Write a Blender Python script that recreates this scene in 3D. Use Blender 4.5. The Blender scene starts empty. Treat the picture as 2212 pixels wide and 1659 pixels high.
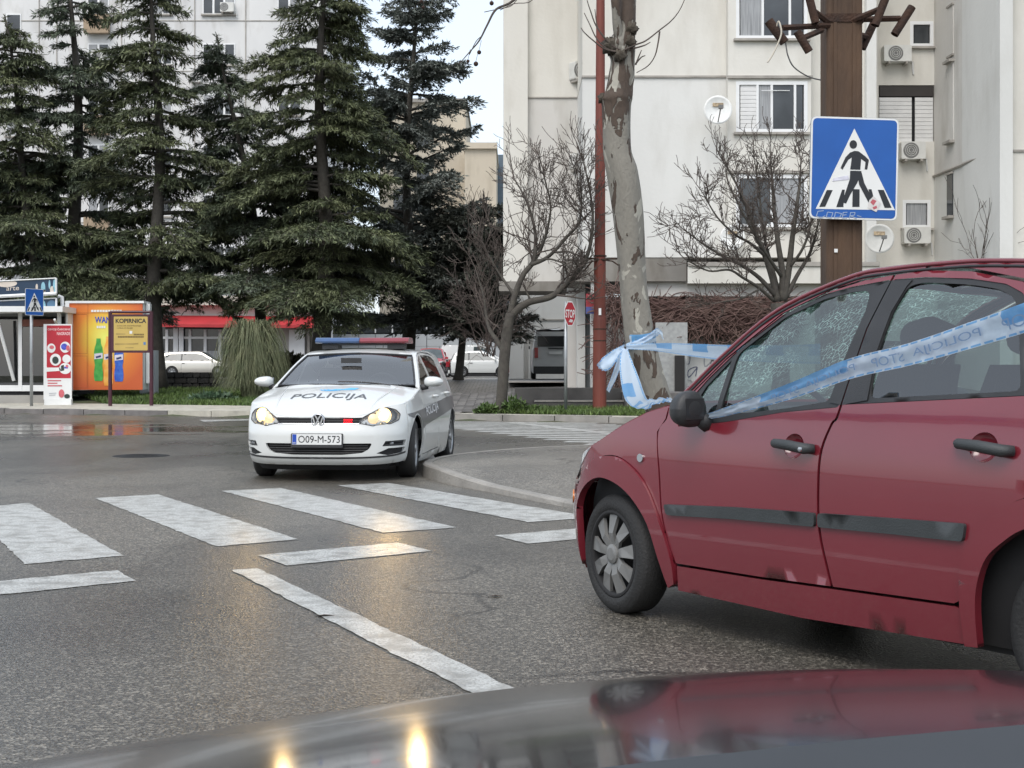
import bpy, math, random
import numpy as np
from mathutils import Vector, Matrix
from mathutils.geometry import delaunay_2d_cdt

# ---------------------------------------------------------------- camera, world, sun, exposure
SC = bpy.context.scene
F, CX, YH, H = 2875.0, 1106.0, 803.0, 1.15      # focal length and horizon (in units of a 2212 px wide frame), eye height
cam_d = bpy.data.cameras.new('camera'); cam = bpy.data.objects.new('camera', cam_d)
SC.collection.objects.link(cam); SC.camera = cam
cam.location = (0, 0, H); cam.rotation_euler = (math.radians(90), 0, 0)
cam_d.sensor_width = 36; cam_d.lens = F / 2212 * 36; cam_d.shift_y = -26.5 / 2212
cam_d.clip_start = 0.05; cam_d.clip_end = 2000
W = bpy.data.worlds.new('World'); SC.world = W; W.use_nodes = True
nt = W.node_tree; nt.nodes.clear()
SUN_EL, SUN_AZ = math.radians(52), math.radians(200)
sky = nt.nodes.new('ShaderNodeTexSky'); sky.sky_type = 'NISHITA'; sky.sun_disc = False
sky.sun_elevation = SUN_EL; sky.sun_rotation = SUN_AZ; sky.air_density = 1.0; sky.dust_density = 3.0
bg1 = nt.nodes.new('ShaderNodeBackground'); bg1.inputs[1].default_value = 0.06
bg2 = nt.nodes.new('ShaderNodeBackground'); bg2.inputs[0].default_value = (0.86, 0.93, 1.0, 1); bg2.inputs[1].default_value = 0.54
add = nt.nodes.new('ShaderNodeAddShader'); wo = nt.nodes.new('ShaderNodeOutputWorld')
nt.links.new(sky.outputs[0], bg1.inputs[0]); nt.links.new(bg1.outputs[0], add.inputs[0])
nt.links.new(bg2.outputs[0], add.inputs[1]); nt.links.new(add.outputs[0], wo.inputs[0])
sun_d = bpy.data.lights.new('sun', 'SUN'); sun_d.energy = 1.15; sun_d.angle = math.radians(40); sun_d.color = (1, 0.97, 0.93)
sun = bpy.data.objects.new('sun', sun_d); SC.collection.objects.link(sun)
sun.rotation_euler = (math.radians(90) - SUN_EL, 0, math.radians(180) - SUN_AZ + math.radians(0))
vs = SC.view_settings; vs.view_transform = 'Standard'; vs.look = 'None'; vs.exposure = 0.68; vs.gamma = 1.0
SC.render.engine = 'CYCLES'
SC.cycles.use_denoising = True
SC.cycles.max_bounces = 8; SC.cycles.transparent_max_bounces = 12
SC.cycles.caustics_reflective = False; SC.cycles.caustics_refractive = False

RNG = np.random.default_rng(7); random.seed(7)
COL = SC.collection

def at(px, py, Y):
    return np.array([(px - CX) / F * Y, Y, H - (py - YH) / F * Y])
def gp(px, py, z=0.0):
    Y = F * (H - z) / (py - YH)
    return np.array([(px - CX) / F * Y, Y, z])

# ---------------------------------------------------------------- materials
MATS = {}
def nn(t, kind, **kw):
    n = t.nodes.new(kind)
    for k, v in kw.items():
        if k.startswith('i_'): n.inputs[int(k[2:])].default_value = v
        else: setattr(n, k, v)
    return n
def mat(name, col, rough=.55, metal=0., var=.12, vscale=3., bump=0., bscale=40., coat=0., spec=.5, emit=None, estr=0., island=0., col2=None, detail=4., stretch=(1, 1, 1)):
    if name in MATS: return MATS[name]
    m = bpy.data.materials.new(name); m.use_nodes = True; t = m.node_tree; b = t.nodes['Principled BSDF']
    c = tuple(col) + (1,)
    b.inputs['Roughness'].default_value = rough; b.inputs['Metallic'].default_value = metal
    b.inputs['Coat Weight'].default_value = coat; b.inputs['Coat Roughness'].default_value = .04
    b.inputs['Specular IOR Level'].default_value = spec
    tc = nn(t, 'ShaderNodeTexCoord'); mp = nn(t, 'ShaderNodeMapping'); mp.inputs['Scale'].default_value = stretch
    t.links.new(tc.outputs['Object'], mp.inputs[0])
    if var > 0 or col2:
        no = nn(t, 'ShaderNodeTexNoise'); no.inputs['Scale'].default_value = vscale; no.inputs['Detail'].default_value = detail
        t.links.new(mp.outputs[0], no.inputs[0])
        mx = nn(t, 'ShaderNodeMix', data_type='RGBA')
        cr_ = nn(t, 'ShaderNodeMapRange'); cr_.inputs[1].default_value = .3; cr_.inputs[2].default_value = .7
        t.links.new(no.outputs[0], cr_.inputs[0]); t.links.new(cr_.outputs[0], mx.inputs[0])
        if col2: ca, cb = col, col2
        else: ca = tuple(v * (1 - var) for v in col); cb = tuple(min(1, v * (1 + var)) for v in col)
        mx.inputs[6].default_value = tuple(ca) + (1,); mx.inputs[7].default_value = tuple(cb) + (1,)
        out = mx.outputs[2]
        if island > 0:
            ge = nn(t, 'ShaderNodeNewGeometry'); hv = nn(t, 'ShaderNodeHueSaturation')
            mr = nn(t, 'ShaderNodeMapRange'); mr.inputs[3].default_value = 1 - island; mr.inputs[4].default_value = 1 + island
            t.links.new(ge.outputs['Random Per Island'], mr.inputs[0]); t.links.new(mr.outputs[0], hv.inputs['Value'])
            t.links.new(out, hv.inputs['Color']); out = hv.outputs[0]
        t.links.new(out, b.inputs['Base Color'])
    else: b.inputs['Base Color'].default_value = c
    if bump > 0:
        nb = nn(t, 'ShaderNodeTexNoise'); nb.inputs['Scale'].default_value = bscale; nb.inputs['Detail'].default_value = 5
        t.links.new(mp.outputs[0], nb.inputs[0])
        bp = nn(t, 'ShaderNodeBump'); bp.inputs['Strength'].default_value = bump; bp.inputs['Distance'].default_value = .02
        t.links.new(nb.outputs[0], bp.inputs['Height']); t.links.new(bp.outputs[0], b.inputs['Normal'])
    if emit: b.inputs['Emission Color'].default_value = tuple(emit) + (1,); b.inputs['Emission Strength'].default_value = estr
    MATS[name] = m; return m
def glass(name, tint=(.75, .85, .82), refl=.12, rough=.0):
    if name in MATS: return MATS[name]
    m = bpy.data.materials.new(name); m.use_nodes = True; t = m.node_tree; t.nodes.clear()
    tr = nn(t, 'ShaderNodeBsdfTransparent'); tr.inputs[0].default_value = tuple(tint) + (1,)
    gl = nn(t, 'ShaderNodeBsdfGlossy'); gl.inputs['Roughness'].default_value = rough
    lw = nn(t, 'ShaderNodeFresnel'); lw.inputs[0].default_value = 1.5
    ma = nn(t, 'ShaderNodeMath', operation='ADD', use_clamp=True); ma.inputs[1].default_value = refl
    mx = nn(t, 'ShaderNodeMixShader'); o = nn(t, 'ShaderNodeOutputMaterial')
    t.links.new(lw.outputs[0], ma.inputs[0]); t.links.new(ma.outputs[0], mx.inputs[0])
    t.links.new(tr.outputs[0], mx.inputs[1]); t.links.new(gl.outputs[0], mx.inputs[2]); t.links.new(mx.outputs[0], o.inputs[0])
    MATS[name] = m; return m

# ---------------------------------------------------------------- mesh building
class MB:
    def __init__(s): s.v = []; s.f = []; s.n = 0
    def add(s, V, Fc):
        V = [tuple(map(float, p)) for p in V]; s.v += V; s.f += [tuple(i + s.n for i in q) for q in Fc]; s.n += len(V); return s
    def box(s, x0, x1, y0, y1, z0, z1):
        return s.add([(x0, y0, z0), (x1, y0, z0), (x1, y1, z0), (x0, y1, z0), (x0, y0, z1), (x1, y0, z1), (x1, y1, z1), (x0, y1, z1)],
                     [(3, 2, 1, 0), (4, 5, 6, 7), (0, 1, 5, 4), (1, 2, 6, 5), (2, 3, 7, 6), (3, 0, 4, 7)])
    def obox(s, c, ax, ay, az):       # centre and three half-axis vectors
        c, ax, ay, az = map(np.array, (c, ax, ay, az))
        V = [c + i * ax + j * ay + k * az for k in (-1, 1) for i, j in ((-1, -1), (1, -1), (1, 1), (-1, 1))]
        return s.add(V, [(3, 2, 1, 0), (4, 5, 6, 7), (0, 1, 5, 4), (1, 2, 6, 5), (2, 3, 7, 6), (3, 0, 4, 7)])
    def tube(s, pts, r, n=8, cap=True):
        P = [np.array(p, float) for p in pts]; R = r if hasattr(r, '__len__') else [r] * len(P)
        V = []; Fc = []; ref = None
        for i, p in enumerate(P):
            d = P[min(i + 1, len(P) - 1)] - P[max(i - 1, 0)]; d = d / (np.linalg.norm(d) + 1e-9)
            if ref is None:
                ref = np.cross(d, (0, 0, 1.)) if abs(d[2]) < .9 else np.cross(d, (1., 0, 0))
            a = ref - d * (ref @ d); a /= np.linalg.norm(a) + 1e-9; b = np.cross(d, a); ref = a
            for k in range(n):
                t = 2 * math.pi * k / n; V.append(p + R[i] * (math.cos(t) * a + math.sin(t) * b))
        for i in range(len(P) - 1):
            for k in range(n):
                k2 = (k + 1) % n; Fc.append((i * n + k, i * n + k2, (i + 1) * n + k2, (i + 1) * n + k))
        if cap: Fc.append(tuple(range(n))[::-1]); Fc.append(tuple(range((len(P) - 1) * n, len(P) * n)))
        return s.add(V, Fc)
    def lathe(s, prof, n=24, c=(0, 0, 0), axis='y', close=False):   # prof: (radius, axial)
        V = []; Fc = []; m = len(prof)
        for r, a in prof:
            for k in range(n):
                t = 2 * math.pi * k / n; u, w = r * math.cos(t), r * math.sin(t)
                p = (u, a, w) if axis == 'y' else (u, w, a) if axis == 'z' else (a, u, w)
                V.append((p[0] + c[0], p[1] + c[1], p[2] + c[2]))
        for i in range(m if close else m - 1):
            j = (i + 1) % m
            for k in range(n):
                k2 = (k + 1) % n; Fc.append((i * n + k, i * n + k2, j * n + k2, j * n + k))
        return s.add(V, Fc)
    def grid(s, fn, us, vs_):
        V = [fn(u, v) for u in us for v in vs_]; m = len(vs_)
        Fc = [(i * m + j, (i + 1) * m + j, (i + 1) * m + j + 1, i * m + j + 1) for i in range(len(us) - 1) for j in range(m - 1)]
        return s.add(V, Fc)
    def prism(s, poly, fn, d):        # poly of 2-D points; fn(a, b, depth) -> xyz; thickness d
        n = len(poly); V = [fn(a, b, 0) for a, b in poly] + [fn(a, b, d) for a, b in poly]
        tri = tess(poly)
        Fc = [t for t in tri] + [tuple(i + n for i in t[::-1]) for t in tri] + [(i, (i + 1) % n, (i + 1) % n + n, i + n) for i in range(n)]
        return s.add(V, Fc)
    def build(s, name, m, parent=None, smooth=False, loc=None):
        me = bpy.data.meshes.new(name); me.from_pydata(s.v, [], s.f)
        if smooth: me.polygons.foreach_set('use_smooth', [True] * len(me.polygons))
        me.update(); return link(name, me, m, parent, loc)
def tess(poly):
    from mathutils.geometry import tessellate_polygon
    return [tuple(t) for t in tessellate_polygon([[Vector((a, b, 0)) for a, b in poly]])]
def link(name, me, m, parent=None, loc=None):
    o = bpy.data.objects.new(name, me); COL.objects.link(o)
    if m is not None: me.materials.append(m)
    if loc is not None: o.location = tuple(map(float, loc))
    if parent is not None:
        o.parent = parent
        # geometry is given in the parent's own space
    return o
def np_mesh(name, V, Fc, m, parent=None, smooth=False):     # V (n,3), Fc (k,3|4)
    me = bpy.data.meshes.new(name); V = np.asarray(V, np.float32); Fc = np.asarray(Fc, np.int32); k = Fc.shape[1]
    me.vertices.add(len(V)); me.vertices.foreach_set('co', V.ravel())
    me.loops.add(Fc.size); me.loops.foreach_set('vertex_index', Fc.ravel())
    me.polygons.add(len(Fc)); me.polygons.foreach_set('loop_start', np.arange(0, Fc.size, k, dtype=np.int32))
    if smooth: me.polygons.foreach_set('use_smooth', np.ones(len(Fc), bool))
    me.update(calc_edges=True); return link(name, me, m, parent)
def tag(o, label=None, cat=None, group=None, kind=None):
    if label: o['label'] = label
    if cat: o['category'] = cat
    if group: o['group'] = group
    if kind: o['kind'] = kind
    return o
def thing(name, label, cat, loc=(0, 0, 0), rz=0., group=None):
    o = bpy.data.objects.new(name, None); COL.objects.link(o); o.empty_display_size = .2
    o.location = tuple(map(float, loc)); o.rotation_euler = (0, 0, rz); return tag(o, label, cat, group)
def struct(name, mb, m, label=None): return tag(mb.build(name, m), label, None, None, 'structure')
def copy_tree(o, parent=None):
    c = o.copy(); COL.objects.link(c); c.parent = parent
    for ch in [x for x in o.children]: copy_tree(ch, c)
    return c

def cr(pts, n=12, closed=False):
    P = np.array(pts, float)
    Q = np.vstack([P[-1], P, P[0], P[1]]) if closed else np.vstack([2 * P[0] - P[1], P, 2 * P[-1] - P[-2]])
    o = []
    for i in range(1, len(Q) - 2):
        a, b, c, d = Q[i - 1], Q[i], Q[i + 1], Q[i + 2]
        for t in np.linspace(0, 1, n, endpoint=False):
            o.append(.5 * ((2 * b) + (c - a) * t + (2 * a - 5 * b + 4 * c - d) * t * t + (3 * b - a - 3 * c + d) * t ** 3))
    if not closed: o.append(P[-1])
    return np.array(o)
def rnd_poly(pts, r, n=4):            # polygon with rounded corners
    P = [np.array(p, float) for p in pts]; o = []
    for i, p in enumerate(P):
        a, b = P[i - 1] - p, P[(i + 1) % len(P)] - p; la, lb = np.linalg.norm(a), np.linalg.norm(b)
        rr = min(r, la * .45, lb * .45); A, B = p + a / la * rr, p + b / lb * rr
        for t in np.linspace(0, 1, n): o.append(((1 - t) ** 2) * A + 2 * t * (1 - t) * p + t * t * B)
    return np.array(o)
def inpoly(P, poly):
    x, y = P[:, 0], P[:, 1]; r = np.zeros(len(P), bool); n = len(poly)
    for i in range(n):
        x0, y0 = poly[i]; x1, y1 = poly[(i + 1) % n]
        if y0 == y1: continue
        c = ((y0 > y) != (y1 > y)) & (x < (x1 - x0) * (y - y0) / (y1 - y0) + x0); r ^= c
    return r
def resample(poly, step):
    P = np.asarray(poly, float); o = []
    for i in range(len(P)):
        a, b = P[i], P[(i + 1) % len(P)]; k = max(1, int(math.ceil(np.hypot(*(b - a)) / step)))
        for t in range(k): o.append(a + (b - a) * t / k)
    return np.array(o)
def region(name, poly, fn, m, parent, holes=(), step=.05, flange=.012, smooth=True, normal_flip=False):
    """a curved panel: the 2-D polygon (minus holes) triangulated on a grid and mapped by fn(a, b, off) -> xyz"""
    loops = [resample(poly, step)] + [resample(h, step) for h in holes]
    lo, hi = loops[0].min(0), loops[0].max(0)
    gx, gy = np.meshgrid(np.arange(lo[0] + step * .5, hi[0], step), np.arange(lo[1] + step * .5, hi[1], step))
    G = np.stack([gx.ravel(), gy.ravel()], -1)
    if len(G):
        k = inpoly(G, loops[0])
        for h in loops[1:]: k &= ~inpoly(G, h)
        G = G[k]
        if len(G):
            B = np.vstack(loops); d = np.full(len(G), 9.)
            for c in range(0, len(B), 200): d = np.minimum(d, np.sqrt(((G[:, None] - B[None, c:c + 200]) ** 2).sum(-1)).min(1))
            G = G[d > step * .4]
    V = np.vstack(loops + ([G] if len(G) else [])); E = []; n = 0
    for L in loops: E += [(n + i, n + (i + 1) % len(L)) for i in range(len(L))]; n += len(L)
    vo, eo, fo, *_ = delaunay_2d_cdt([Vector(p) for p in V], E, [], 0, 1e-5)
    vo = np.array([(p.x, p.y) for p in vo]); fo = np.array([q for q in fo if len(q) == 3])
    c = vo[fo].mean(1); k = inpoly(c, loops[0])
    for h in loops[1:]: k &= ~inpoly(c, h)
    fo = fo[k]; P = fn(vo[:, 0], vo[:, 1], 0.)
    faces = [tuple(q) for q in fo]
    if flange:
        cnt = {}
        for q in faces:
            for i in range(3):
                a, b = q[i], q[(i + 1) % 3]; cnt[(a, b)] = cnt.get((a, b), 0) + 1
        be = [(a, b) for (a, b) in cnt if (b, a) not in cnt]; idx = sorted({i for e in be for i in e}); mp = {i: len(P) + 2 * j for j, i in enumerate(idx)}
        Q0 = fn(vo[idx, 0], vo[idx, 1], 0.); Q1 = fn(vo[idx, 0], vo[idx, 1], -flange)
        ext = np.empty((2 * len(idx), 3)); ext[0::2] = Q0; ext[1::2] = Q1; P = np.vstack([P, ext])
        faces += [(b_, a_, c_, d_) for a_, b_, c_, d_ in [(mp[a], mp[b], mp[a] + 1, mp[b] + 1) for a, b in be]]
        faces = [q if len(q) == 3 else (q[0], q[1], q[2], q[3]) for q in faces]
    me = bpy.data.meshes.new(name); me.from_pydata([tuple(p) for p in P], [], faces)
    if smooth: me.polygons.foreach_set('use_smooth', [True] * len(me.polygons))
    me.update(); return link(name, me, m, parent)

FONTC = {}
def text2d(s, bold=0.):
    k = (s, bold)
    if k not in FONTC:
        cu = bpy.data.curves.new('t', 'FONT'); cu.body = s; cu.resolution_u = 3; cu.offset = bold; cu.fill_mode = 'FRONT'
        ob = bpy.data.objects.new('t', cu); COL.objects.link(ob)
        dg = bpy.context.evaluated_depsgraph_get(); me = bpy.data.meshes.new_from_object(ob.evaluated_get(dg))
        V = np.array([v.co[:2] for v in me.vertices]); Fc = [tuple(p.vertices) for p in me.polygons]
        bpy.data.objects.remove(ob); bpy.data.curves.remove(cu); bpy.data.meshes.remove(me); FONTC[k] = (V, Fc)
    return FONTC[k]
def lettering(name, s, x0, x1, z0, z1, fn, m, parent, bold=0., mirror=False, shear=0.):
    """text fitted to the box x0..x1, z0..z1 of a 2-D sheet, mapped by fn(a, b)"""
    V, Fc = text2d(s, bold); lo, hi = V.min(0), V.max(0); Q = (V - lo) / (hi - lo)
    if mirror: Q[:, 0] = 1 - Q[:, 0]
    a = x0 + Q[:, 0] * (x1 - x0) + shear * Q[:, 1]; b = z0 + Q[:, 1] * (z1 - z0)
    P = [tuple(map(float, fn(u, w))) for u, w in zip(a, b)]
    me = bpy.data.meshes.new(name); me.from_pydata(P, [], Fc); me.update(); return link(name, me, m, parent)
def strokes(lines, w):                # flat 2-D polylines -> quads (list of 4-point polys)
    o = []
    for L in lines:
        for a, b in zip(L[:-1], L[1:]):
            a, b = np.array(a, float), np.array(b, float); d = b - a; l = np.hypot(*d) + 1e-9; d /= l; nrm = np.array([-d[1], d[0]]) * w / 2
            a2, b2 = a - d * w * .3, b + d * w * .3; o.append([a2 - nrm, b2 - nrm, b2 + nrm, a2 + nrm])
    return o
def flat_polys(name, polys, fn, m, parent, thick=.002):
    if name in ('text_line', 'board_print', 'panel_joint', 'sticker_print') and len(polys) > 1: return [flat_polys(name, [p], fn, m, parent, thick) for p in polys][0]
    mb = MB()
    for k, p in enumerate(polys): mb.prism([tuple(q) for q in p], lambda a, b, d, k=k: fn(a, b, d + (k % 7) * .00012), thick)
    return mb.build(name, m, parent)
def ellipse(cx, cy, rx, ry, n=20, rot=0.):
    c, s_ = math.cos(rot), math.sin(rot)
    return [(cx + rx * math.cos(t) * c - ry * math.sin(t) * s_, cy + rx * math.cos(t) * s_ + ry * math.sin(t) * c) for t in np.linspace(0, 2 * math.pi, n, endpoint=False)]
# ---------------------------------------------------------------- the setting: terrain, road, kerbs, markings
KERB = np.array([(-90, 69), (-40, 47.5), (-14.1, 36.7), (-6.6, 33.7), (-1.55, 31.8), (2.07, 29.9), (15, 23.5), (60, 2)])
def yk(x): return np.interp(x, KERB[:, 0], KERB[:, 1])
def hill(x, y): return .12 + float(np.clip((y - yk(x) - 1.5) * .046, 0, .70))
def pos_mix(t, mask_scale, lo, hi, stretch=(1, 1, 1), detail=4):
    tc = nn(t, 'ShaderNodeTexCoord'); mp = nn(t, 'ShaderNodeMapping'); mp.inputs['Scale'].default_value = stretch
    no = nn(t, 'ShaderNodeTexNoise'); no.inputs['Scale'].default_value = mask_scale; no.inputs['Detail'].default_value = detail
    mr = nn(t, 'ShaderNodeMapRange'); mr.inputs[1].default_value = lo; mr.inputs[2].default_value = hi
    t.links.new(tc.outputs['Object'], mp.inputs[0]); t.links.new(mp.outputs[0], no.inputs[0]); t.links.new(no.outputs[0], mr.inputs[0])
    return mr.outputs[0]
def asphalt(name, c1=(.040, .038, .035), c2=(.20, .188, .165), paint=None, wet=True):
    if name in MATS: return MATS[name]
    m = bpy.data.materials.new(name); m.use_nodes = True; t = m.node_tree; b = t.nodes['Principled BSDF']
    tc = nn(t, 'ShaderNodeTexCoord'); vo = nn(t, 'ShaderNodeTexVoronoi'); vo.inputs['Scale'].default_value = 100; vo.inputs['Randomness'].default_value = 1
    wn = nn(t, 'ShaderNodeSeparateColor'); t.links.new(tc.outputs['Object'], vo.inputs[0]); t.links.new(vo.outputs['Color'], wn.inputs[0])
    rp = nn(t, 'ShaderNodeValToRGB'); e = rp.color_ramp.elements
    e[0].position = 0; e[0].color = tuple(c1) + (1,); e[1].position = 1.; e[1].color = tuple(min(.6, v * 1.45) for v in c2) + (1,)
    e2 = e.new(.5); e2.color = tuple(v * .42 for v in c2) + (1,); e3 = e.new(.82); e3.color = tuple(v * .8 for v in c2) + (1,)
    t.links.new(wn.outputs[0], rp.inputs[0])
    big = pos_mix(t, .42, .36, .60, (1, .6, 1), 6)          # damp, darker patches
    mul = nn(t, 'ShaderNodeMix', data_type='RGBA', blend_type='MULTIPLY'); mul.inputs[0].default_value = 1
    ra = nn(t, 'ShaderNodeValToRGB'); ra.color_ramp.elements[0].color = (.55, .54, .53, 1); ra.color_ramp.elements[1].color = (1.15, 1.12, 1.06, 1)
    t.links.new(big, ra.inputs[0]); t.links.new(rp.outputs[0], mul.inputs[6]); t.links.new(ra.outputs[0], mul.inputs[7])
    col = mul.outputs[2]
    # hairline cracks and a few darker resealed patches
    wr = nn(t, 'ShaderNodeTexNoise'); wr.inputs['Scale'].default_value = 1.3; wr.inputs['Detail'].default_value = 5; va = nn(t, 'ShaderNodeVectorMath', operation='MULTIPLY_ADD'); va.inputs[1].default_value = (.9, .9, .9)
    t.links.new(tc.outputs['Object'], wr.inputs[0]); t.links.new(wr.outputs['Color'], va.inputs[0]); t.links.new(tc.outputs['Object'], va.inputs[2])
    vc = nn(t, 'ShaderNodeTexVoronoi', feature='DISTANCE_TO_EDGE'); vc.inputs['Scale'].default_value = .33; t.links.new(va.outputs[0], vc.inputs[0])
    ck = nn(t, 'ShaderNodeMapRange'); ck.inputs[1].default_value = .004; ck.inputs[2].default_value = .010; ck.inputs[3].default_value = .75; ck.inputs[4].default_value = 0.; t.links.new(vc.outputs['Distance'], ck.inputs[0])
    cm = nn(t, 'ShaderNodeMath', operation='MULTIPLY'); t.links.new(ck.outputs[0], cm.inputs[0]); t.links.new(pos_mix(t, .25, .50, .56), cm.inputs[1])
    cx2 = nn(t, 'ShaderNodeMix', data_type='RGBA', blend_type='MULTIPLY'); cx2.inputs[7].default_value = (.25, .24, .23, 1); t.links.new(cm.outputs[0], cx2.inputs[0]); t.links.new(col, cx2.inputs[6]); col = cx2.outputs[2]
    v2 = nn(t, 'ShaderNodeTexVoronoi'); v2.inputs['Scale'].default_value = .16; t.links.new(va.outputs[0], v2.inputs[0]); sc2 = nn(t, 'ShaderNodeSeparateColor'); t.links.new(v2.outputs['Color'], sc2.inputs[0])
    pt2 = nn(t, 'ShaderNodeMapRange'); pt2.inputs[3].default_value = .80; pt2.inputs[4].default_value = 1.12; t.links.new(sc2.outputs[0], pt2.inputs[0]); hv2 = nn(t, 'ShaderNodeHueSaturation'); t.links.new(pt2.outputs[0], hv2.inputs['Value']); t.links.new(col, hv2.inputs['Color']); col = hv2.outputs[0]
    rr = nn(t, 'ShaderNodeMapRange'); rr.inputs[3].default_value = .24; rr.inputs[4].default_value = .40; t.links.new(big, rr.inputs[0]); rough = rr.outputs[0]
    pud = None
    if wet:     # standing water: long shallow pools along the far side of the junction
        tc2 = nn(t, 'ShaderNodeTexCoord'); mp = nn(t, 'ShaderNodeMapping'); mp.inputs['Location'].default_value = (9.5, -26.5, 0)
        mp.inputs['Rotation'].default_value = (0, 0, 0)
        sp = nn(t, 'ShaderNodeSeparateXYZ'); t.links.new(tc2.outputs['Object'], mp.inputs[0]); t.links.new(mp.outputs[0], sp.inputs[0])
        def sq(o, w):
            d = nn(t, 'ShaderNodeMath', operation='DIVIDE'); d.inputs[1].default_value = w; t.links.new(o, d.inputs[0])
            p = nn(t, 'ShaderNodeMath', operation='MULTIPLY'); t.links.new(d.outputs[0], p.inputs[0]); t.links.new(d.outputs[0], p.inputs[1]); return p.outputs[0]
        su = nn(t, 'ShaderNodeMath', operation='ADD'); t.links.new(sq(sp.outputs[0], 7.5), su.inputs[0]); t.links.new(sq(sp.outputs[1], 4.2), su.inputs[1])
        wob = pos_mix(t, .5, 0, 1, (1, 2.2, 1), 3); s2 = nn(t, 'ShaderNodeMath', operation='MULTIPLY_ADD'); s2.inputs[1].default_value = 2.4
        t.links.new(wob, s2.inputs[0]); t.links.new(su.outputs[0], s2.inputs[2])
        pm = nn(t, 'ShaderNodeMapRange'); pm.inputs[1].default_value = 1.75; pm.inputs[2].default_value = 1.35; t.links.new(s2.outputs[0], pm.inputs[0]); pud = pm.outputs[0]
    if paint:
        wear = pos_mix(t, 7., .36, .54, (1, 1, 1), 12); fine = pos_mix(t, 80, .38, .52, (1, 1, 1), 5)
        mm = nn(t, 'ShaderNodeMath', operation='MULTIPLY'); t.links.new(wear, mm.inputs[0]); t.links.new(fine, mm.inputs[1])
        m2 = nn(t, 'ShaderNodeMapRange'); m2.inputs[3].default_value = .45; m2.inputs[4].default_value = 1.; t.links.new(mm.outputs[0], m2.inputs[0])
        mx = nn(t, 'ShaderNodeMix', data_type='RGBA'); mx.inputs[7].default_value = tuple(paint) + (1,); t.links.new(m2.outputs[0], mx.inputs[0]); t.links.new(col, mx.inputs[6]); col = mx.outputs[2]
    if pud is not None:
        mr = nn(t, 'ShaderNodeMix'); mr.inputs[3].default_value = .10; t.links.new(pud, mr.inputs[0]); t.links.new(rough, mr.inputs[2]); rough = mr.outputs[0]
        dk = nn(t, 'ShaderNodeMix', data_type='RGBA', blend_type='MULTIPLY'); dk.inputs[7].default_value = (.45, .45, .45, 1); t.links.new(pud, dk.inputs[0]); t.links.new(col, dk.inputs[6]); col = dk.outputs[2]
    t.links.new(col, b.inputs['Base Color']); t.links.new(rough, b.inputs['Roughness'])
    bp = nn(t, 'ShaderNodeBump'); bp.inputs['Distance'].default_value = .006; bp.inputs['Strength'].default_value = .55 if not paint else .3
    t.links.new(vo.outputs['Distance'], bp.inputs['Height'])
    if pud is not None:
        inv = nn(t, 'ShaderNodeMath', operation='SUBTRACT'); inv.inputs[0].default_value = 1; t.links.new(pud, inv.inputs[1])
        ml = nn(t, 'ShaderNodeMath', operation='MULTIPLY'); ml.inputs[1].default_value = .55; t.links.new(inv.outputs[0], ml.inputs[0]); t.links.new(ml.outputs[0], bp.inputs['Strength'])
    t.links.new(bp.outputs[0], b.inputs['Normal'])
    b.inputs['Specular IOR Level'].default_value = .5
    MATS[name] = m; return m
M_ROAD = asphalt('wet_asphalt'); M_PAINT = asphalt('worn_road_paint', paint=(.50, .51, .49), wet=False)
M_PAVE = asphalt('pavement_asphalt', (.08, .076, .07), (.30, .285, .26), wet=False)
M_KERB = mat('kerb_concrete', (.25, .237, .215), .7, var=.25, vscale=2.2, bump=.5, bscale=30)
M_KERBD = mat('kerb_dark', (.16, .15, .145), .7, var=.25, vscale=3, bump=.4, bscale=30)
M_KERBL = mat('kerb_pale', (.42, .40, .34), .7, var=.2, vscale=3, bump=.4, bscale=30)
M_SOIL = mat('soil_ground', (.075, .065, .045), .9, col2=(.05, .07, .025), vscale=2.5, bump=.6, bscale=12)
M_CONC = mat('forecourt_concrete', (.30, .29, .27), .75, var=.15, vscale=1.2, bump=.3, bscale=20)

# ground: one sheet to the horizon, rising gently behind the far kerb
xs = np.unique(np.concatenate([np.linspace(-900, -60, 12), np.linspace(-60, 60, 61), np.linspace(60, 900, 12)]))
ys = np.unique(np.concatenate([np.linspace(-300, 0, 6), np.linspace(0, 80, 81), np.linspace(80, 1500, 24)]))
g = MB(); g.grid(lambda x, y: (x, y, hill(x, y) - .02 if y > yk(x) + .35 else -.04), xs, ys)
go = struct('ground', g, M_SOIL)
# road sheet: everything on the near side of the far kerb
r = MB(); kx = np.linspace(-90, 60, 60)
for a, b in zip(kx[:-1], kx[1:]): r.add([(a, -60, 0), (b, -60, 0), (b, float(yk(b)) + .2, 0), (a, float(yk(a)) + .2, 0)], [(0, 1, 2, 3)])
road = struct('road', r, M_ROAD)

def marking(name, px, z=.004, inset=0):
    P = [gp(a, b, z) for a, b in px]; Q_ = resample([(p[0], p[1]) for p in P], .07); Q_ = Q_ + np.random.default_rng(len(COL.objects)).normal(0, .0045, Q_.shape); P = [(a, b, z) for a, b in Q_]
    mb = MB(); mb.add(P, [t for t in tess([(p[0], p[1]) for p in P])]); o = mb.build(name, M_PAINT, road)
    return o
def zq(L): return [(.57044 * a, 877.8 + .57044 * b) for a, b in L]
marking('crosswalk_stripe', zq([(-130, 388), (110, 365), (465, 565), (95, 597)]))
marking('crosswalk_stripe', zq([(360, 347), (600, 333), (1130, 503), (820, 530)]))
marking('crosswalk_stripe', zq([(838, 320), (1065, 309), (1730, 458), (1450, 478)]))
marking('crosswalk_stripe', zq([(1275, 298), (1475, 290), (2255, 420), (2000, 438)]))
marking('crosswalk_stripe', zq([(1690, 284), (1870, 279), (2560, 375), (2420, 392)])).hide_render = False
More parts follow.
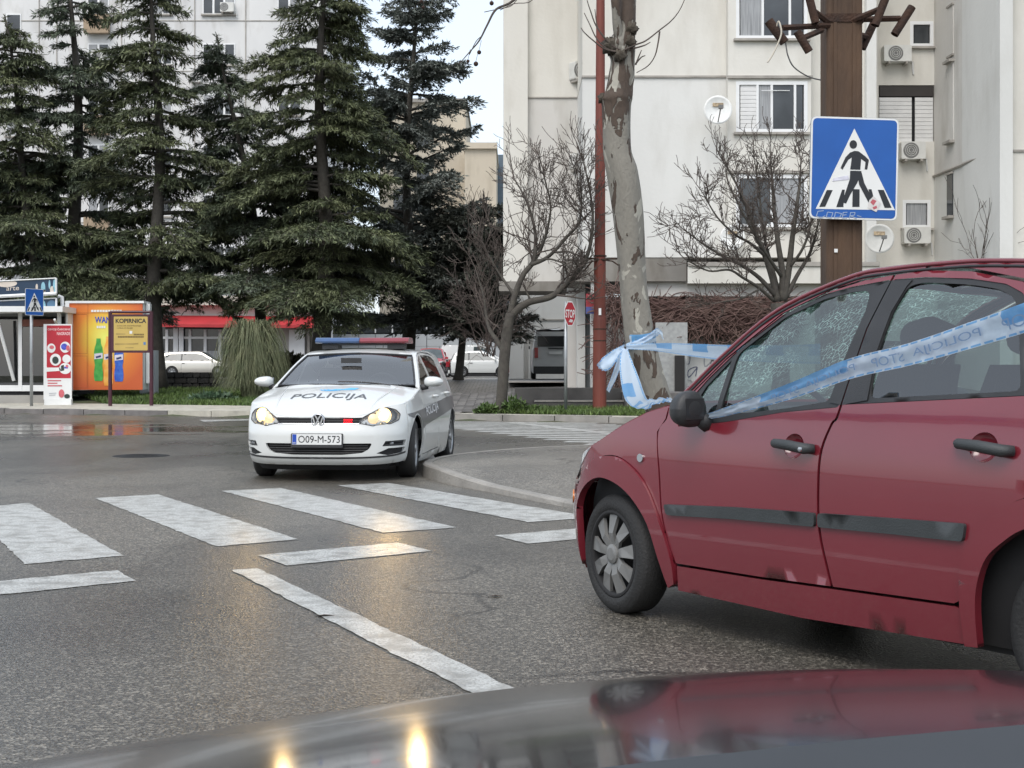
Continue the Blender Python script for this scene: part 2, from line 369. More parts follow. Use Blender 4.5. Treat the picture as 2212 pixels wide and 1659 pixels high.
marking('guide_line', zq([(-160, 676), (445, 620), (515, 660), (-110, 724)]))
marking('guide_line', zq([(978, 563), (1505, 515), (1635, 547), (1085, 602)]))
marking('guide_line', zq([(1870, 488), (2330, 450), (2440, 477), (2000, 520)]))
marking('lane_line', [(500, 1231), (556, 1227), (900, 1388), (1135, 1497), (1500, 1670), (1380, 1690), (1040, 1505), (820, 1396)])
# the far crossing of the side street: bars seen nearly end on
K0, KD = np.array([-2.6, 31.3]), np.array([.894, -.447]); KN = np.array([-.447, -.894])
for i in range(15):
    c = np.array([-2.2, 30.6]) + np.array([.30, -.735]) * i * 1.02
    a, b = c + np.array([-.6, .25]), c + np.array([4.1, -1.0]) + np.array([.05, 0]) * i
    w = np.array([.06, .21])
    mb = MB(); mb.add([(*(a - w), .004), (*(b - w), .004), (*(b + w), .004), (*(a + w), .004)], [(0, 1, 2, 3)]); mb.build('crosswalk_stripe', M_PAINT, road)
mb = MB(); P = [gp(1085, 912, .006), gp(1115, 912, .006), gp(1330, 935, .006), gp(1330, 940, .006)]; mb.add(P, [(0, 1, 2, 3)]); mb.build('edge_line', M_PAINT, road)
mb = MB(); P = [gp(430, 907, .006), gp(540, 905, .006), gp(545, 908, .006), gp(440, 911, .006)]; mb.add(P, [(0, 1, 2, 3)]); mb.build('edge_line', M_PAINT, road)

# far kerb stones and pavement behind them
def along(P, step):
    P = np.array(P, float); d = np.hypot(*np.diff(P, axis=0).T); s = np.concatenate([[0], np.cumsum(d)]); q = np.arange(0, s[-1], step)
    return np.stack([np.interp(q, s, P[:, 0]), np.interp(q, s, P[:, 1])], -1)
fk = along([(-24, 40.7), (-14.1, 36.7), (-6.6, 33.7), (-1.55, 31.8), (2.07, 29.9), (9, 26.5)], 1.35)
pav = MB(); wv = 3.0
pts = along([(-60, 56.1), (-14.1, 36.7), (-6.6, 33.7), (-1.55, 31.8), (2.07, 29.9), (15, 23.5), (40, 12)], .8)
for a, b in zip(pts[:-1], pts[1:]):
    n_ = np.array([-(b - a)[1], (b - a)[0]]); n_ = n_ / np.hypot(*n_)
    w0 = wv if a[0] < -5.5 else 1.3
    q = [a, b, b + n_ * w0, a + n_ * w0]; pav.add([(*p, hill(*p) + .012) for p in q], [(0, 1, 2, 3)])
pavement = struct('pavement', pav, M_KERBL)
for i, (a, b) in enumerate(zip(fk[:-1], fk[1:])):
    d = (b - a); d = d / np.hypot(*d); n_ = np.array([-d[1], d[0]]); c = (a + b) / 2 + n_ * .11; L = np.hypot(*(b - a)) / 2 - .012
    k = MB(); dz = random.uniform(-.012, .012); k.obox((*c, .06 + dz), (*(d * L), 0), (*(n_ * .11), 0), (0, 0, .085))
    x = c[0]; k.build('kerb_stone', M_KERBL if -9.3 < x < -4 else M_KERBD if x < -9.3 else M_KERB, pavement)

# near island: raised asphalt pavement with rounded kerb corner
isl = [(4.6, 3.0), (2.75, 6.6), (1.62, 9.0), (.43, 11.35), (-.25, 12.75), (-.54, 13.35), (-.80, 14.0), (-1.0, 14.75), (-.98, 15.5), (-.75, 16.4), (-.25, 17.3), (.45, 18.1), (1.3, 18.75), (2.0, 19.7), (3.2, 20.4), (5, 20.1), (9, 18.2), (16, 15)]
IS = cr(isl, 5); isl_poly = [tuple(p) for p in IS] + [(30, 6), (30, 2), (6, 2)]
def inset_line(P, w):
    t = np.gradient(P, axis=0); t /= np.hypot(t[:, 0], t[:, 1])[:, None]; return P + np.stack([t[:, 1], -t[:, 0]], -1) * w
kin = inset_line(IS, .12)
def kz(q): return float(np.interp(q[1], [11.2, 12.8, 14.0], [.045, .07, .135])) if q[0] < 2.0 and q[1] < 15.3 else .135 if q[1] > 9 else .10
ip = [tuple(p) for p in kin] + [(30, 6), (30, 2), (6, 2)]
mb = MB(); mb.add([(a, b, kz((a, b)) - .008) for a, b in ip], tess(ip)); island = struct('pavement_corner', mb, M_PAVE)
seg = list(range(0, len(IS) - 1, 3)) + [len(IS) - 1]
for i, j in zip(seg[:-1], seg[1:]):
    k = MB(); V = []; n_ = j - i + 1
    O = IS[i:j + 1].copy(); N = kin[i:j + 1].copy()
    O[0] += (O[1] - O[0]) * .015; N[0] += (N[1] - N[0]) * .015
    for p, q in zip(O, N): z = kz(p); V += [(*p, -.03), (*(p + (q - p) * .1), z - .015), (*(p + (q - p) * .25), z), (*q, z), (*q, -.03)]
    Fc = [(a * 5 + c, (a + 1) * 5 + c, (a + 1) * 5 + c + 1, a * 5 + c + 1) for a in range(n_ - 1) for c in range(4)]
    Fc += [tuple(range(5)), tuple(range((n_ - 1) * 5, n_ * 5))[::-1]]
    k.add(V, Fc).build('kerb_stone', M_KERB, island, smooth=False)
# manhole cover
c = gp(305, 985); mh = MB(); mh.lathe([(0, .006), (.26, .006), (.30, .008), (.31, .003), (.34, .003), (.345, 0)], 28, (0, 0, 0), 'z')
for r_ in (.08, .14, .2): mh.lathe([(r_ - .012, .006), (r_ - .01, .011), (r_ + .01, .011), (r_ + .012, .006)], 28, (0, 0, 0), 'z')
o = mh.build('manhole_cover', mat('cast_iron', (.010, .010, .010), .7, .2, bump=.4, bscale=60), None, loc=(c[0], c[1], .002)); tag(o, 'round dark iron manhole cover in the wet road left of the police car', 'manhole cover')
o.scale = (1.1, 1.1, 1)
for a, b in ((1070, 1288), (1300, 1115), (700, 1330)):
    p = gp(a, b, .004); lf = MB(); lf.add([(p[0] - .05, p[1], .004), (p[0], p[1] - .02, .012), (p[0] + .05, p[1] + .01, .005), (p[0], p[1] + .025, .006)], [(0, 1, 2, 3)]); lf.build('fallen_leaf', mat('dead_leaf', (.06, .03, .012), .7), road)

# forecourt of block paving, grass verges, steps
def brick_mat():
    m = bpy.data.materials.new('block_paving'); m.use_nodes = True; t = m.node_tree; b = t.nodes['Principled BSDF']
    tc = nn(t, 'ShaderNodeTexCoord'); br = nn(t, 'ShaderNodeTexBrick'); br.inputs['Scale'].default_value = 1.0
    br.inputs['Brick Width'].default_value = .24; br.inputs['Row Height'].default_value = .42; br.inputs['Mortar Size'].default_value = .02; br.offset = .5
    br.inputs['Color1'].default_value = (.17, .16, .155, 1); br.inputs['Color2'].default_value = (.12, .115, .11, 1); br.inputs['Mortar'].default_value = (.045, .05, .035, 1)
    t.links.new(tc.outputs['Object'], br.inputs[0]); t.links.new(br.outputs[0], b.inputs['Base Color']); b.inputs['Roughness'].default_value = .45
    bp = nn(t, 'ShaderNodeBump'); bp.inputs['Strength'].default_value = .6; bp.inputs['Distance'].default_value = .01; bp.invert = True
    t.links.new(br.outputs['Fac'], bp.inputs['Height']); t.links.new(bp.outputs[0], b.inputs['Normal']); return m
def draped(name, poly, m, dz, step=.8):
    def fn(a, b, off): return np.stack([a, b, np.array([hill(x, y) for x, y in zip(np.atleast_1d(a), np.atleast_1d(b))]) + dz], -1)
    o = region(name, poly, fn, m, None, step=step, flange=0, smooth=False); o['kind'] = 'structure'; return o
fcourt = draped('forecourt', [(-5.2, 34.8), (1.0, 32.3), (2.0, 34.5), (6.5, 41), (6.5, 52), (-2.0, 54), (-6.5, 54)], brick_mat(), .022)
pvm = None; rgp = np.random.default_rng(77); M_PV = [mat('paver_%d' % i, c, .5, var=.2, vscale=4, bump=.3) for i, c in enumerate([(.15, .142, .135), (.12, .114, .108), (.185, .175, .165)])]; npv = 0
PVM = []
for m_ in M_PV:
    q = MB(); q.prism([tuple(p) for p in rnd_poly([(-.112, -.20), (.112, -.20), (.112, .20), (-.112, .20)], .02, 2)], lambda a, b, d: (a, b, d), .05); me_ = bpy.data.meshes.new('paver'); me_.from_pydata(q.v, [], q.f); me_.materials.append(m_); me_.update(); PVM.append(me_)
for j in range(18):
    for i in range(18):
        x_, y_ = -2.35 + i * .245, 33.25 + j * .43 + (.215 if i % 2 else 0)
        if npv >= 298 or y_ < yk(x_) + 1.45 or (x_ > .6 and y_ < 36.4): continue
        pv = bpy.data.objects.new('paver', PVM[int(rgp.integers(3))]); COL.objects.link(pv); pv.parent = fcourt; pv.location = (x_, y_, hill(x_, y_) + .022 - .038 + rgp.uniform(-.003, .003)); pv.rotation_euler = (math.atan(.046), 0, 0); npv += 1
draped('parking_area', [(-40, 54.2), (8, 54.2), (20, 100), (-60, 100)], asphalt('parking_asphalt', (.07, .068, .065), (.22, .21, .20), wet=False), .02, 3.)
draped('grass_verge', [(-11.9, 38.95), (-5.6, 36.2), (-5.6, 48), (-26, 51.5), (-26, 48), (-13.4, 42.5)], mat('verge_turf', (.05, .085, .02), .9, col2=(.035, .05, .015), vscale=1.5, bump=.8, bscale=15), .016)
draped('grass_strip', [(-.9, 32.5), (5.6, 29.35), (6.2, 30.4), (5.0, 31.6), (1.9, 33.3), (-.3, 33.6)], MATS['verge_turf'], .03, .4)
# low concrete steps beside the stop sign
st = MB(); a0, a1 = at(1112, 0, 34.2)[0], at(1345, 0, 34.2)[0]
step1 = MB().box(a0 + .5, a1, 33.9, 34.8, .0, .42); step2 = MB().box(a0, a1, 34.75, 36.2, .0, .72)
sroot = thing('entrance_steps', 'two dark concrete steps behind the stop sign post', 'steps', (0, 0, 0))
step1.build('step', mat('dark_wet_concrete', (.06, .056, .052), .55, var=.3, vscale=2, bump=.3), sroot); step2.build('step', MATS['dark_wet_concrete'], sroot)
MB().box(a0 + .5, a1, 33.87, 33.9, .385, .425).build('step_edge', M_KERB, sroot)
pl = MB().box(a1 + .02, a1 + 3.2, 33.2, 35.6, .0, .62); tag(pl.build('planter_wall', M_KERBD), 'low grey concrete planter wall right of the rust red post', 'wall')

# grass blades (uncountable)
def blades(name, polys, n, hgt, seed, m, label):
    rg = np.random.default_rng(seed); P = []
    for poly, k in zip(polys, n):
        poly = np.array(poly); lo, hi = poly.min(0), poly.max(0); Q = lo + rg.random((k * 4, 2)) * (hi - lo); Q = Q[inpoly(Q, poly)][:k]; P.append(Q)
    P = np.vstack(P); z = np.array([hill(*p) for p in P]) + .01; n_ = len(P); a = rg.random(n_) * 6.28; hh = hgt * (.4 + rg.random(n_) ** 1.5)
    w = .012 + .012 * rg.random(n_); dx, dy = np.cos(a), np.sin(a); ln = rg.normal(0, .5, (n_, 2)) * hh[:, None]
    b0 = np.stack([P[:, 0] - dx * w, P[:, 1] - dy * w, z], -1); b1 = np.stack([P[:, 0] + dx * w, P[:, 1] + dy * w, z], -1)
    t0 = np.stack([P[:, 0] + ln[:, 0], P[:, 1] + ln[:, 1], z + hh], -1); V = np.stack([b0, b1, t0], 1).reshape(-1, 3)
    o = np_mesh(name, V, np.arange(3 * n_).reshape(-1, 3), m); tag(o, label, 'grass', kind='stuff'); return o
M_GRASS = mat('grass_blades', (.055, .10, .02), .6, col2=(.10, .15, .035), vscale=1.2, island=.5)
blades('grass', [[(-11.9, 38.95), (-5.6, 36.2), (-5.6, 44), (-16, 47)]], [34000], .13, 3, M_GRASS, 'short green grass on the verge behind the far pavement')
blades('grass', [[(-.9, 32.5), (5.6, 29.35), (6.2, 30.4), (5.0, 31.6), (1.9, 33.3), (-.3, 33.6)]], [16000], .12, 4, M_GRASS, 'green grass strip at the foot of the stop sign')
# ---------------------------------------------------------------- cars
class Body:
    """car skin: a plan outline swept in z (belt) plus a top sheet (bonnet, screen, roof). x forward from the front axle, y left, z up"""
    def __init__(s, plan, es, ef, xa, xb, zr, kk):
        C = cr(plan, 14); s.X, s.Y = C[:, 0], np.maximum(C[:, 1], 0)
        d = np.hypot(np.diff(s.X), np.diff(s.Y)); s.U = np.concatenate([[0], np.cumsum(d)])
        tx, ty = np.gradient(s.X, s.U), np.gradient(s.Y, s.U); l = np.hypot(tx, ty); s.NX, s.NY = ty / l, -tx / l; s.NX[0], s.NY[0] = 1, 0
        def dense(a):
            a = np.array(a, float); q = cr(a, 8); return q
        s.es, s.ef, s.xa, s.xb = dense(es), dense(ef), xa, xb
        s.zr = cr(np.array(zr, float), 8)[::-1]; s.kk = np.array(kk, float)[::-1]
        us = np.linspace(0, s.U[-1], 600); z = np.interp(np.interp(us, s.U, s.X), s.zr[:, 0], s.zr[:, 1]); R = s.belt(us, z)
        for _ in range(4): R = s.belt(us, np.interp(R[:, 0], s.zr[:, 0], s.zr[:, 1]))
        s.ru, s.rx, s.ry = us, R[:, 0], R[:, 1]; o = np.argsort(s.rx); s.ox, s.oy = s.rx[o], s.ry[o]
    def belt(s, u, z, off=0.):
        u = np.asarray(u, float); z = np.asarray(z, float); a = np.abs(u); sg = np.where(u < 0, -1, 1)
        x, y = np.interp(a, s.U, s.X), np.interp(a, s.U, s.Y); nx, ny = np.interp(a, s.U, s.NX), np.interp(a, s.U, s.NY)
        w = np.clip((x - s.xa) / (s.xb - s.xa), 0, 1); w = w * w * (3 - 2 * w)
        e = w * np.interp(z, s.ef[:, 0], s.ef[:, 1]) + (1 - w) * np.interp(z, s.es[:, 0], s.es[:, 1]) - off
        return np.stack([x - nx * e, sg * (y - ny * e), z + 0 * x], -1)
    def ux(s, x): return np.interp(-np.asarray(x, float), -s.X, s.U)
    def uy(s, y):
        y = np.asarray(y, float); k = int(np.argmax(s.Y)); return np.sign(y) * np.interp(np.abs(y), s.Y[:k + 1], s.U[:k + 1])
    def zrail(s, x): return np.interp(x, s.zr[:, 0], s.zr[:, 1])
    def yrail(s, x): return np.interp(x, s.ox, s.oy)
    def top(s, x, y, off=0.):
        x, y = np.asarray(x, float), np.asarray(y, float); yr = s.yrail(x); k = np.interp(x, s.kk[:, 0], s.kk[:, 1])
        return np.stack([x, y, s.zrail(x) + k * (yr ** 2 - y ** 2) / .64 + off], -1)
    def sx(s, P, side=1): return np.array([(side * s.ux(a), b) for a, b in P])      # (x, z) -> (u, z)
    def sy(s, P, side=1): return np.array([(side * s.uy(a), b) for a, b in P])      # (y, z) -> (u, z)
    def utop(s, us): return np.array([(u, s.zrail(np.interp(abs(u), s.ru, s.rx))) for u in us])
    def side(s, name, P, m, par, side=1, off=0., **k):
        if 'holes' in k: k['holes'] = [s.sx(h, side) for h in k['holes']]
        return region(name, s.sx(P, side), lambda a, b, o: s.belt(a, b, off + o), m, par, **k)
    def front(s, name, P, m, par, off=0., side=1, **k):
        return region(name, s.sy(P, side), lambda a, b, o: s.belt(a, b, off + o), m, par, **k)
    def sheet(s, name, P, m, par, off=0., **k):
        return region(name, np.array(P, float), lambda a, b, o: s.top(a, b, off + o), m, par, **k)
def shrink(P, d):
    P = np.array(P, float); n = len(P); A = .5 * sum(P[i][0] * P[(i + 1) % n][1] - P[(i + 1) % n][0] * P[i][1] for i in range(n)); sg = 1 if A > 0 else -1; o = []
    for i in range(n):
        a, b = P[i] - P[i - 1], P[(i + 1) % n] - P[i]; a = a / (np.hypot(*a) + 1e-9); b = b / (np.hypot(*b) + 1e-9)
        na, nb = np.array([-a[1], a[0]]) * sg, np.array([-b[1], b[0]]) * sg; m_ = na + nb; l = m_ @ m_
        o.append(P[i] + m_ * (2 * d / max(l, .6)))
    return np.array(o)
def arc(cx_, cz, r, a0, a1, n=14): return [(cx_ + r * math.cos(math.radians(t)), cz + r * math.sin(math.radians(t))) for t in np.linspace(a0, a1, n)]

M_TYRE = mat('tyre_rubber', (.018, .018, .018), .75, var=.2, bump=.3, bscale=80)
M_BLKP = mat('black_plastic', (.025, .026, .028), .5, var=.15, vscale=8, bump=.15, bscale=200)
M_GREYP = mat('grey_black_moulding', (.035, .04, .042), .55, var=.15, vscale=10, bump=.15, bscale=150)
M_DARK = mat('dark_interior', (.012, .012, .013), .8, var=.2)
M_SEAT = mat('seat_fabric', (.012, .0125, .014), .9, var=.2, bump=.3, bscale=120)
M_CHROME = mat('chrome', (.55, .56, .58), .2, 1., var=.03)
M_LENS = glass('lamp_lens', (.9, .92, .92), .08)
M_WHITEP = mat('white_car_paint', (.60, .615, .60), .28, var=.015, coat=.8)
M_REDP = mat('red_car_paint', (.165, .017, .027), .22, .0, var=.05, vscale=2, coat=1.)
M_SILVER = mat('silver_car_paint', (.55, .53, .48), .3, .6, var=.04, coat=.6)
M_STEEL = mat('wheel_silver', (.32, .33, .34), .38, .7, var=.12, vscale=6)
M_COVER = mat('wheel_cover_grey', (.20, .20, .195), .45, .25, var=.15, vscale=8)
M_GLS = glass('car_side_glass', (.52, .62, .60), .11); M_GLSD = glass('tinted_glass', (.25, .28, .30), .10); M_WS = glass('windscreen_glass', (.60, .66, .68), .20)
M_ORANGE = mat('amber_lens', (.6, .18, .02), .2, var=.05, coat=.5); M_REDL = mat('red_lens', (.35, .01, .01), .2, var=.05, coat=.5)

def wheel(par, x, y, r, w, rr, n_sp, side, steer=0., cover=None, style=0, tread=True):
    o = bpy.data.objects.new('wheel', None); COL.objects.link(o); o.parent = par; o.location = (x, y - side * w / 2, r); o.rotation_euler = (0, 0, steer); s = side
    h_ = w / 2; t = MB(); t.lathe([(rr, -h_ * .9), (rr + .015, -h_), (r * .86, -h_ * 1.03), (r - .012, -h_ * .85), (r, -h_ * .7), (r, h_ * .7), (r - .012, h_ * .85), (r * .86, h_ * 1.03), (rr + .015, h_), (rr, h_ * .9)], 44)
    ty = t.build('tyre', M_TYRE, o, True)
    rim = MB(); rim.lathe([(rr + .004, -h_ * .9 * s), (rr + .004, h_ * .93 * s), (rr - .012, h_ * .97 * s), (rr - .02, h_ * .8 * s), (rr - .022, h_ * .2 * s), (.0, h_ * .15 * s)], 40)
    ro = rim.build('rim', M_DARK if style == 0 else M_STEEL, o, True)
    sp = MB(); yo = h_ * .88 * s
    for k in range(n_sp):
        a = 2 * math.pi * k / n_sp + .2; wd = (.34 if style == 0 else .16)
        def pt(rad, da, dy): return (rad * math.cos(a + da), yo + dy * s, rad * math.sin(a + da))
        if style == 0:   # broad petal of a wheel cover
            V = [pt(.045, -.45, .0), pt(rr * .5, -.25, .012), pt(rr * .97, -.20, -.004), pt(rr * .97, .16, -.004), pt(rr * .5, .19, .018), pt(.045, .45, .0)]
        else: V = [pt(.05, -.5, .0), pt(rr * .5, -.13, .004), pt(rr * .98, -.13, -.006), pt(rr * .98, .13, -.006), pt(rr * .5, .13, .004), pt(.05, .5, .0)]
        W_ = [(v[0], v[1] - .018 * s, v[2]) for v in V]
        sp.add(V + W_, [(0, 1, 4, 5), (1, 2, 3, 4), (1, 0, 6, 7), (2, 1, 7, 8), (3, 2, 8, 9), (4, 3, 9, 10), (5, 4, 10, 11)])
    sp.lathe([(rr * .995, yo - .01 * s), (rr * .985, yo + .006 * s), (rr * .93, yo + .002 * s)], 40)
    sp.lathe([(0, yo + .016 * s), (.03, yo + .016 * s), (.046, yo + .010 * s), (.05, yo - .01 * s)], 20)
    sp.build('wheel_cover' if style == 0 else 'spokes', cover or M_COVER, o)
    return o
def seat(par, x, y, z=.5, head=True):
    o = MB(); o.obox((x, y, z), (.24, 0, 0), (0, .24, 0), (.03, 0, .07)); so = o.build('seat', M_SEAT, par)
    b = MB(); c = np.array([x - .28, y, z + .34]); up = np.array([-.10, 0, .34])
    b.grid(lambda u, v: tuple(c + np.array([.06 * math.cos(u * 2) * (1 - .3 * v * v), .235 * math.sin(u * 1.57) * (1 - .12 * v), 0]) + up * v), np.linspace(-3.14, 3.14, 13) / 2 * 2, np.linspace(-1, 1, 7)); b.build('backrest', M_SEAT, so, True)
    if head:
        hd = MB(); hc = c + up * 1.32 + np.array([.0, 0, .0]); hd.lathe([(0, -.12), (.06, -.11), (.085, 0), (.06, .11), (0, .12)], 14, (0, 0, 0), 'y')
        q = hd.build('headrest', M_SEAT, so, True); q.data.transform(Matrix.Translation(Vector(hc)))
        pn = MB(); pn.tube([hc + (0, .05, -.02), hc + (.03, .05, -.13)], .008, 6); pn.tube([hc + (0, -.05, -.02), hc + (.03, -.05, -.13)], .008, 6); pn.build('headrest_post', M_STEEL, so)
def steering(par, x, y, z):
    s = MB(); N = 28; ax = Vector((-.88, 0, .47)); u = Vector((0, 1, 0)); v = ax.cross(u)
    s.tube([Vector((x, y, z)) + u * .18 * math.cos(t) + v * .18 * math.sin(t) for t in np.linspace(0, 2 * math.pi, N)], .015, 8, False)
    s.tube([(x, y - .17, z), (x + .03, y, z - .02), (x, y + .17, z)], .02, 6); s.tube([(x + .03, y, z - .02), (x + .3, y, z - .2)], .04, 8); return s.build('steering_wheel', M_BLKP, par, True)

def cracked():
    m = bpy.data.materials.new('shattered_laminated_glass'); m.use_nodes = True; t = m.node_tree; t.nodes.clear()
    tr = nn(t, 'ShaderNodeBsdfTransparent'); tr.inputs[0].default_value = (.24, .34, .32, 1)
    df = nn(t, 'ShaderNodeBsdfTranslucent'); df.inputs[0].default_value = (.62, .82, .74, 1); gl = nn(t, 'ShaderNodeBsdfGlossy'); gl.inputs['Roughness'].default_value = .1
    tc = nn(t, 'ShaderNodeTexCoord'); mp = nn(t, 'ShaderNodeMapping'); mp.inputs['Scale'].default_value = (16, 34, 22)
    vo = nn(t, 'ShaderNodeTexVoronoi', feature='DISTANCE_TO_EDGE'); vo.inputs['Scale'].default_value = 1.5
    ns = nn(t, 'ShaderNodeTexNoise'); ns.inputs['Scale'].default_value = 14
    t.links.new(tc.outputs['Object'], mp.inputs[0]); t.links.new(mp.outputs[0], vo.inputs[0]); t.links.new(tc.outputs['Object'], ns.inputs[0])
    mr = nn(t, 'ShaderNodeMapRange'); mr.inputs[1].default_value = .0; mr.inputs[2].default_value = .07; mr.inputs[3].default_value = .9; mr.inputs[4].default_value = .06
    t.links.new(vo.outputs['Distance'], mr.inputs[0])
    ad = nn(t, 'ShaderNodeMath', operation='MULTIPLY_ADD', use_clamp=True); ad.inputs[1].default_value = .9; ad.inputs[2].default_value = 0
    n2 = nn(t, 'ShaderNodeMapRange'); n2.inputs[1].default_value = .38; n2.inputs[2].default_value = .62; n2.inputs[3].default_value = .18; ns.inputs['Scale'].default_value = 5; t.links.new(ns.outputs[0], n2.inputs[0]); t.links.new(n2.outputs[0], ad.inputs[0]); t.links.new(mr.outputs[0], ad.inputs[1])
    m1 = nn(t, 'ShaderNodeMixShader'); t.links.new(ad.outputs[0], m1.inputs[0]); t.links.new(tr.outputs[0], m1.inputs[1]); t.links.new(df.outputs[0], m1.inputs[2])
    m2 = nn(t, 'ShaderNodeMixShader'); m2.inputs[0].default_value = .1; t.links.new(m1.outputs[0], m2.inputs[1]); t.links.new(gl.outputs[0], m2.inputs[2])
    o = nn(t, 'ShaderNodeOutputMaterial'); t.links.new(m2.outputs[0], o.inputs[0]); return m

# ---- red five-door hatchback in the foreground
def red_hatchback():
    B = Body([(.72, 0), (.71, .25), (.655, .46), (.54, .64), (.36, .76), (.15, .815), (-.2, .83), (-1.2, .835), (-2.3, .835), (-2.7, .81), (-2.95, .73), (-3.08, .5), (-3.12, 0)],
             [(.1, .06), (.25, .03), (.45, .005), (.6, 0), (.8, .005), (.95, .03), (1.05, .055), (1.3, .14), (1.5, .22), (1.65, .28)],
             [(.1, .10), (.25, .02), (.4, 0), (.55, .0), (.65, .04), (.75, .1), (.85, .2), (1.0, .35)], .2, .62,
             [(.75, .54), (.62, .595), (.50, .655), (.40, .70), (.30, .745), (.19, .79), (.089, .828), (-.076, .905), (-.235, .965), (-.388, 1.005), (-.5, 1.082), (-.668, 1.23), (-.931, 1.418), (-1.28, 1.535), (-1.493, 1.556), (-1.752, 1.56), (-1.956, 1.554), (-2.3, 1.52), (-2.6, 1.45), (-2.8, 1.34), (-2.95, 1.15), (-3.05, .95), (-3.2, .7)],
             [(.8, .02), (.3, .05), (-.3, .06), (-.5, .12), (-.9, .14), (-1.3, .05), (-2.4, .05), (-2.9, .08), (-3.3, .05)])
    fw = (-.553, .833); car = thing('hatchback_car', 'wet dark red hatchback with shattered windscreen and police tape across it', 'car', (1.156, 6.758, 0), math.atan2(fw[1], fw[0]))
    R = M_REDP
    AF = [(-.387, .177), (-.339, .309), (-.284, .456), (-.189, .556), (-.071, .62), (.067, .646), (.187, .612), (.285, .535), (.345, .43), (.37, .30), (.365, .19)]
    AF = [tuple(p) for p in cr(AF, 4)]
    FL = [tuple(p) for p in cr([(-.432, .20), (-.429, .309), (-.362, .493), (-.258, .646), (-.11, .735), (.017, .752), (.15, .72), (.252, .641), (.31, .58)], 4)]
    RA = [tuple(p) for p in cr([(-2.045, .195), (-2.051, .347), (-2.071, .439), (-2.107, .515), (-2.163, .569), (-2.245, .624), (-2.36, .655), (-2.5, .65), (-2.63, .59), (-2.73, .48), (-2.79, .34), (-2.80, .2)], 4)]
    RFL = [tuple(p) for p in cr([(-1.985, .33), (-1.995, .46), (-2.017, .522), (-2.084, .619), (-2.163, .684), (-2.244, .726), (-2.38, .755), (-2.55, .74), (-2.70, .66), (-2.82, .53), (-2.88, .35)], 4)]
    for s in (1, -1):
        fender = [(.33, .735), (.25, .768), (.19, .79), (.089, .828), (-.076, .905), (-.235, .965), (-.385, 1.0), (-.375, .937), (-.330, .877), (-.358, .702), (-.374, .524), (-.408, .379), (-.444, .285), (-.436, .19)] + FL[1:] + [(.315, .60)]
        B.side('front_fender', shrink(fender, .003), R, car, s, step=.045)
        B.side('wheel_arch', FL + AF[::-1], R, car, s, off=.014, step=.03, flange=.035)
        B.side('wheel_arch', RFL + [(-2.88, .2)] + RA[::-1] + [(-1.99, .19)], R, car, s, off=.014, step=.03, flange=.035)
        seam = [(-1.504, 1.529), (-1.443, 1.326), (-1.396, 1.001), (-1.367, .948), (-1.331, .846), (-1.323, .713), (-1.328, .545), (-1.362, .381), (-1.376, .315)]
        seam = [tuple(p) for p in cr(seam, 4)]
        fs = [tuple(p) for p in cr([(-.385, .985), (-.378, .937), (-.334, .877), (-.363, .702), (-.379, .524), (-.413, .379), (-.449, .293)], 4)]
        fdoor = [(-.42, 1.0), (-.53, 1.062), (-.69, 1.205), (-.95, 1.388), (-1.2, 1.481), (-1.36, 1.515)] + seam + [(-.994, .302)] + fs[::-1]
        wf = [tuple(p) for p in rnd_poly([(-.462, .905), (-.53, 1.04), (-.60, 1.115), (-.755, 1.25), (-.977, 1.397), (-1.176, 1.468), (-1.30, 1.49), (-1.496, 1.508), (-1.438, 1.326), (-1.391, 1.012), (-1.1, .985), (-.767, .935)], .012)]
        e1 = ellipse(-1.185, .853, .055, .050, 22); e2_ = ellipse(-2.075, .890, .058, .052, 22)
        d1 = B.side('front_door', shrink(fdoor, .003), R, car, s, holes=[wf, e1], step=.045)
        gf = [tuple(p) for p in rnd_poly([(-.75, 1.225), (-.977, 1.378), (-1.176, 1.448), (-1.324, 1.470), (-1.405, 1.468), (-1.408, 1.38), (-1.36, 1.20), (-1.335, 1.035), (-1.1, 1.0), (-.72, .962)], .03)]
        gq = [(-.72, 1.20), (-.60, 1.085), (-.545, .99), (-.525, .945), (-.69, .957)]
        fr = B.side('window_frame', shrink(wf, .002), M_BLKP, d1, s, holes=[gf, gq], off=-.004, step=.045)
        B.side('window_glass', gf, M_GLS, d1, s, off=-.012, step=.06, flange=0); B.side('quarter_glass', gq, M_GLS, d1, s, off=-.012, step=.06, flange=0)
        rdoor = [tuple(p + np.array([-.007, 0])) for p in np.array(seam)[::-1]] + [(-1.653, 1.538), (-1.867, 1.52), (-2.099, 1.468), (-2.2, 1.40), (-2.26, 1.2), (-2.29, 1.06), (-2.30, .85), (-2.25, .733)] + [p for p in RFL if p[0] > -2.245][::-1] + [(-1.977, .345), (-1.953, .333)]
        wr = [tuple(p) for p in rnd_poly([(-1.508, 1.508), (-1.66, 1.508), (-1.873, 1.49), (-2.03, 1.462), (-2.11, 1.425), (-2.16, 1.36), (-2.24, 1.07), (-1.408, 1.022), (-1.453, 1.326)], .012)]
        d2 = B.side('rear_door', shrink(rdoor, .003), R, car, s, holes=[wr, e2_], step=.045)
        grr = [tuple(p) for p in rnd_poly([(-1.588, 1.478), (-1.661, 1.488), (-1.873, 1.468), (-2.0, 1.445), (-2.07, 1.415), (-2.11, 1.36), (-2.185, 1.085), (-1.53, 1.048), (-1.522, 1.219), (-1.545, 1.38)], .03)]
        B.side('window_frame', shrink(wr, .002), M_BLKP, d2, s, holes=[grr], off=-.004, step=.045); B.side('window_glass', grr, M_GLS, d2, s, off=-.012, step=.06, flange=0)
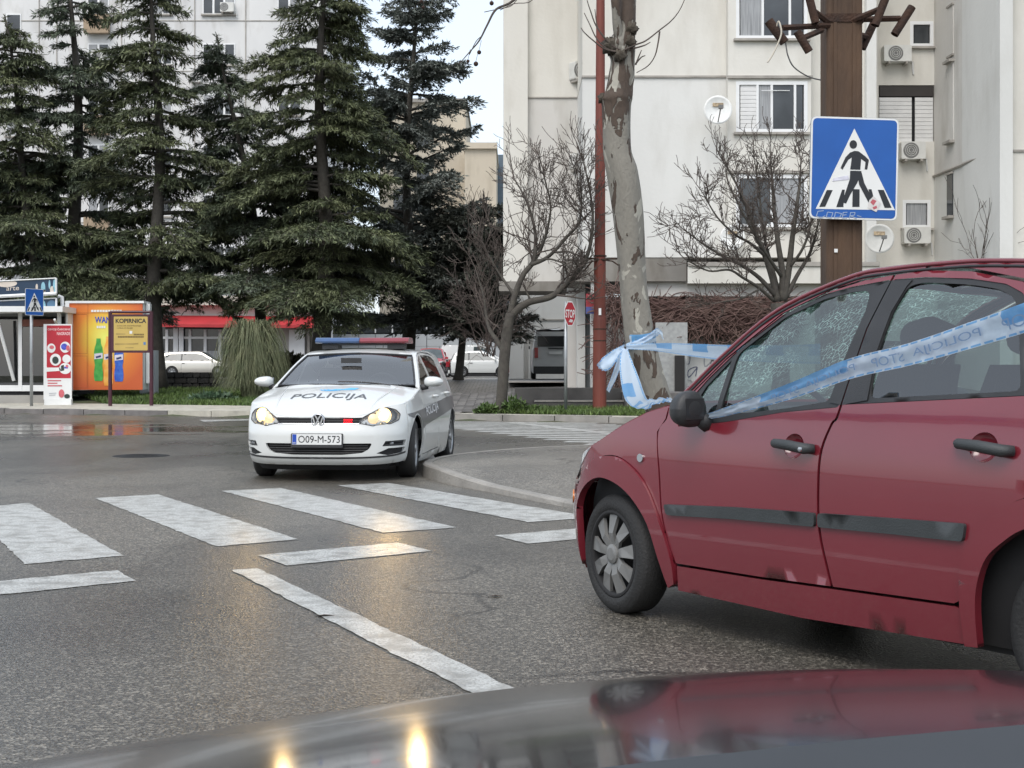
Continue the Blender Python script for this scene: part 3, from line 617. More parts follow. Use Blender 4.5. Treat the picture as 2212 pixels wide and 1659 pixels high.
        q = [(-2.21, 1.405), (-2.11, 1.472), (-1.867, 1.526), (-1.66, 1.545), (-1.75, 1.557), (-1.956, 1.552), (-2.3, 1.518), (-2.6, 1.448), (-2.8, 1.338), (-2.95, 1.15), (-3.0, 1.0), (-3.0, .3), (-2.89, .2)] + RFL[::-1]
        q = q[:13] + [p for p in RFL[::-1] if p[0] < -2.25] + [(-2.257, .735), (-2.307, .85), (-2.297, 1.06), (-2.267, 1.2)]
        B.side('rear_quarter', shrink(q, .003), R, car, s, step=.05)
        B.side('pillar', [(-.39, 1.008), (-.5, 1.082), (-.668, 1.23), (-.931, 1.418), (-1.28, 1.535), (-1.493, 1.556), (-1.65, 1.556), (-1.65, 1.542), (-1.504, 1.534), (-1.36, 1.52), (-1.2, 1.487), (-.95, 1.394), (-.69, 1.211), (-.53, 1.068), (-.42, 1.004)], R, car, s, step=.05)
        B.side('sill', [(-.455, .284), (-.994, .294), (-1.376, .307), (-1.953, .325), (-1.985, .32), (-1.99, .195), (-1.2, .165), (-.44, .172)], R, car, s, step=.06, flange=.05)
        mA = [tuple(p) for p in rnd_poly([(-.407, .557), (-.86, .583), (-1.318, .599), (-1.318, .545), (-.86, .533), (-.427, .511)], .015)]
        mB = [tuple(p) for p in rnd_poly([(-1.336, .600), (-1.7, .614), (-2.022, .624), (-2.012, .561), (-1.7, .556), (-1.336, .546)], .015)]
        B.side('side_moulding', mA, M_GREYP, d1, s, off=.016, step=.06, flange=.016); B.side('side_moulding', mB, M_GREYP, d2, s, off=.016, step=.06, flange=.016)
        for dd, xa_, xb_, za, zb in ((d1, -1.082, -1.30, .862, .848), (d2, -1.967, -2.199, .90, .884)):
            hb = MB(); P0 = B.belt(np.array([s * B.ux(xa_), s * B.ux((xa_ + xb_) / 2), s * B.ux(xb_)]), np.array([za, (za + zb) / 2 + .004, zb]), 0)
            hb.tube([P0[0] + (0, s * .004, 0), P0[0] + (-.025, s * .030, 0), P0[1] + (0, s * .045, 0), P0[2] + (.025, s * .034, 0), P0[2] + (0, s * .004, 0)], [.014, .019, .021, .022, .018], 10); hb.build('door_handle', M_GREYP, dd, True)
            ec, er = ((-1.185, .853), (.055, .050)) if dd is d1 else ((-2.075, .890), (.058, .052)); U_ = B.sx(e1 if dd is d1 else e2_, s); uc = U_[:, 0].mean()
            region('handle_recess', U_, lambda a, b, o: B.belt(a, b, -.030 * np.sqrt(np.clip(1 - ((a - uc) / er[0]) ** 2 - ((b - ec[1]) / er[1]) ** 2, 0, 1)) + o), R, dd, step=.012, flange=0)
            if dd is d1:
                kb = MB(); c = P0[2] + (.028, s * .056, -.002); kb.lathe([(0, .003 * s), (.009, .002 * s), (.011, -.004 * s)], 12); ko = kb.build('key_lock', M_CHROME, dd); ko.data.transform(Matrix.Translation(Vector(c)))
        B.side('side_indicator', ellipse(-.228, .755, .021, .019, 16), M_CHROME, car, s, off=.008, step=.02, flange=.008)
        bpil = [(-1.412, 1.478), (-1.415, 1.40), (-1.365, 1.2), (-1.34, 1.03), (-1.40, 1.022), (-1.44, 1.32), (-1.496, 1.503)]
        B.side('pillar_trim', bpil, M_BLKP, d1, s, off=.0015, step=.05, flange=.004); B.side('pillar_trim', [(-1.503, 1.505), (-1.447, 1.32), (-1.407, 1.022), (-1.528, 1.042), (-1.519, 1.22), (-1.542, 1.38), (-1.583, 1.478), (-1.60, 1.500)], M_BLKP, d2, s, off=.0015, step=.05, flange=.004)
        # mirror
        mc = B.belt(np.array([s * B.ux(-.675)]), np.array([.99]))[0]; mm = MB()
        def mf(u, v):
            cu, su, cv, sv = math.cos(u), math.sin(u), math.cos(v), math.sin(v)
            x = .075 * cv * (1 if True else 1); r_ = max(0., sv) ** .7 if sv > 0 else 0
            px = (.085 if cv > 0 else .035) * cv; return (mc[0] + .03 + px, mc[1] + s * (.10 + .085 * math.copysign(abs(cu) ** .9, cu) * r_ * (1 - .12 * su)), mc[2] + .0 + .080 * math.copysign(abs(su) ** .9, su) * r_)
        mm.grid(mf, np.linspace(0, 2 * math.pi, 22), np.linspace(0, math.pi, 14)); mo = mm.build('wing_mirror', M_BLKP, car, True)
        MB().tube([mc + (.03, -s * .02, -.07), mc + (.03, s * .06, -.04)], [.05, .03], 8).build('mirror_arm', M_BLKP, mo, True)
        MB().obox(mc + (.0, s * .10, .0), (.003, 0, 0), (0, .05, 0), (0, 0, .045)).build('mirror_glass', mat('mirror_dark', (.03, .03, .032), .1, var=0), mo)
        for xw, st in ((0.02, -.115), (-2.43, 0)):
            wheel(car, xw, s * .80, .282, .175, .205, 9, s, st if xw > -1 else 0, M_COVER, 0)
        # headlamp
        HL = [(.18, .80), (.30, .752), (.42, .70), (.54, .64), (.50, .60), (.42, .625), (.35, .66), (.24, .735)]
        B.side('headlight', [(a, min(b, float(B.zrail(a)) - .006)) for a, b in HL], mat('headlamp_glass', (.55, .57, .58), .08, .3, var=.3, vscale=12, coat=1.), car, s, off=.002, step=.03)
        B.side('fog_lamp', ellipse(.50, .515, .05, .035, 16), M_ORANGE, car, s, off=.004, step=.03)
        B.side('wheel_well', arc(.0, .28, .44, -12, 192, 20), M_DARK, car, s, off=-.09, step=.08, flange=0, smooth=False)
        B.side('wheel_well', arc(-2.43, .28, .45, -12, 192, 20), M_DARK, car, s, off=-.09, step=.08, flange=0, smooth=False)
    us = np.linspace(-B.ux(.335), B.ux(.335), 60)
    up = B.utop(us); bump = [(u, min(z, .60 + .0 * u) if True else z) for u, z in up]
    bump = [(u, min(z - .01, .588)) for u, z in up][::-1] + [(u, .17) for u in np.linspace(-B.ux(.375), B.ux(.375), 40)]
    region('front_bumper', np.array(bump), lambda a, b, o: B.belt(a, b, o), R, car, step=.05)
    gr = B.sy([(-.42, .585), (.42, .585), (.30, .53), (-.30, .53)]); region('grille', gr, lambda a, b, o: B.belt(a, b, .004 + o), M_BLKP, car, step=.05)
    region('lower_grille', B.sy([(-.35, .40), (.35, .40), (.30, .25), (-.30, .25)]), lambda a, b, o: B.belt(a, b, .004 + o), M_BLKP, car, step=.05)
    # bonnet, windscreen, roof, tail
    def rail(x0, x1, n, ins=0.): 
        X = np.linspace(x0, x1, n); return [(x, float(B.yrail(x)) - ins) for x in X]
    nose = [(float(np.interp(abs(u), B.ru, B.rx)) - .006, math.copysign(float(np.interp(abs(u), B.ru, B.ry)), u)) for u in np.linspace(-B.ux(.30), B.ux(.30), 50)]
    bl = nose + rail(.20, -.36, 12, .004) + [(-.30, .55), (-.22, .3), (-.19, 0), (-.22, -.3), (-.30, -.55)] + [(x, -y) for x, y in rail(.20, -.36, 12, .004)[::-1]]
    B.sheet('bonnet', bl, R, car, step=.06)
    ws = [(-.315, .55), (-.235, .3), (-.20, 0), (-.235, -.3), (-.315, -.55)] + [(x, -y) for x, y in rail(-.42, -1.13, 12, .045)] + [(-1.06, -.35), (-1.03, 0), (-1.06, .35)] + rail(-.42, -1.13, 12, .045)[::-1]
    B.sheet('windscreen', ws, cracked(), car, off=-.004, step=.07, flange=0)
    for s in (1, -1):
        ap = rail(-.40, -1.2, 14, 0.) + rail(-.40, -1.2, 14, .05)[::-1]; B.sheet('pillar', [(x, s * y) for x, y in ap], R, car, step=.06)
    for s in (1, -1):
        gt = MB(); gt.tube([B.belt(np.array(s * float(B.ux(x))), np.array(float(B.zrail(x)) - .022), .001) for x in np.linspace(-.43, -2.7, 50)], .006, 6); gt.build('roof_gutter', M_BLKP, car, True)
        gt = MB(); gt.tube([B.belt(np.array(s * float(B.ux(x))), np.array(float(B.zrail(x)) - .003), .0) for x in np.linspace(-.40, -2.78, 60)], .009, 8); gt.build('roof_edge', R, car, True)
    rf = [(-1.04, 0), (-1.07, .35)] + rail(-1.15, -2.82, 24, .0) + [(-2.86, .3), (-2.86, 0), (-2.86, -.3)] + [(x, -y) for x, y in rail(-1.15, -2.82, 24, .0)[::-1]] + [(-1.07, -.35)]
    B.sheet('roof', rf, R, car, step=.09)
    tl = MB(); tl.grid(lambda a, b: tuple(B.belt(np.array([a]), np.array([b]))[0]), np.concatenate([np.linspace(B.ux(-2.98), B.U[-1], 9), -np.linspace(B.ux(-2.98), B.U[-1], 9)[::-1]]), np.linspace(.2, 1.0, 8)); tl.build('tailgate', R, car, True)
    rw = MB(); rw.grid(lambda a, b: (-2.86 - .16 * (1 - b), a * (.60 + .1 * (1 - b)), 1.0 + .38 * b), np.linspace(-1, 1, 8), np.linspace(0, 1, 5)); rw.build('rear_window', M_GLS, car, True)
    # inside
    ds = MB(); ds.grid(lambda a, b: (-.25 - .5 * b, a, .93 + .06 * math.sin(b * 3.1) - .35 * max(0, b - .6)), np.linspace(-.68, .68, 10), np.linspace(0, 1, 8)); ds.build('dashboard', mat('dash_grey', (.03, .031, .033), .7), car, True)
    MB().box(-2.9, .2, -.68, .68, .16, .26).build('floor_pan', M_DARK, car)
    MB().box(-.05, .0, -.66, .66, .2, .85).build('bulkhead', M_DARK, car)
    steering(car, -.78, .33, .93)
    for x, y in ((-1.05, .34), (-1.05, -.34), (-1.85, .34), (-1.85, -.34)): seat(car, x, y, .5)
    MB().box(-.62, -.615, -.52, -.30, 1.24, 1.3).build('rear_view_mirror', M_BLKP, car)
    MB().box(-2.40, -2.395, .18, .62, 1.06, 1.20).build('window_sticker', mat('pale_green_sticker', (.45, .60, .52), .5), car)
    # torn airbag cloth hanging at the far front window
    ab = MB(); ab.grid(lambda a, b: (-1.35 - .5 * a, -.60 + .03 * math.sin(9 * a), .98 + .33 * b - .04 * math.sin(6 * a)), np.linspace(0, 1, 14), np.linspace(0, 1, 6)); ab.build('curtain_airbag', mat('airbag_cloth', (.50, .62, .58), .8, var=.35, vscale=14, bump=1., bscale=12), car, True)
    return car, B
RED, RB = red_hatchback()

# ---- white police hatchback
def police_car():
    B = Body([(.87, 0), (.865, .28), (.83, .5), (.745, .68), (.56, .82), (.3, .893), (0, .915), (-.6, .92), (-2.6, .915), (-3.0, .88), (-3.25, .79), (-3.36, .6), (-3.385, 0)],
             [(.1, .08), (.2, .04), (.35, .01), (.5, 0), (.62, .0), (.7, .012), (.8, .028), (.93, .06), (1.0, .085), (1.2, .17), (1.42, .28), (1.5, .32)],
             [(.1, .14), (.18, .06), (.24, .01), (.32, .0), (.42, .0), (.50, .002), (.54, .006), (.565, .026), (.60, .034), (.66, .06), (.75, .13), (.85, .25)], .35, .7,
             [(.9, .645), (.80, .675), (.74, .705), (.65, .742), (.52, .782), (.42, .806), (.3, .83), (0, .885), (-.3, .935), (-.45, .962), (-.7, 1.09), (-1.0, 1.248), (-1.25, 1.352), (-1.5, 1.398), (-1.9, 1.412), (-2.4, 1.40), (-2.8, 1.36), (-3.1, 1.28), (-3.25, 1.1), (-3.36, .9), (-3.5, .7)],
             [(.9, .03), (.5, .045), (-.2, .065), (-.5, .11), (-.9, .13), (-1.4, .06), (-2.6, .05), (-3.5, .05)])
    a_ = .100; fw = (-math.sin(a_), -math.cos(a_)); car = thing('police_car', 'white police hatchback with headlights on and blue and red roof light bar', 'car', (-1.94, 14.70, 0), math.atan2(fw[1], fw[0]))
    Wp = M_WHITEP; U0 = float(B.ux(.40))
    hl = [tuple(p) for p in rnd_poly([(.425, .614), (.475, .668), (.58, .718), (.70, .757), (.790, .772), (.832, .750), (.845, .70), (.826, .64), (.76, .605), (.58, .585)], .010, 3)]
    gr = [(-.448, .606), (.448, .606), (.482, .672), (-.482, .672)]
    lg = [tuple(p) for p in rnd_poly([(-.57, .405), (.57, .405), (.54, .345), (.47, .305), (.26, .286), (-.26, .286), (-.47, .305), (-.54, .345)], .02, 3)]
    fog = [(.665, .372), (.695, .425), (.862, .43), (.858, .372)]; fg2 = [(.61, .300), (.72, .350), (.858, .355), (.852, .30), (.72, .277)]
    holes = [B.sy(gr), B.sy(lg)]
    for s in (1, -1): holes += [B.sy(hl, s), B.sy(fog, s), B.sy(fg2, s)]
    us = np.linspace(-U0, U0, 70); topl = [(u, z - .004) for u, z in B.utop(us)]
    lip = [(u, .178 + .03 * (abs(u) / U0) ** 4) for u in np.linspace(-U0, U0, 50)]
    bumper = region('front_bumper', np.array(topl[::-1] + lip), lambda a, b, o: B.belt(a, b, o), Wp, car, holes=holes, step=.04, flange=.03)
    BM = lambda off: (lambda a, b, o: B.belt(a, b, off + o))
    # grilles with slats
    go_ = region('grille', B.sy(gr), BM(-.03), M_DARK, car, step=.06, flange=0)
    for z in (.622, .640, .657): 
        ss = MB(); ss.tube([B.belt(np.array([B.uy(y)]), np.array([z]), -.012)[0] for y in np.linspace(-.455, .455, 16)], .0045, 6); ss.build('slat', M_BLKP, go_)
    ss = MB(); ss.tube([B.belt(np.array([B.uy(y)]), np.array([.607]), .0)[0] for y in np.linspace(-.44, .44, 16)], .005, 6); ss.build('chrome_strip', M_CHROME, go_)
    lo_ = region('lower_grille', B.sy(lg), BM(-.05), M_DARK, car, step=.06, flange=0)
    for z in (.305, .33, .355, .38):
        hw = .47 if z < .31 else .53; ss = MB(); ss.tube([B.belt(np.array([B.uy(y)]), np.array([z]), -.02)[0] for y in np.linspace(-hw, hw, 16)], .005, 6); ss.build('slat', M_BLKP, lo_)
    bl_ = [(u, .262 + .05 * (abs(u) / U0) ** 3) for u in np.linspace(-U0 * .97, U0 * .97, 40)]; region('bumper_strip', np.array(bl_ + [(u, z - .018) for u, z in bl_[::-1]]), BM(.004), M_BLKP, car, step=.05)
    region('under_tray', np.array(B.sy([(-.80, .20), (.80, .20), (.80, .12), (-.80, .12)])), BM(-.03), M_DARK, car, step=.1, flange=0)
    # badge
    bc = B.belt(np.array([0.]), np.array([.64]))[0]; bx = bc[0] + .012
    bd = MB(); bd.lathe([(0, bx), (.07, bx), (.074, bx - .02)], 32, (0, 0, .64), 'x'); bo = bd.build('badge', M_DARK, car)
    rg = MB(); rg.lathe([(.060, bx - .004), (.062, bx + .008), (.070, bx + .008), (.074, bx - .004)], 36, (0, 0, .64), 'x'); rg.build('badge_ring', M_CHROME, bo, True)
    # chrome V over W
    vw = strokes([[(-.026, .052), (0, .008), (.026, .052)], [(-.050, .030), (-.027, -.045), (0, .0), (.027, -.045), (.050, .030)]], .014)
    flat_polys('badge_letters', vw, lambda a, b, d: (bx + .004 + d, a, .64 + b), M_CHROME, bo, .005)
    # plate
    px_ = .882; PF = lambda a, b, d=0: (px_ + d - .02 * (b - .44), a, b)   # a: to the viewer's right
    ph = MB(); ph.prism(rnd_poly([(-.275, .362), (.275, .362), (.275, .508), (-.275, .508)], .012), lambda a, b, d: PF(a, b, d - .02), .02); po = ph.build('number_plate', M_BLKP, car)
    flat_polys('plate_face', [rnd_poly([(-.262, .392), (.262, .392), (.262, .503), (-.262, .503)], .008)], lambda a, b, d: PF(a, b, .001 + d), mat('plate_white', (.68, .69, .68), .4, var=.04), po, .002)
    flat_polys('plate_band', [[(-.258, .396), (-.215, .396), (-.215, .499), (-.258, .499)]], lambda a, b, d: PF(a, b, .0035 + d), mat('plate_blue', (.01, .06, .38), .4, var=.05), po, .001)
    lettering('plate_text', 'O09-M-573', -.195, .245, .412, .485, lambda a, b: PF(a, b, .005), mat('print_black', (.01, .01, .012), .5, var=0), po, 0.)
    lettering('plate_text', 'BIH', -.252, -.222, .403, .418, lambda a, b: PF(a, b, .006), MATS['plate_white'], po)
    # red flashing lamp behind the grille
    rl = MB()
    for dy in (-.036, -.012, .012, .036):
        for dz in (-.014, .012):
            c = B.belt(np.array([B.uy(.32 + dy)]), np.array([.637 + dz]), .004)[0]; rl.obox(c, (.004, 0, 0), (0, .007, 0), (0, 0, .006))
    rl.build('grille_lamp', mat('red_led', (.3, .0, .005), .3, var=0, emit=(1, .004, .012), estr=3.2), car)
    # headlights
    for s in (1, -1):
        hb = region('headlight', B.sy(hl, s), BM(-.055), mat('headlamp_reflector', (.50, .50, .49), .22, .9, var=.1), car, step=.03, flange=0)
        c = B.belt(np.array([s * B.uy(.735)]), np.array([.688]), -.03)[0]; n_ = np.array([.93, s * .36, 0])
        def disc(r, d, name, m, par, zc=0, bulge=.012):
            k = MB(); Q = []; t1 = np.array([-n_[1], n_[0], 0]); t2 = np.array([0, 0, 1.])
            rings = [(r * q, bulge * (1 - q * q)) for q in (0.02, .35, .7, 1)]
            for rr_, dd in rings:
                Q += [tuple(c + n_ * (d + dd) + t1 * rr_ * math.cos(t) + t2 * (rr_ * math.sin(t) + zc)) for t in np.linspace(0, 2 * math.pi, 20, endpoint=False)]
            k.add(Q, [(i * 20 + j, i * 20 + (j + 1) % 20, (i + 1) * 20 + (j + 1) % 20, (i + 1) * 20 + j) for i in range(3) for j in range(20)]); return k.build(name, m, par, True)
        disc(.082, .0, 'bowl', mat('lit_reflector', (.9, .6, .25), .3, .6, var=.25, vscale=18, emit=(1, .62, .22), estr=1.9), hb); disc(.046, .014, 'bulb', mat('lit_bulb', (1, .9, .7), .3, var=0, emit=(1, .74, .34), estr=10), hb)
        c = B.belt(np.array([s * B.uy(.60)]), np.array([.655]), -.035)[0]; disc(.055, .0, 'side_bowl', mat('side_reflector', (.7, .6, .45), .25, .7, var=.2, vscale=20, emit=(1, .65, .3), estr=.7), hb)
        sd_ = bpy.data.lights.new('headlamp_beam', 'SPOT'); sd_.energy = 16; sd_.color = (1, .66, .28); sd_.spot_size = math.radians(28); sd_.spot_blend = .9; sd_.shadow_soft_size = .05
        so_ = bpy.data.objects.new('headlamp_beam', sd_); COL.objects.link(so_); so_.parent = hb; so_.location = (.66, s * .74, .688); so_.rotation_euler = (0, math.radians(-90.3), math.radians(8))
        region('lens', B.sy(shrink(hl, .002), s), BM(.002), M_LENS, hb, step=.04, flange=0)
        ed = MB(); ed.tube([B.belt(np.array([s * B.uy(y)]), np.array([z]), .001)[0] for y, z in hl + hl[:1]], .005, 6, False); ed.build('lamp_surround', M_BLKP, hb)
        fb = region('fog_lamp', B.sy(fog, s), BM(-.03), M_DARK, car, step=.05, flange=0)
        c = B.belt(np.array([s * B.uy(.76)]), np.array([.40]), -.02)[0]; n_ = np.array([.9, s * .43, 0]); disc(.022, 0, 'fog_bulb', M_STEEL, fb); 
        for z in (.385, .415): MB().tube([B.belt(np.array([s * B.uy(y)]), np.array([z]), -.008)[0] for y in (.685, .74, .80, .85)], .004, 6).build('slat', M_BLKP, fb)
        region('air_intake', B.sy(fg2, s), BM(-.025), M_DARK, car, step=.05, flange=0)
        # sides
        A1 = arc(0, .31, .365, 198, -20, 22); A2 = arc(-2.637, .31, .365, 198, -20, 22)
        A1 = [p for p in A1 if p[1] > .19]; A2 = [p for p in A2 if p[1] > .19]
        fender = [(.392, .19), (.392, .802), (.3, .828), (0, .883), (-.3, .933), (-.43, .957), (-.45, .93), (-.44, .6), (-.45, .20)] + A1
        B.side('front_fender', shrink(fender, .003), Wp, car, s, step=.045, flange=.02)
        fd = [(-.47, .955), (-.70, 1.075), (-1.0, 1.23), (-1.25, 1.335), (-1.44, 1.372), (-1.455, 1.0), (-1.44, .6), (-1.46, .24), (-.46, .22), (-.45, .6), (-.46, .93)]
        g1 = [tuple(p) for p in rnd_poly([(-.62, 1.0), (-.85, 1.125), (-1.1, 1.252), (-1.25, 1.312), (-1.40, 1.343), (-1.42, 1.005)], .02, 3)]
        d1 = B.side('front_door', shrink(fd, .003), Wp, car, s, holes=[g1], step=.05)
        B.side('window_glass', g1, M_GLSD, d1, s, off=-.006, step=.07, flange=0)
        rd = [(-1.463, 1.0), (-1.448, 1.373), (-1.7, 1.383), (-2.2, 1.378), (-2.45, 1.345), (-2.5, 1.0), (-2.45, .72)] + [p for p in arc(-2.637, .31, .42, 60, -15, 10)] + [(-1.468, .24), (-1.448, .6)]
        g2 = [tuple(p) for p in rnd_poly([(-1.49, 1.005), (-1.50, 1.348), (-1.9, 1.355), (-2.25, 1.34), (-2.42, 1.29), (-2.46, 1.03)], .02, 3)]
        d2 = B.side('rear_door', shrink(rd, .003), Wp, car, s, holes=[g2], step=.05); B.side('window_glass', g2, M_GLSD, d2, s, off=-.006, step=.07, flange=0)
        qd = [(-2.507, 1.0), (-2.457, 1.35), (-2.21, 1.385), (-1.7, 1.389), (-1.9, 1.41), (-2.4, 1.398), (-2.8, 1.358), (-3.1, 1.278), (-3.25, 1.098), (-3.3, .95), (-3.3, .25), (-3.02, .20)] + A2[::-1][:14] + [(-2.44, .66), (-2.457, .72)]
        qd = qd[:12] + [p for p in arc(-2.637, .31, .365, 200, 62, 14)] + [(-2.457, .72)]
        B.side('rear_quarter', shrink(qd, .003), Wp, car, s, step=.06)
        B.side('wheel_arch', arc(-2.637, .31, .425, 64, -14, 12) + arc(-2.637, .31, .365, -18, 62, 12), Wp, car, s, step=.04, flange=.03)
        B.side('pillar', [(-.45, .962), (-.7, 1.09), (-1.0, 1.248), (-1.25, 1.352), (-1.5, 1.398), (-1.7, 1.40), (-1.7, 1.388), (-1.448, 1.378), (-1.25, 1.34), (-1.0, 1.236), (-.7, 1.081)], Wp, car, s, step=.06)
        B.side('sill', [(-.40, .205), (-.47, .215), (-1.46, .232), (-2.22, .24), (-2.27, .20), (-2.26, .16), (-.38, .14)], Wp, car, s, step=.08)
        st_ = [(.385, .70), (-.4, .735), (-1.3, .783), (-2.36, .833), (-3.2, .855), (-3.2, .72), (-2.2, .651), (-1.3, .598), (-.50, .548), (-.40, .525)] + arc(0, .31, .385, 148, 62, 12) + [(.34, .672)]
        grp = B.side('livery_stripe', st_, mat('livery_grey', (.105, .105, .11), .35, var=.04, coat=.3), car, s, off=.003, step=.06, flange=.002)
        lettering('livery_text', 'POLICIJA', -.56, -1.47, .622, .742, lambda a, b, s=s: B.belt(np.array([s * B.ux(a if s > 0 else -2.03 - a)]), np.array([b + .05 * (-.56 - a) / .9]), .006)[0], mat('livery_white', (.75, .75, .75), .4, var=0), grp, .015)
        for dd, xx, zz in ((d1, -1.31, .862), (d2, -2.27, .885)):
            P0 = B.belt(np.array([s * B.ux(xx + .1), s * B.ux(xx), s * B.ux(xx - .1)]), np.array([zz, zz, zz])); hb2 = MB(); hb2.tube([P0[0], P0[0] + (-.02, s * .035, 0), P0[1] + (0, s * .045, 0), P0[2] + (.02, s * .035, 0), P0[2]], [.014, .018, .02, .018, .014], 8); hb2.build('door_handle', Wp, dd, True)
        mc = B.belt(np.array([s * B.ux(-.62)]), np.array([1.02]))[0]; mm = MB()
        def mf(u, v):
            cu, su, cv, sv = math.cos(u), math.sin(u), math.cos(v), max(0., math.sin(v)); px = (.11 if cv > 0 else .04) * cv; q = sv ** .7
            return (mc[0] + .02 + px, mc[1] + s * (.155 + (.12 if cu > 0 else .10) * math.copysign(abs(cu) ** .8, cu) * q), mc[2] + .015 + (.062 if su > 0 else .058) * math.copysign(abs(su) ** .8, su) * q * (1 - .15 * cu))
        mm.grid(mf, np.linspace(0, 2 * math.pi, 22), np.linspace(0, math.pi, 14)); mo = mm.build('wing_mirror', Wp, car, True)
        MB().tube([mc + (.03, -s * .0, -.055), mc + (.03, s * .10, -.04)], [.035, .03], 8).build('mirror_arm', M_BLKP, mo, True)
        MB().obox(mc + (-.022, s * .15, .012), (.003, 0, 0), (0, .09, 0), (0, 0, .05)).build('mirror_glass', M_CHROME, mo)
        wheel(car, 0, s * .893, .315, .205, .215, 10, s, .10, M_STEEL, 1); wheel(car, -2.637, s * .893, .315, .205, .215, 10, s, 0, M_STEEL, 1)
        B.side('wheel_well', arc(0, .31, .46, -12, 192, 16), M_DARK, car, s, off=-.10, step=.1, flange=0, smooth=False); B.side('wheel_well', arc(-2.637, .31, .46, -12, 192, 16), M_DARK, car, s, off=-.10, step=.1, flange=0, smooth=False)
    def rail(x0, x1, n, ins=0.): return [(x, float(B.yrail(x)) - ins) for x in np.linspace(x0, x1, n)]
    mir = lambda L: [(x, -y) for x, y in L[::-1]]
    nose = [(float(np.interp(abs(u), B.ru, B.rx)) - .004, math.copysign(float(np.interp(abs(u), B.ru, B.ry)), u)) for u in np.linspace(-B.ux(.42), B.ux(.42), 50)]
    rb = rail(.34, -.43, 14, .006); bnt = B.sheet('bonnet', nose + rb + [(-.36, .6), (-.26, .3), (-.22, 0), (-.26, -.3), (-.36, -.6)] + mir(rb), Wp, car, step=.05)
    for s in (1, -1):   # raised crease along the bonnet
        cz = MB(); cz.tube([B.top(x, s * (.50 + .14 * (.7 - x) / 1.1), .0) for x in np.linspace(.62, -.32, 14)], [.002 + .010 * math.sin(math.pi * t) for t in np.linspace(0.02, .98, 14)], 8); cz.build('crease', Wp, bnt, True)
    lettering('bonnet_lettering', 'POLICIJA', -.42, .42, .0, .25, lambda a, b: B.top(np.array(.44 - b), np.array(a), .004), mat('livery_dark_text', (.07, .075, .08), .4, var=0), bnt, .004, False)
    em = lambda a, b, d: B.top(np.array(-.03 - b * 1.5), np.array(a + .05), .003 + d)
    lb = mat('livery_light_blue', (.10, .42, .75), .4, var=.1, vscale=12)
    flat_polys('bonnet_emblem', [ellipse(-.10, -.02, .13 * q, .06 * q, 16)[8:] + ellipse(-.10, -.02, .13 * q - .02, .06 * q - .012, 16)[8:][::-1] for q in (1., .7, .42)] + [[(-.02, -.05), (.16, -.03), (.19, .03), (.10, .03)], [(-.10, -.045), (.0, -.05), (.02, -.02), (-.06, -.015)]], em, lb, bnt, .0008)
    ws = [(-.375, .58), (-.275, .3), (-.235, 0), (-.275, -.3), (-.375, -.58)] + [(x, -y) for x, y in rail(-.50, -1.20, 12, .05)] + [(-1.12, -.35), (-1.09, 0), (-1.12, .35)] + rail(-.50, -1.20, 12, .05)[::-1]
    wso = B.sheet('windscreen', ws, M_WS, car, off=-.006, step=.08, flange=0)
    edg = MB(); edg.tube([B.top(np.array(x), np.array(y), -.002) for x, y in ws + ws[:1]], .011, 6, False); edg.build('windscreen_seal', M_BLKP, wso)
    MB().tube([B.top(np.array(-.30), np.array(y), .012) for y in np.linspace(.55, -.05, 8)], .008, 6).build('wiper', M_BLKP, wso)
    for s in (1, -1): B.sheet('pillar', [(x, s * y) for x, y in rail(-.44, -1.28, 14, 0.) + rail(-.48, -1.28, 14, .045)[::-1]], Wp, car, step=.06)
    rf = [(-1.10, 0), (-1.13, .35)] + rail(-1.215, -3.08, 24) + [(-3.12, 0)] + mir(rail(-1.215, -3.08, 24)) + [(-1.13, -.35)]
    B.sheet('roof', rf, Wp, car, step=.1)
    tl = MB(); tl.grid(lambda a, b: tuple(B.belt(np.array([a]), np.array([b]))[0]), np.concatenate([np.linspace(B.ux(-3.28), B.U[-1], 9), -np.linspace(B.ux(-3.28), B.U[-1], 9)[::-1]]), np.linspace(.2, 1.1, 8)); tl.build('tailgate', Wp, car, True)
    # inside
    ds = MB(); ds.grid(lambda a, b: (-.32 - .5 * b, a, .93 + .05 * math.sin(b * 3.1) - .35 * max(0, b - .6)), np.linspace(-.74, .74, 10), np.linspace(0, 1, 8)); ds.build('dashboard', MATS['dash_grey'], car, True)
    MB().box(-3.1, .3, -.75, .75, .14, .24).build('floor_pan', M_DARK, car); MB().box(.30, .34, -.74, .74, .14, .6).build('bulkhead', M_DARK, car)
    steering(car, -.85, .36, .97)
    for x, y in ((-1.25, .37), (-1.25, -.37), (-2.1, .37), (-2.1, -.37)): seat(car, x, y, .52)
    MB().box(-.75, -.74, -.12, .12, 1.25, 1.31).build('rear_view_mirror', M_BLKP, car)
    MB().box(-3.15, -3.14, -.6, .6, .95, 1.28).build('rear_window', M_GLSD, car)
    # roof light bar
    def seg(y0, y1, m, name, par):
        P = rnd_poly([(-1.62, 1.492), (-1.34, 1.492), (-1.30, 1.515), (-1.36, 1.562), (-1.58, 1.562), (-1.65, 1.52)], .02, 4); k = MB(); k.prism([tuple(p) for p in P], lambda a, b, d: (a, y0 + d, b), y1 - y0); return k.build(name, m, par)
    lbase = MB(); lbase.box(-1.58, -1.38, -.50, .50, 1.470, 1.490); lo = lbase.build('light_bar', M_BLKP, car)
    for y in (-.40, .40): MB().obox((-1.48, y, 1.452), (.10, 0, 0), (0, .10, 0), (0, 0, .028)).build('bar_mount', M_BLKP, lo)
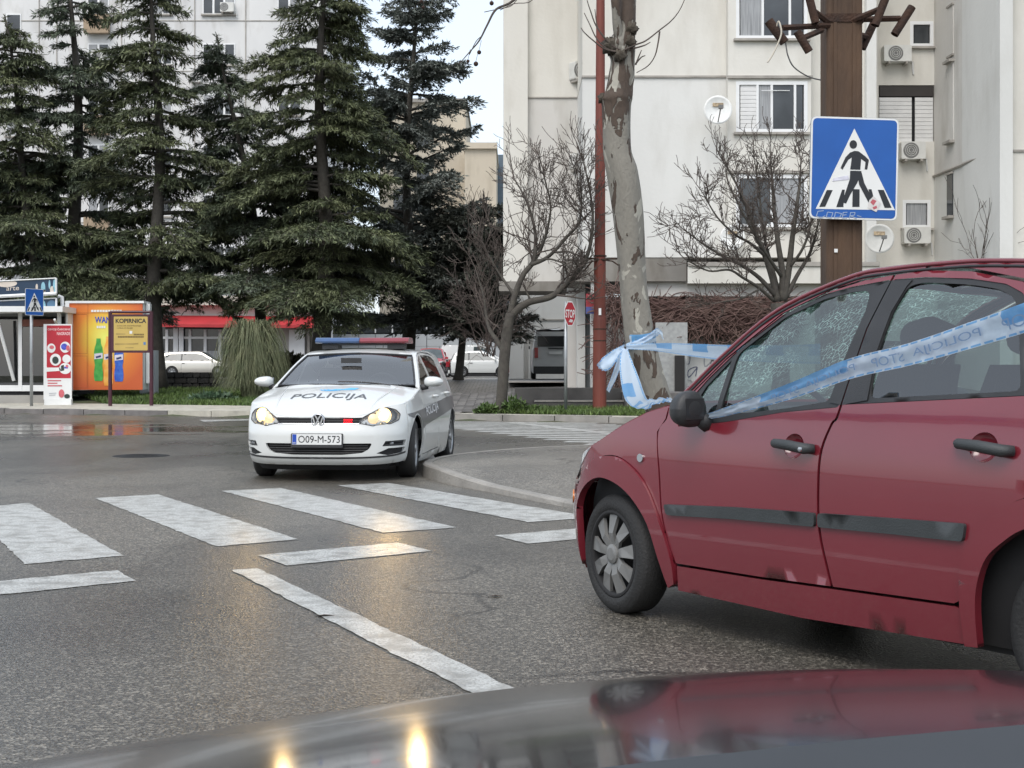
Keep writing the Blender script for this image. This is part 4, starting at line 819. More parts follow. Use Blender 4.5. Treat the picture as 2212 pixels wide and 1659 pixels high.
    seg(-.57, -.03, mat('blue_beacon', (.03, .08, .20), .22, var=.12, vscale=10, coat=.6), 'blue_lens', lo); seg(-.03, .57, mat('red_beacon', (.20, .022, .035), .22, var=.12, vscale=10, coat=.6), 'red_lens', lo)
    seg(-.035, -.025, M_BLKP, 'lens_joint', lo)
    MB().tube([(-2.6, 0, 1.43), (-2.75, 0, 1.62)], .006, 6).build('aerial', M_BLKP, car)
    return car
POLICE = police_car()

# ---- the dark car the picture is taken from: bonnet, wiper cowl
def own_car():
    car = thing('dark_car', 'glossy black bonnet of a car at the bottom edge of the picture', 'car', (0, 0, 0))
    Ys = np.concatenate([np.linspace(.50, 1.55, 36), np.linspace(1.58, 2.0, 16)]); sl = np.where(Ys < 1.55, .135 + (Ys - .65) * .115, .2385 + ((Ys - 1.55) / .45) ** 2 * 2.0)
    z = np.zeros_like(Ys); i0 = 35
    for i in range(i0 + 1, len(Ys)): z[i] = z[i - 1] - (sl[i] + sl[i - 1]) / 2 * (Ys[i] - Ys[i - 1])
    for i in range(i0 - 1, -1, -1): z[i] = z[i + 1] + (sl[i] + sl[i + 1]) / 2 * (Ys[i + 1] - Ys[i])
    z += .803
    mb = MB(); Xs = np.linspace(-.62, 1.45, 44)
    def fn(x, y):
        zz = float(np.interp(y, Ys, z)) - .105 * (x - .40) ** 2; e = max(0., abs(x - .415) - .93) / .105; return (x, y - .25 * (x - .4) ** 2 * (y > 1.0) * (y - 1.0), zz - .10 * e ** 2)
    ysb = [y for y in Ys if y > .585]
    mb.grid(fn, Xs, ysb); mb.build('bonnet', mat('black_gloss_paint', (.016, .017, .020), .13, var=0, coat=.25, spec=.35), car, True)
    # cowl with wiper at the rear edge of the bonnet (nearest the lens)
    ck = MB(); ck.grid(lambda x, t: (x, .60 - .16 * t + .06 * (x - .4), 1.002 + .03 * (x - .4) - .10 * (x - .4) ** 2 - .02 * math.sin(t * 3.1) + .02 * t), np.linspace(-.5, 1.4, 24), np.linspace(0, 1, 8)); ck.build('cowl', mat('cowl_plastic', (.03, .034, .04), .6, var=.15), car, True)
    MB().tube(cr([(.16, .50, .965), (.30, .52, 1.000), (.42, .52, 1.012), (.60, .50, 1.01)], 5), .012, 8).build('wiper', mat('wiper_black', (.006, .006, .006), .6), car, True)
    # nose and flanks so that the car closes to the ground
    ns = MB(); ns.grid(lambda x, t: (x, 2.0 - .25 * (x - .4) ** 2 + .04 * math.sin(t * 3.1), float(np.interp(2.0, Ys, z)) - .105 * (x - .4) ** 2 - t * .35), np.linspace(-.55, 1.37, 20), np.linspace(0, 1, 8)); ns.build('front_bumper', MATS['black_gloss_paint'], car, True)
    for sx_ in (-.62, 1.45):
        k = MB(); k.grid(lambda y, t: (sx_ + (.03 if sx_ > 0 else -.03) * math.sin(t * 3.1), y, fn(sx_, y)[2] * (1 - t) + .25 * t), np.linspace(.55, 1.95, 12), np.linspace(0, 1, 8)); k.build('front_fender', MATS['black_gloss_paint'], car, True)
        wheel(car, 0, 0, .31, .2, .2, 8, 1 if sx_ > 0 else -1, 0, M_STEEL, 1).location = (sx_ * .9 + .04, 1.15, .31)
    for w in [c for c in car.children if c.name.startswith('wheel')]: w.rotation_euler = (0, 0, math.radians(-90))
    return car
own_car()
# ---------------------------------------------------------------- street furniture, signs, tape
M_RUST = mat('rusty_steel', (.115, .066, .036), .75, .1, col2=(.050, .030, .019), vscale=5, bump=.5, bscale=25, stretch=(1, 1, .25))
M_RUSTB = mat('rusty_bracket', (.026, .015, .011), .8, .2, col2=(.06, .028, .015), vscale=14, bump=.5, bscale=60)
M_SBLUE = mat('sign_blue', (.006, .088, .36), .38, var=.08, vscale=4); M_SWHITE = mat('sign_white', (.72, .73, .71), .42, var=.05, vscale=5); M_SBLACK = mat('sign_black', (.012, .014, .018), .45, var=0)
M_GALV = mat('galvanised_steel', (.36, .38, .39), .45, .6, var=.15, vscale=5)

def crossing_sign(fn, par, w, h, full=True):
    """fn(a, b, d): sheet in metres, origin centre, d outwards to the viewer"""
    flat_polys('backing', [rnd_poly([(-w / 2, -h / 2), (w / 2, -h / 2), (w / 2, h / 2), (-w / 2, h / 2)], w * .07, 6)], lambda a, b, d: fn(a, b, d - .012), M_GALV, par, .011)
    flat_polys('border', [rnd_poly([(-w / 2 + .002, -h / 2 + .002), (w / 2 - .002, -h / 2 + .002), (w / 2 - .002, h / 2 - .002), (-w / 2 + .002, h / 2 - .002)], w * .07, 6)], lambda a, b, d: fn(a, b, d), M_SWHITE, par, .0015)
    e = w * .022
    flat_polys('blue_field', [rnd_poly([(-w / 2 + e, -h / 2 + e), (w / 2 - e, -h / 2 + e), (w / 2 - e, h / 2 - e), (-w / 2 + e, h / 2 - e)], w * .055, 6)], lambda a, b, d: fn(a, b, .0022 + d), M_SBLUE, par, .0012)
    S = w / 560.     # picture units of the sign (560 x 660), origin centre
    q = lambda x, y: ((x - 280) * S, (330 - y) * S)
    tri = [q(275, 80), q(545, 585), q(40, 590)]
    flat_polys('triangle', [tri], lambda a, b, d: fn(a, b, .004 + d), M_SWHITE, par, .001)
    pic = [[q(*p) for p in L] for L in (
        [(108, 470), (145, 470), (100, 575), (62, 578)], [(205, 465), (222, 465), (215, 574), (170, 576)], [(272, 460), (316, 460), (318, 570), (272, 572)], [(372, 458), (392, 458), (418, 550), (400, 560)], [(432, 460), (470, 460), (522, 570), (478, 572)],
        [(254, 345), (325, 345), (325, 358), (300, 420), (255, 500), (232, 552), (206, 545), (230, 470), (252, 400)], [(300, 360), (326, 352), (345, 420), (400, 520), (374, 540), (340, 480), (312, 430)],
        [(254, 338), (262, 262), (240, 278), (205, 340), (192, 330), (222, 262), (250, 232), (278, 220), (305, 222), (345, 250), (372, 275), (362, 335), (346, 335), (350, 288), (322, 270), (318, 338)])]
    flat_polys('pedestrian_symbol', pic + [ellipse(*q(270, 180), 24 * S, 27 * S, 18)], lambda a, b, d: fn(a, b, .0055 + d), M_SBLACK, par, .0008)
    if full:
        flat_polys('sticker', [[q(378, 528), q(405, 500), q(455, 545), q(425, 600), q(368, 575)]], lambda a, b, d: fn(a, b, .0075 + d), mat('sticker_pale', (.62, .60, .58), .5, var=.1, vscale=20), par, .0006)
        flat_polys('sticker_print', [[q(385, 540), q(400, 520), q(425, 530), q(405, 560)], [q(400, 570), q(425, 560), q(430, 575), q(408, 585)]], lambda a, b, d: fn(a, b, .0085 + d), mat('sticker_red', (.45, .10, .12), .5, var=.1), par, .0005)
        flat_polys('sticker', [[q(150, 395), q(240, 375), q(250, 400), q(140, 415)]], lambda a, b, d: fn(a, b, .0075 + d), mat('sticker_lilac', (.62, .62, .70), .5, var=.15, vscale=30), par, .0006)
        sc = lambda L: [q(*p) for p in L]
        gr = [sc(L) for L in ([(90, 600), (55, 605), (45, 635), (75, 645), (100, 632)], [(115, 610), (108, 640), (140, 642), (150, 612), (118, 608)], [(165, 610), (160, 642), (195, 638), (205, 615), (165, 608)], [(240, 606), (215, 608), (210, 642), (240, 640)], [(213, 625), (235, 622)], [(255, 645), (262, 608), (290, 606), (288, 622), (262, 628), (300, 642)], [(305, 625), (330, 632)])]
        flat_polys('scrawl', strokes(gr, 4.5 * S), lambda a, b, d: fn(a, b, .0045 + d), mat('scrawl_pale', (.30, .38, .50), .5, var=.1), par, .0005)

# big rusty pole with cut-off pipe brackets
pc = at(1817, 0, 9.7); pole = thing('rusty_pole', 'thick rusty steel pole with cut pipe brackets behind the red car', 'pole', (pc[0], pc[1], .12))
pm = MB(); pm.prism([tuple(p) for p in rnd_poly([(-.132, -.11), (.132, -.11), (.132, .11), (-.132, .11)], .03, 4)], lambda a, b, d: (a, b, d), 6.2); pm.build('shaft', M_RUST, pole)
for i, dx in enumerate((-.07, .065)): MB().box(dx - .012, dx + .012, -.116, -.106, 0, 6.1).build('seam_rib', M_RUST, pole)
Yp = pc[1]
def pw(px, py, dy=0.): p = at(px, py, Yp + dy); return (p[0] - pc[0], dy, p[2] - .12)
def bracket(arm, pipe, r=.030):
    MB().tube([pw(*p) for p in arm], .022, 6).build('bracket_arm', M_RUSTB, pole); k = MB(); P = [np.array(pw(*p)) for p in pipe]
    k.tube(P, r, 12, False); k.tube([P[0] * .995 + P[1] * .005, P[1] * .995 + P[0] * .005], r * .78, 12, False); k.build('pipe_stub', M_RUSTB, pole, True)
bracket([(1790, 55, -.1), (1690, 60, -.3)], [(1660, 45, -.32), (1695, 92, -.32)], .034)
bracket([(1775, 65, -.12), (1735, 82, -.35)], [(1722, 68, -.36), (1748, 112, -.36)])
bracket([(1790, 48, -.1), (1752, 20, -.2)], [(1738, -45, -.2), (1762, 50, -.2)])
bracket([(1840, 45, -.1), (1900, 20, -.2)], [(1925, -35, -.2), (1890, 55, -.2)])
bracket([(1850, 42, -.05), (1945, 40, -.1)], [(1970, 15, -.1), (1932, 75, -.1)])
bracket([(1855, 75, .1), (1875, 80, .2)], [(1890, 45, .2), (1862, 105, .2)])
MB().prism([tuple(p) for p in rnd_poly([(-.14, -.118), (.14, -.118), (.14, .118), (-.14, .118)], .03, 4)], lambda a, b, d: (a, b, pw(0, 56)[2] + d), .06).build('collar', M_RUSTB, pole)
wl = MB(); wl.tube([pw(*p) for p in cr([(1676, 62, -.34), (1682, 46, -.36), (1688, 70, -.38), (1680, 95, -.38), (1668, 120, -.38), (1658, 135, -.38)], 4)], .006, 6); wl.build('loose_cable', mat('pale_cable', (.50, .46, .38), .6), pole)
wl = MB(); wl.tube([pw(*p) for p in cr([(1697, 92, -.33), (1702, 120, -.33), (1715, 145, -.3), (1745, 165, -.2), (1773, 173, -.12)], 4)], .005, 6); wl.build('loose_cable', mat('grey_cable', (.10, .10, .10), .6), pole)
MB().box(*[v for v in (pw(1797, 540)[0] - .012, pw(1797, 540)[0] + .012)], -.124, -.117, pw(0, 545)[2] - .012, pw(0, 545)[2] + .014).build('small_label', M_SWHITE, pole)
sc_ = at(1845, 364, Yp - .19); sg = thing('crosswalk_sign', 'large blue pedestrian crossing sign with stickers, fixed to the rusty pole', 'road sign', (sc_[0], sc_[1], sc_[2]))
sg.rotation_euler = (0, math.radians(1.2), math.radians(3))
crossing_sign(lambda a, b, d: (a, -d, b), sg, .638, .732)
MB().box(-.2, .1, .012, .06, .15, .19).build('bracket', M_GALV, sg); MB().box(-.2, .1, .012, .06, -.19, -.15).build('bracket', M_GALV, sg)

# crossing sign on the far left pavement
p = gp(68, 880, .13); p[2] = .13; s2 = thing('crosswalk_sign', 'small blue pedestrian crossing sign on a thin post before the kiosk', 'road sign', p)
MB().tube([(0, 0, 0), (0, 0, at(0, 628, p[1])[2] - .13)], .045, 10).build('post', M_GALV, s2, True)
hh = at(0, 653, p[1])[2] - .13; ca, sa = math.cos(.95), math.sin(.95); scl = .62
crossing_sign(lambda a, b, d: (.12 + a * ca + d * sa, -.10 - d * ca + a * sa, hh + b), s2, .60, .76, False)

# stop sign
p = gp(1222, 893, .14); p[2] = .13; ss_ = thing('stop_sign', 'red octagonal STOP sign on a grey post by the grass strip', 'road sign', p)
zc = at(0, 678, p[1])[2] - .13; MB().tube([(0, 0, 0), (0, 0, zc + .3)], .042, 10).build('post', M_GALV, ss_, True)
ox = at(1231, 0, p[1])[0] - p[0]; cs = math.cos(.85)
octo = lambda r: [(r * math.cos(t), r * math.sin(t)) for t in np.radians(np.arange(22.5, 382, 45))]
sf = lambda a, b, d: (ox + a * .46 + d * .5, -.10 - d + a * .45, zc + b)
flat_polys('backing', [octo(.325)], lambda a, b, d: sf(a, b, d - .01), M_SWHITE, ss_, .01); flat_polys('red_field', [octo(.295)], lambda a, b, d: sf(a, b, .001 + d), mat('sign_red', (.42, .012, .025), .4, var=.06), ss_, .002)
lettering('sign_text', 'STOP', -.25, .25, -.10, .10, lambda a, b: sf(a, b, .005), M_SWHITE, ss_, .02)
flat_polys('sticker', [[(-.08, -.20), (.12, -.21), (.16, -.15), (.0, -.13)]], lambda a, b, d: sf(a, b, .004 + d), MATS['sticker_pale'], ss_, .001)

# rust-red lamp post
b = gp(1295, 893, .13); b[2] = .1; lp = thing('red_post', 'tall rust red painted steel post beside the plane tree', 'post', b)
zt = at(0, -60, b[1])[2]; M_REDPOST = mat('red_post_paint', (.15, .035, .022), .6, var=.3, vscale=2, bump=.3, bscale=20, stretch=(1, 1, .3))
k = MB(); lev = [(0, .17), (at(0, 700, b[1])[2], .16), (at(0, 690, b[1])[2], .145), (at(0, 570, b[1])[2], .145), (at(0, 562, b[1])[2], .135), (zt, .10)]
k.tube([(0 + .02 * z / 8, 0, z) for z, _ in lev], [r for _, r in lev], 16); k.build('shaft', M_REDPOST, lp)
for yy in (562, 720, 745): z = at(0, yy, b[1])[2]; MB().lathe([(.15, z - .02), (.165, z - .015), (.165, z + .015), (.15, z + .02)], 16, (.02 * z / 8, 0, 0), 'z').build('collar', M_RUSTB, lp)
z = at(0, 570, b[1])[2]
for dx, dz in ((.9, .05), (-.7, .15), (.6, -.25), (-.4, -.3)): MB().tube([(0, -.12, z), (dx * .5, -.2, z + dz * .2), (dx, -.2, z + dz)], .02, 6).build('bracket_arm', M_RUSTB, lp)
MB().box(-.03, .03, -.18, -.15, at(0, 690, b[1])[2], at(0, 678, b[1])[2] + .03).build('label_plate', M_SWHITE, lp)

# small red-blue plate on the column
p = at(1275, 656, 37.2); o = MB().box(-.12, .12, -.01, .01, -.28, .28).build('notice_plate', mat('notice_red', (.32, .04, .05), .5, var=.1), None, loc=p); tag(o, 'small red and blue notice plate on the white column left of red post', 'notice')
MB().box(-.121, .121, -.016, -.0, -.281, -.09).build('notice_band', mat('notice_blue', (.08, .10, .30), .5), o)

# ---- police tape
def tape_mat():
    m = bpy.data.materials.new('police_tape'); m.use_nodes = True; t = m.node_tree; t.nodes.clear()
    uv = nn(t, 'ShaderNodeUVMap'); sp = nn(t, 'ShaderNodeSeparateXYZ'); t.links.new(uv.outputs[0], sp.inputs[0])
    def M(op, a, b_=None, cl=False):
        n = nn(t, 'ShaderNodeMath', operation=op, use_clamp=cl)
        for i, v in enumerate((a, b_)):
            if v is None: continue
            if isinstance(v, (int, float)): n.inputs[i].default_value = v
            else: t.links.new(v, n.inputs[i])
        return n.outputs[0]
    u, v = sp.outputs[0], sp.outputs[1]
    blk = M('MULTIPLY', M('GREATER_THAN', M('FRACT', M('MULTIPLY', u, .55)), .58), M('GREATER_THAN', v, .42))          # blue blocks along the tape
    edge = M('GREATER_THAN', M('ABSOLUTE', M('SUBTRACT', v, .5)), .40)
    dash = M('GREATER_THAN', M('FRACT', M('MULTIPLY', u, 14.)), .25)
    ed = M('MULTIPLY', M('MULTIPLY', edge, dash), M('LESS_THAN', M('ABSOLUTE', M('SUBTRACT', v, .5)), .48))
    blue = M('MAXIMUM', blk, ed)
    ns = nn(t, 'ShaderNodeTexNoise'); ns.inputs['Scale'].default_value = 25; tc = nn(t, 'ShaderNodeTexCoord'); t.links.new(tc.outputs['Object'], ns.inputs[0])
    mx = nn(t, 'ShaderNodeMix', data_type='RGBA'); mx.inputs[6].default_value = (.62, .74, .86, 1); mx.inputs[7].default_value = (.16, .42, .76, 1); t.links.new(blue, mx.inputs[0])
    pb = nn(t, 'ShaderNodeBsdfPrincipled'); pb.inputs['Roughness'].default_value = .28; t.links.new(mx.outputs[2], pb.inputs['Base Color'])
    bp = nn(t, 'ShaderNodeBump'); bp.inputs['Strength'].default_value = .5; bp.inputs['Distance'].default_value = .01; t.links.new(ns.outputs[0], bp.inputs['Height']); t.links.new(bp.outputs[0], pb.inputs['Normal'])
    tl = nn(t, 'ShaderNodeBsdfTranslucent'); t.links.new(mx.outputs[2], tl.inputs[0]); tr = nn(t, 'ShaderNodeBsdfTransparent'); tr.inputs[0].default_value = (.9, .95, 1, 1)
    m1 = nn(t, 'ShaderNodeMixShader'); m1.inputs[0].default_value = .35; t.links.new(pb.outputs[0], m1.inputs[1]); t.links.new(tl.outputs[0], m1.inputs[2])
    m2 = nn(t, 'ShaderNodeMixShader'); m2.inputs[0].default_value = .16; t.links.new(m1.outputs[0], m2.inputs[1]); t.links.new(tr.outputs[0], m2.inputs[2])
    o = nn(t, 'ShaderNodeOutputMaterial'); t.links.new(m2.outputs[0], o.inputs[0]); return m
M_TAPE = tape_mat()
def ribbon(name, path, par, n=6, u0=0., wr=.004, seed=0):
    """path rows: two edge points (top, bottom) in world space; a crinkled strip between them"""
    A = cr([p[0] for p in path], n); Bq = cr([p[1] for p in path], n); V = []; Fc = []; K = 7; rg = np.random.default_rng(seed)
    ph = rg.random(6) * 6.28; s = np.concatenate([[0], np.cumsum(np.linalg.norm(np.diff((A + Bq) / 2, axis=0), axis=1))])
    for i in range(len(A)):
        t_ = A[min(i + 1, len(A) - 1)] - A[max(i - 1, 0)]; nv = np.cross(t_, Bq[i] - A[i]); nv = nv / (np.linalg.norm(nv) + 1e-9)
        for j in range(K):
            f_ = j / (K - 1); w = wr * (math.sin(9 * f_ + ph[0] + 2 * s[i]) + .7 * math.sin(23 * s[i] + ph[1] + 5 * f_) + .5 * math.sin(41 * s[i] + ph[2] - 7 * f_))
            V.append(A[i] * (1 - f_) + Bq[i] * f_ + nv * w)
    Fc = [(i * K + j, (i + 1) * K + j, (i + 1) * K + j + 1, i * K + j + 1) for i in range(len(A) - 1) for j in range(K - 1)]
    me = bpy.data.meshes.new(name); me.from_pydata([tuple(map(float, p)) for p in V], [], Fc); uvl = me.uv_layers.new(name='uv')
    for lp_ in me.loops: i, j = divmod(lp_.vertex_index, K); uvl.data[lp_.index].uv = (u0 + s[i], 1 - j / (K - 1))
    me.polygons.foreach_set('use_smooth', [True] * len(me.polygons)); me.update(); o = link(name, me, M_TAPE, par); return o, A, Bq, s
tp = thing('police_tape', 'blue and white police tape tied round the plane tree and over the red car', 'tape', (0, 0, 0))
YT = 19.2
def e2(x0, y0, x1, y1, Y, Y2=None): return (at(x0, y0, Y), at(x1, y1, Y2 or Y))
def wrap(rows, r=.222):      # rows of (px, py top, py bottom) laid on the round trunk
    o = []
    for px, y0, y1 in rows:
        c = at(1353 + (735 - 686) * .14 + 26, 0, YT)[0]; x = at(px, 0, YT)[0]; d = min(1., abs(x - c) / r); Y = YT - r * math.sqrt(1 - d * d) - .006; o.append(e2(px, y0, px, y1, Y))
    return o
ribbon('knotted_wrap', wrap([(1353, 724, 752), (1357, 723, 752), (1365, 723, 751), (1380, 723, 749), (1395, 721, 746), (1408, 718, 743), (1417, 714, 740)]), tp, 5, .9, .005, 1)
ribbon('knotted_wrap', wrap([(1352, 741, 757), (1358, 740, 754), (1372, 736, 749), (1390, 728, 741), (1405, 719, 733), (1416, 711, 726)], .236), tp, 5, .1, .006, 2)
ribbon('loose_end', [e2(1414, 712, 1417, 728, 19.1), e2(1421, 708, 1425, 722, 19.0), e2(1430, 716, 1434, 735, 18.95)], tp, 4, .3, .008, 9)
ribbon('bow_loop', [e2(1348, 744, 1350, 756, 18.95), e2(1325, 756, 1338, 768, 18.8), e2(1302, 772, 1320, 796, 18.7), e2(1293, 783, 1304, 800, 18.65), e2(1290, 790, 1296, 797, 18.7)], tp, 5, .1, .012, 3)
ribbon('bow_loop', [e2(1346, 747, 1352, 760, 19.0), e2(1318, 762, 1334, 778, 18.98), e2(1297, 782, 1312, 800, 18.9), e2(1292, 792, 1300, 801, 18.75)], tp, 5, .6, .012, 4)
ribbon('loose_end', [e2(1343, 752, 1352, 756, 18.95), e2(1334, 775, 1345, 780, 18.9), e2(1320, 815, 1330, 820, 18.88), e2(1310, 842, 1316, 848, 18.9)], tp, 5, .2, .008, 5)
ribbon('hanging_strand', [e2(1342, 752, 1356, 754, 18.9), e2(1338, 790, 1368, 786, 18.6), e2(1342, 830, 1382, 822, 18.0), e2(1350, 862, 1392, 850, 17.2), e2(1362, 876, 1400, 862, 16.2), e2(1386, 884, 1412, 862, 14.2), e2(1405, 880, 1428, 858, 11.5), e2(1432, 868, 1446, 862, 8.8), e2(1452, 873, 1462, 866, 7.2), e2(1470, 890, 1480, 880, 6.5), e2(1492, 905, 1496, 896, 6.15)], tp, 5, .0, .010, 6)
o_, A_, B_, s_ = ribbon('car_strand', [e2(1490, 893, 1486, 905, 6.12), e2(1510, 897, 1512, 908, 5.88), e2(1535, 891, 1540, 905, 5.72), e2(1600, 868, 1606, 890, 5.45), e2(1700, 830, 1710, 862, 5.05), e2(1830, 776, 1840, 818, 4.55), e2(1960, 742, 1972, 788, 4.1), e2(2100, 694, 2115, 748, 3.7), e2(2212, 654, 2230, 714, 3.4), e2(2420, 575, 2440, 650, 3.0)], tp, 14, .2, .0042, 7)
sc_len = s_[-1]
def on_strand(a, b): 
    i = np.interp(a, s_, np.arange(len(s_))); k = int(min(i, len(s_) - 2)); f_ = i - k; P = A_[k] * (1 - f_) + A_[k + 1] * f_; Q = B_[k] * (1 - f_) + B_[k + 1] * f_
    r_ = P * (1 - b) + Q * b; return r_ + np.array([-.004, -.016, 0])
for a0, tx, L in ((.95, 'STOP', .24), (1.25, 'POLICIJA', .42), (1.80, 'STOP', .24), (2.10, 'POLICIJA', .42), (2.65, 'STOP', .24), (2.95, 'POLICIJA', .42)):
    if a0 + L < sc_len: lettering('tape_text', tx, a0, a0 + L, .74, .30, lambda a, b: on_strand(a, b), mat('tape_print_blue', (.22, .34, .54), .5, var=0), tp, .0, True)
ribbon('back_strand', [e2(1352, 744, 1356, 754, 18.98), e2(1400, 742, 1404, 757, 18.6), e2(1450, 741, 1452, 764, 17.6), e2(1540, 744, 1542, 776, 15.5), e2(1640, 746, 1642, 782, 13.2), e2(1740, 744, 1742, 786, 11.2), e2(1790, 740, 1792, 786, 10.0)], tp, 5, .3, .006, 8)
# ---------------------------------------------------------------- kiosk, billboards, yellow sign on the left
M_WMET = mat('white_metal', (.72, .73, .72), .45, var=.06, vscale=2); M_NAVY = mat('board_navy', (.012, .035, .075), .4, var=.2, vscale=2)
M_TEAL = mat('board_pale_blue', (.25, .48, .58), .4, var=.2, vscale=3); M_CREAMB = mat('board_cream', (.62, .55, .48), .5, var=.1)
YKI = 40.5
def A(px, py, Y=YKI): return at(px, py, Y)
kp = A(60, 850); kz0 = hill(kp[0], kp[1]); ki = thing('kiosk', 'newspaper kiosk with navy roof boards and dark glazed front at left edge', 'kiosk', (0, 0, 0))
x0, x1 = A(-150, 0)[0], A(146, 0)[0]; zt, zb = A(0, 676)[2], A(0, 845)[2]
MB().box(x0, x1, YKI + 2.6, YKI + 2.7, zb, zt).build('back_wall', mat('kiosk_inside', (.035, .035, .035), .7, var=.3), ki)
MB().box(x0, x1, YKI + .05, YKI + 2.6, zb - .12, zb).build('floor', M_DARK, ki)
MB().box(x1 - .05, x1, YKI + .02, YKI + 2.6, zb, zt).build('side_wall', M_WMET, ki)
MB().box(x0 - .2, x1 + .1, YKI - .75, YKI + 2.8, zt, A(0, 664)[2]).build('roof', M_WMET, ki)
MB().box(x0, x1, YKI - .02, YKI + .02, zb, A(0, 832)[2]).build('lower_frame', M_WMET, ki)
for px in (-40, 40, 124): MB().box(A(px, 0)[0], A(px + 8, 0)[0], YKI - .03, YKI + .03, zb, zt).build('frame_post', M_WMET, ki)
MB().box(A(46, 0)[0], A(124, 0)[0], YKI - .01, YKI + .01, A(0, 705)[2], A(0, 690)[2]).build('header_board', mat('header_brown', (.16, .05, .03), .6, var=.2), ki)
MB().box(A(46, 0)[0], A(124, 0)[0], YKI + .0, YKI + .012, A(0, 832)[2], A(0, 706)[2]).build('glass_front', M_GLSD, ki)
MB().box(A(-40, 0)[0], A(40, 0)[0], YKI + .0, YKI + .012, A(0, 832)[2], A(0, 690)[2]).build('glass_front', M_GLSD, ki)
goods = [mat('goods_%d' % i, c, .5, var=.3, vscale=8) for i, c in enumerate([(.45, .12, .08), (.55, .42, .12), (.35, .35, .35), (.10, .16, .30), (.5, .5, .48), (.12, .25, .12)])]
rg = np.random.default_rng(5)
for r_ in range(6):
    z = A(0, 830 - r_ * 21)[2]; MB().box(A(46, 0)[0], A(124, 0)[0], YKI + .25, YKI + .6, z - .02, z).build('shelf', M_DARK, ki)
    x = A(48, 0)[0]
    while x < A(119, 0)[0]:
        w = .06 + .1 * rg.random(); MB().box(x, x + w * .9, YKI + .28, YKI + .45, z, z + .08 + .14 * rg.random()).build('goods', goods[int(rg.integers(6))], ki); x += w + .02
# awning strut and step
MB().tube([A(-6, 690, YKI - .7), A(30, 822, YKI - .1)], .05, 6).build('strut', M_WMET, ki)
MB().tube([A(118, 690, YKI - .6), A(124, 704, YKI - .1)], .04, 6).build('strut', M_WMET, ki)
MB().box(x0, x1 - .3, YKI - .6, YKI + .2, kz0 - .1, zb - .12).build('step', M_CONC, ki)
def board(y0l, y0r, y1l, y1r, Y, name):
    a, b_, c, d = A(-90, y1l, Y), A(122, y1r, Y), A(122, y0r, Y), A(-90, y0l, Y); k = MB(); T = np.array([0, .12, 0])
    k.add([a, b_, c, d, a + T, b_ + T, c + T, d + T], [(0, 1, 2, 3), (7, 6, 5, 4), (0, 4, 5, 1), (1, 5, 6, 2), (2, 6, 7, 3), (3, 7, 4, 0)]); o = k.build(name, M_NAVY, ki)
    def fn(u, v, dd): p0 = a * (1 - u) + b_ * u; p1 = d * (1 - u) + c * u; q = p0 * (1 - v) + p1 * v; return q + np.array([0, -.006 - dd, 0])
    k = MB(); k.tube([a + (0, -.02, 0), b_ + (0, -.02, 0)], .055, 6); k.tube([d + (0, -.02, 0), c + (0, -.02, 0)], .02, 6); k.tube([b_ + (0, -.02, 0), c + (0, -.02, 0)], .03, 6); k.build('board_edge', M_WMET, o); return o, fn
o, fn = board(612, 601, 645, 634, YKI - .55, 'roof_board')
for pl, m in (([ellipse(.80, .5, .012, .2)], M_CREAMB), ([ellipse(.865, .42, .022, .38)], M_TEAL), ([ellipse(.93, .62, .010, .3), ellipse(.985, .55, .02, .45)], M_TEAL), ([ellipse(.955, .25, .02, .25), ellipse(.875, .15, .012, .16)], M_CREAMB), ([ellipse(.50, .8, .10, .22)], M_CREAMB)): flat_polys('board_print', [[(min(max(a, .01), .99), min(max(b, .06), .94)) for a, b in e] for e in pl], fn, m, o, .003)
lettering('board_text', 'arte', .49, .62, .35, .6, lambda a, b: fn(a, b, .004), MATS['board_cream'], o)
o, fn = board(654, 644, 676, 671, YKI - .45, 'roof_board')
for pl, m in (([ellipse(.86, .4, .03, .5)], M_TEAL), ([ellipse(.79, .35, .008, .22)], M_SWHITE), ([ellipse(.95, .5, .045, .35)], mat('board_mid_blue', (.08, .17, .27), .4))): flat_polys('board_print', [[(min(max(a, .01), .99), min(max(b, .06), .94)) for a, b in e] for e in pl], fn, m, o, .003)
lettering('board_text', 'arte', .44, .55, .1, .35, lambda a, b: fn(a, b, .004), MATS['board_cream'], o)
MB().tube([A(126, 640), A(134, 642), A(135, 664), A(141, 666)], .06, 8).build('gutter_pipe', M_WMET, ki, True)
# orange drinks cabin
def orange_mat():
    m = bpy.data.materials.new('orange_print'); m.use_nodes = True; t = m.node_tree; b = t.nodes['Principled BSDF']
    uv = nn(t, 'ShaderNodeTexCoord'); mp = nn(t, 'ShaderNodeMapping'); mp.inputs['Location'].default_value = (-.48, 0, -.60); mp.inputs['Scale'].default_value = (1, 0, 1)
    t.links.new(uv.outputs['Generated'], mp.inputs[0]); ln = nn(t, 'ShaderNodeVectorMath', operation='LENGTH'); t.links.new(mp.outputs[0], ln.inputs[0])
    r_ = nn(t, 'ShaderNodeValToRGB'); e = r_.color_ramp.elements; e[0].position = .0; e[0].color = (.75, .78, .16, 1); e[1].position = .62; e[1].color = (.56, .11, .03, 1); q = e.new(.22); q.color = (.75, .52, .06, 1); q = e.new(.38); q.color = (.70, .22, .035, 1)
    t.links.new(ln.outputs['Value'], r_.inputs[0]); t.links.new(r_.outputs[0], b.inputs['Base Color']); b.inputs['Roughness'].default_value = .4; return m
YO = 41.0
oc = thing('drinks_cabin', 'orange wrapped cabin printed with three soft drink bottles', 'cabin', (0, 0, 0))
def AO(px, py): return at(px, py, YO)
ax0, ax1, az0, az1 = AO(150, 0)[0], AO(308, 0)[0], AO(0, 842)[2], AO(0, 655)[2]
MB().box(ax0, ax1, YO + .02, YO + .7, az0, az1).build('cabin_box', M_WMET, oc)
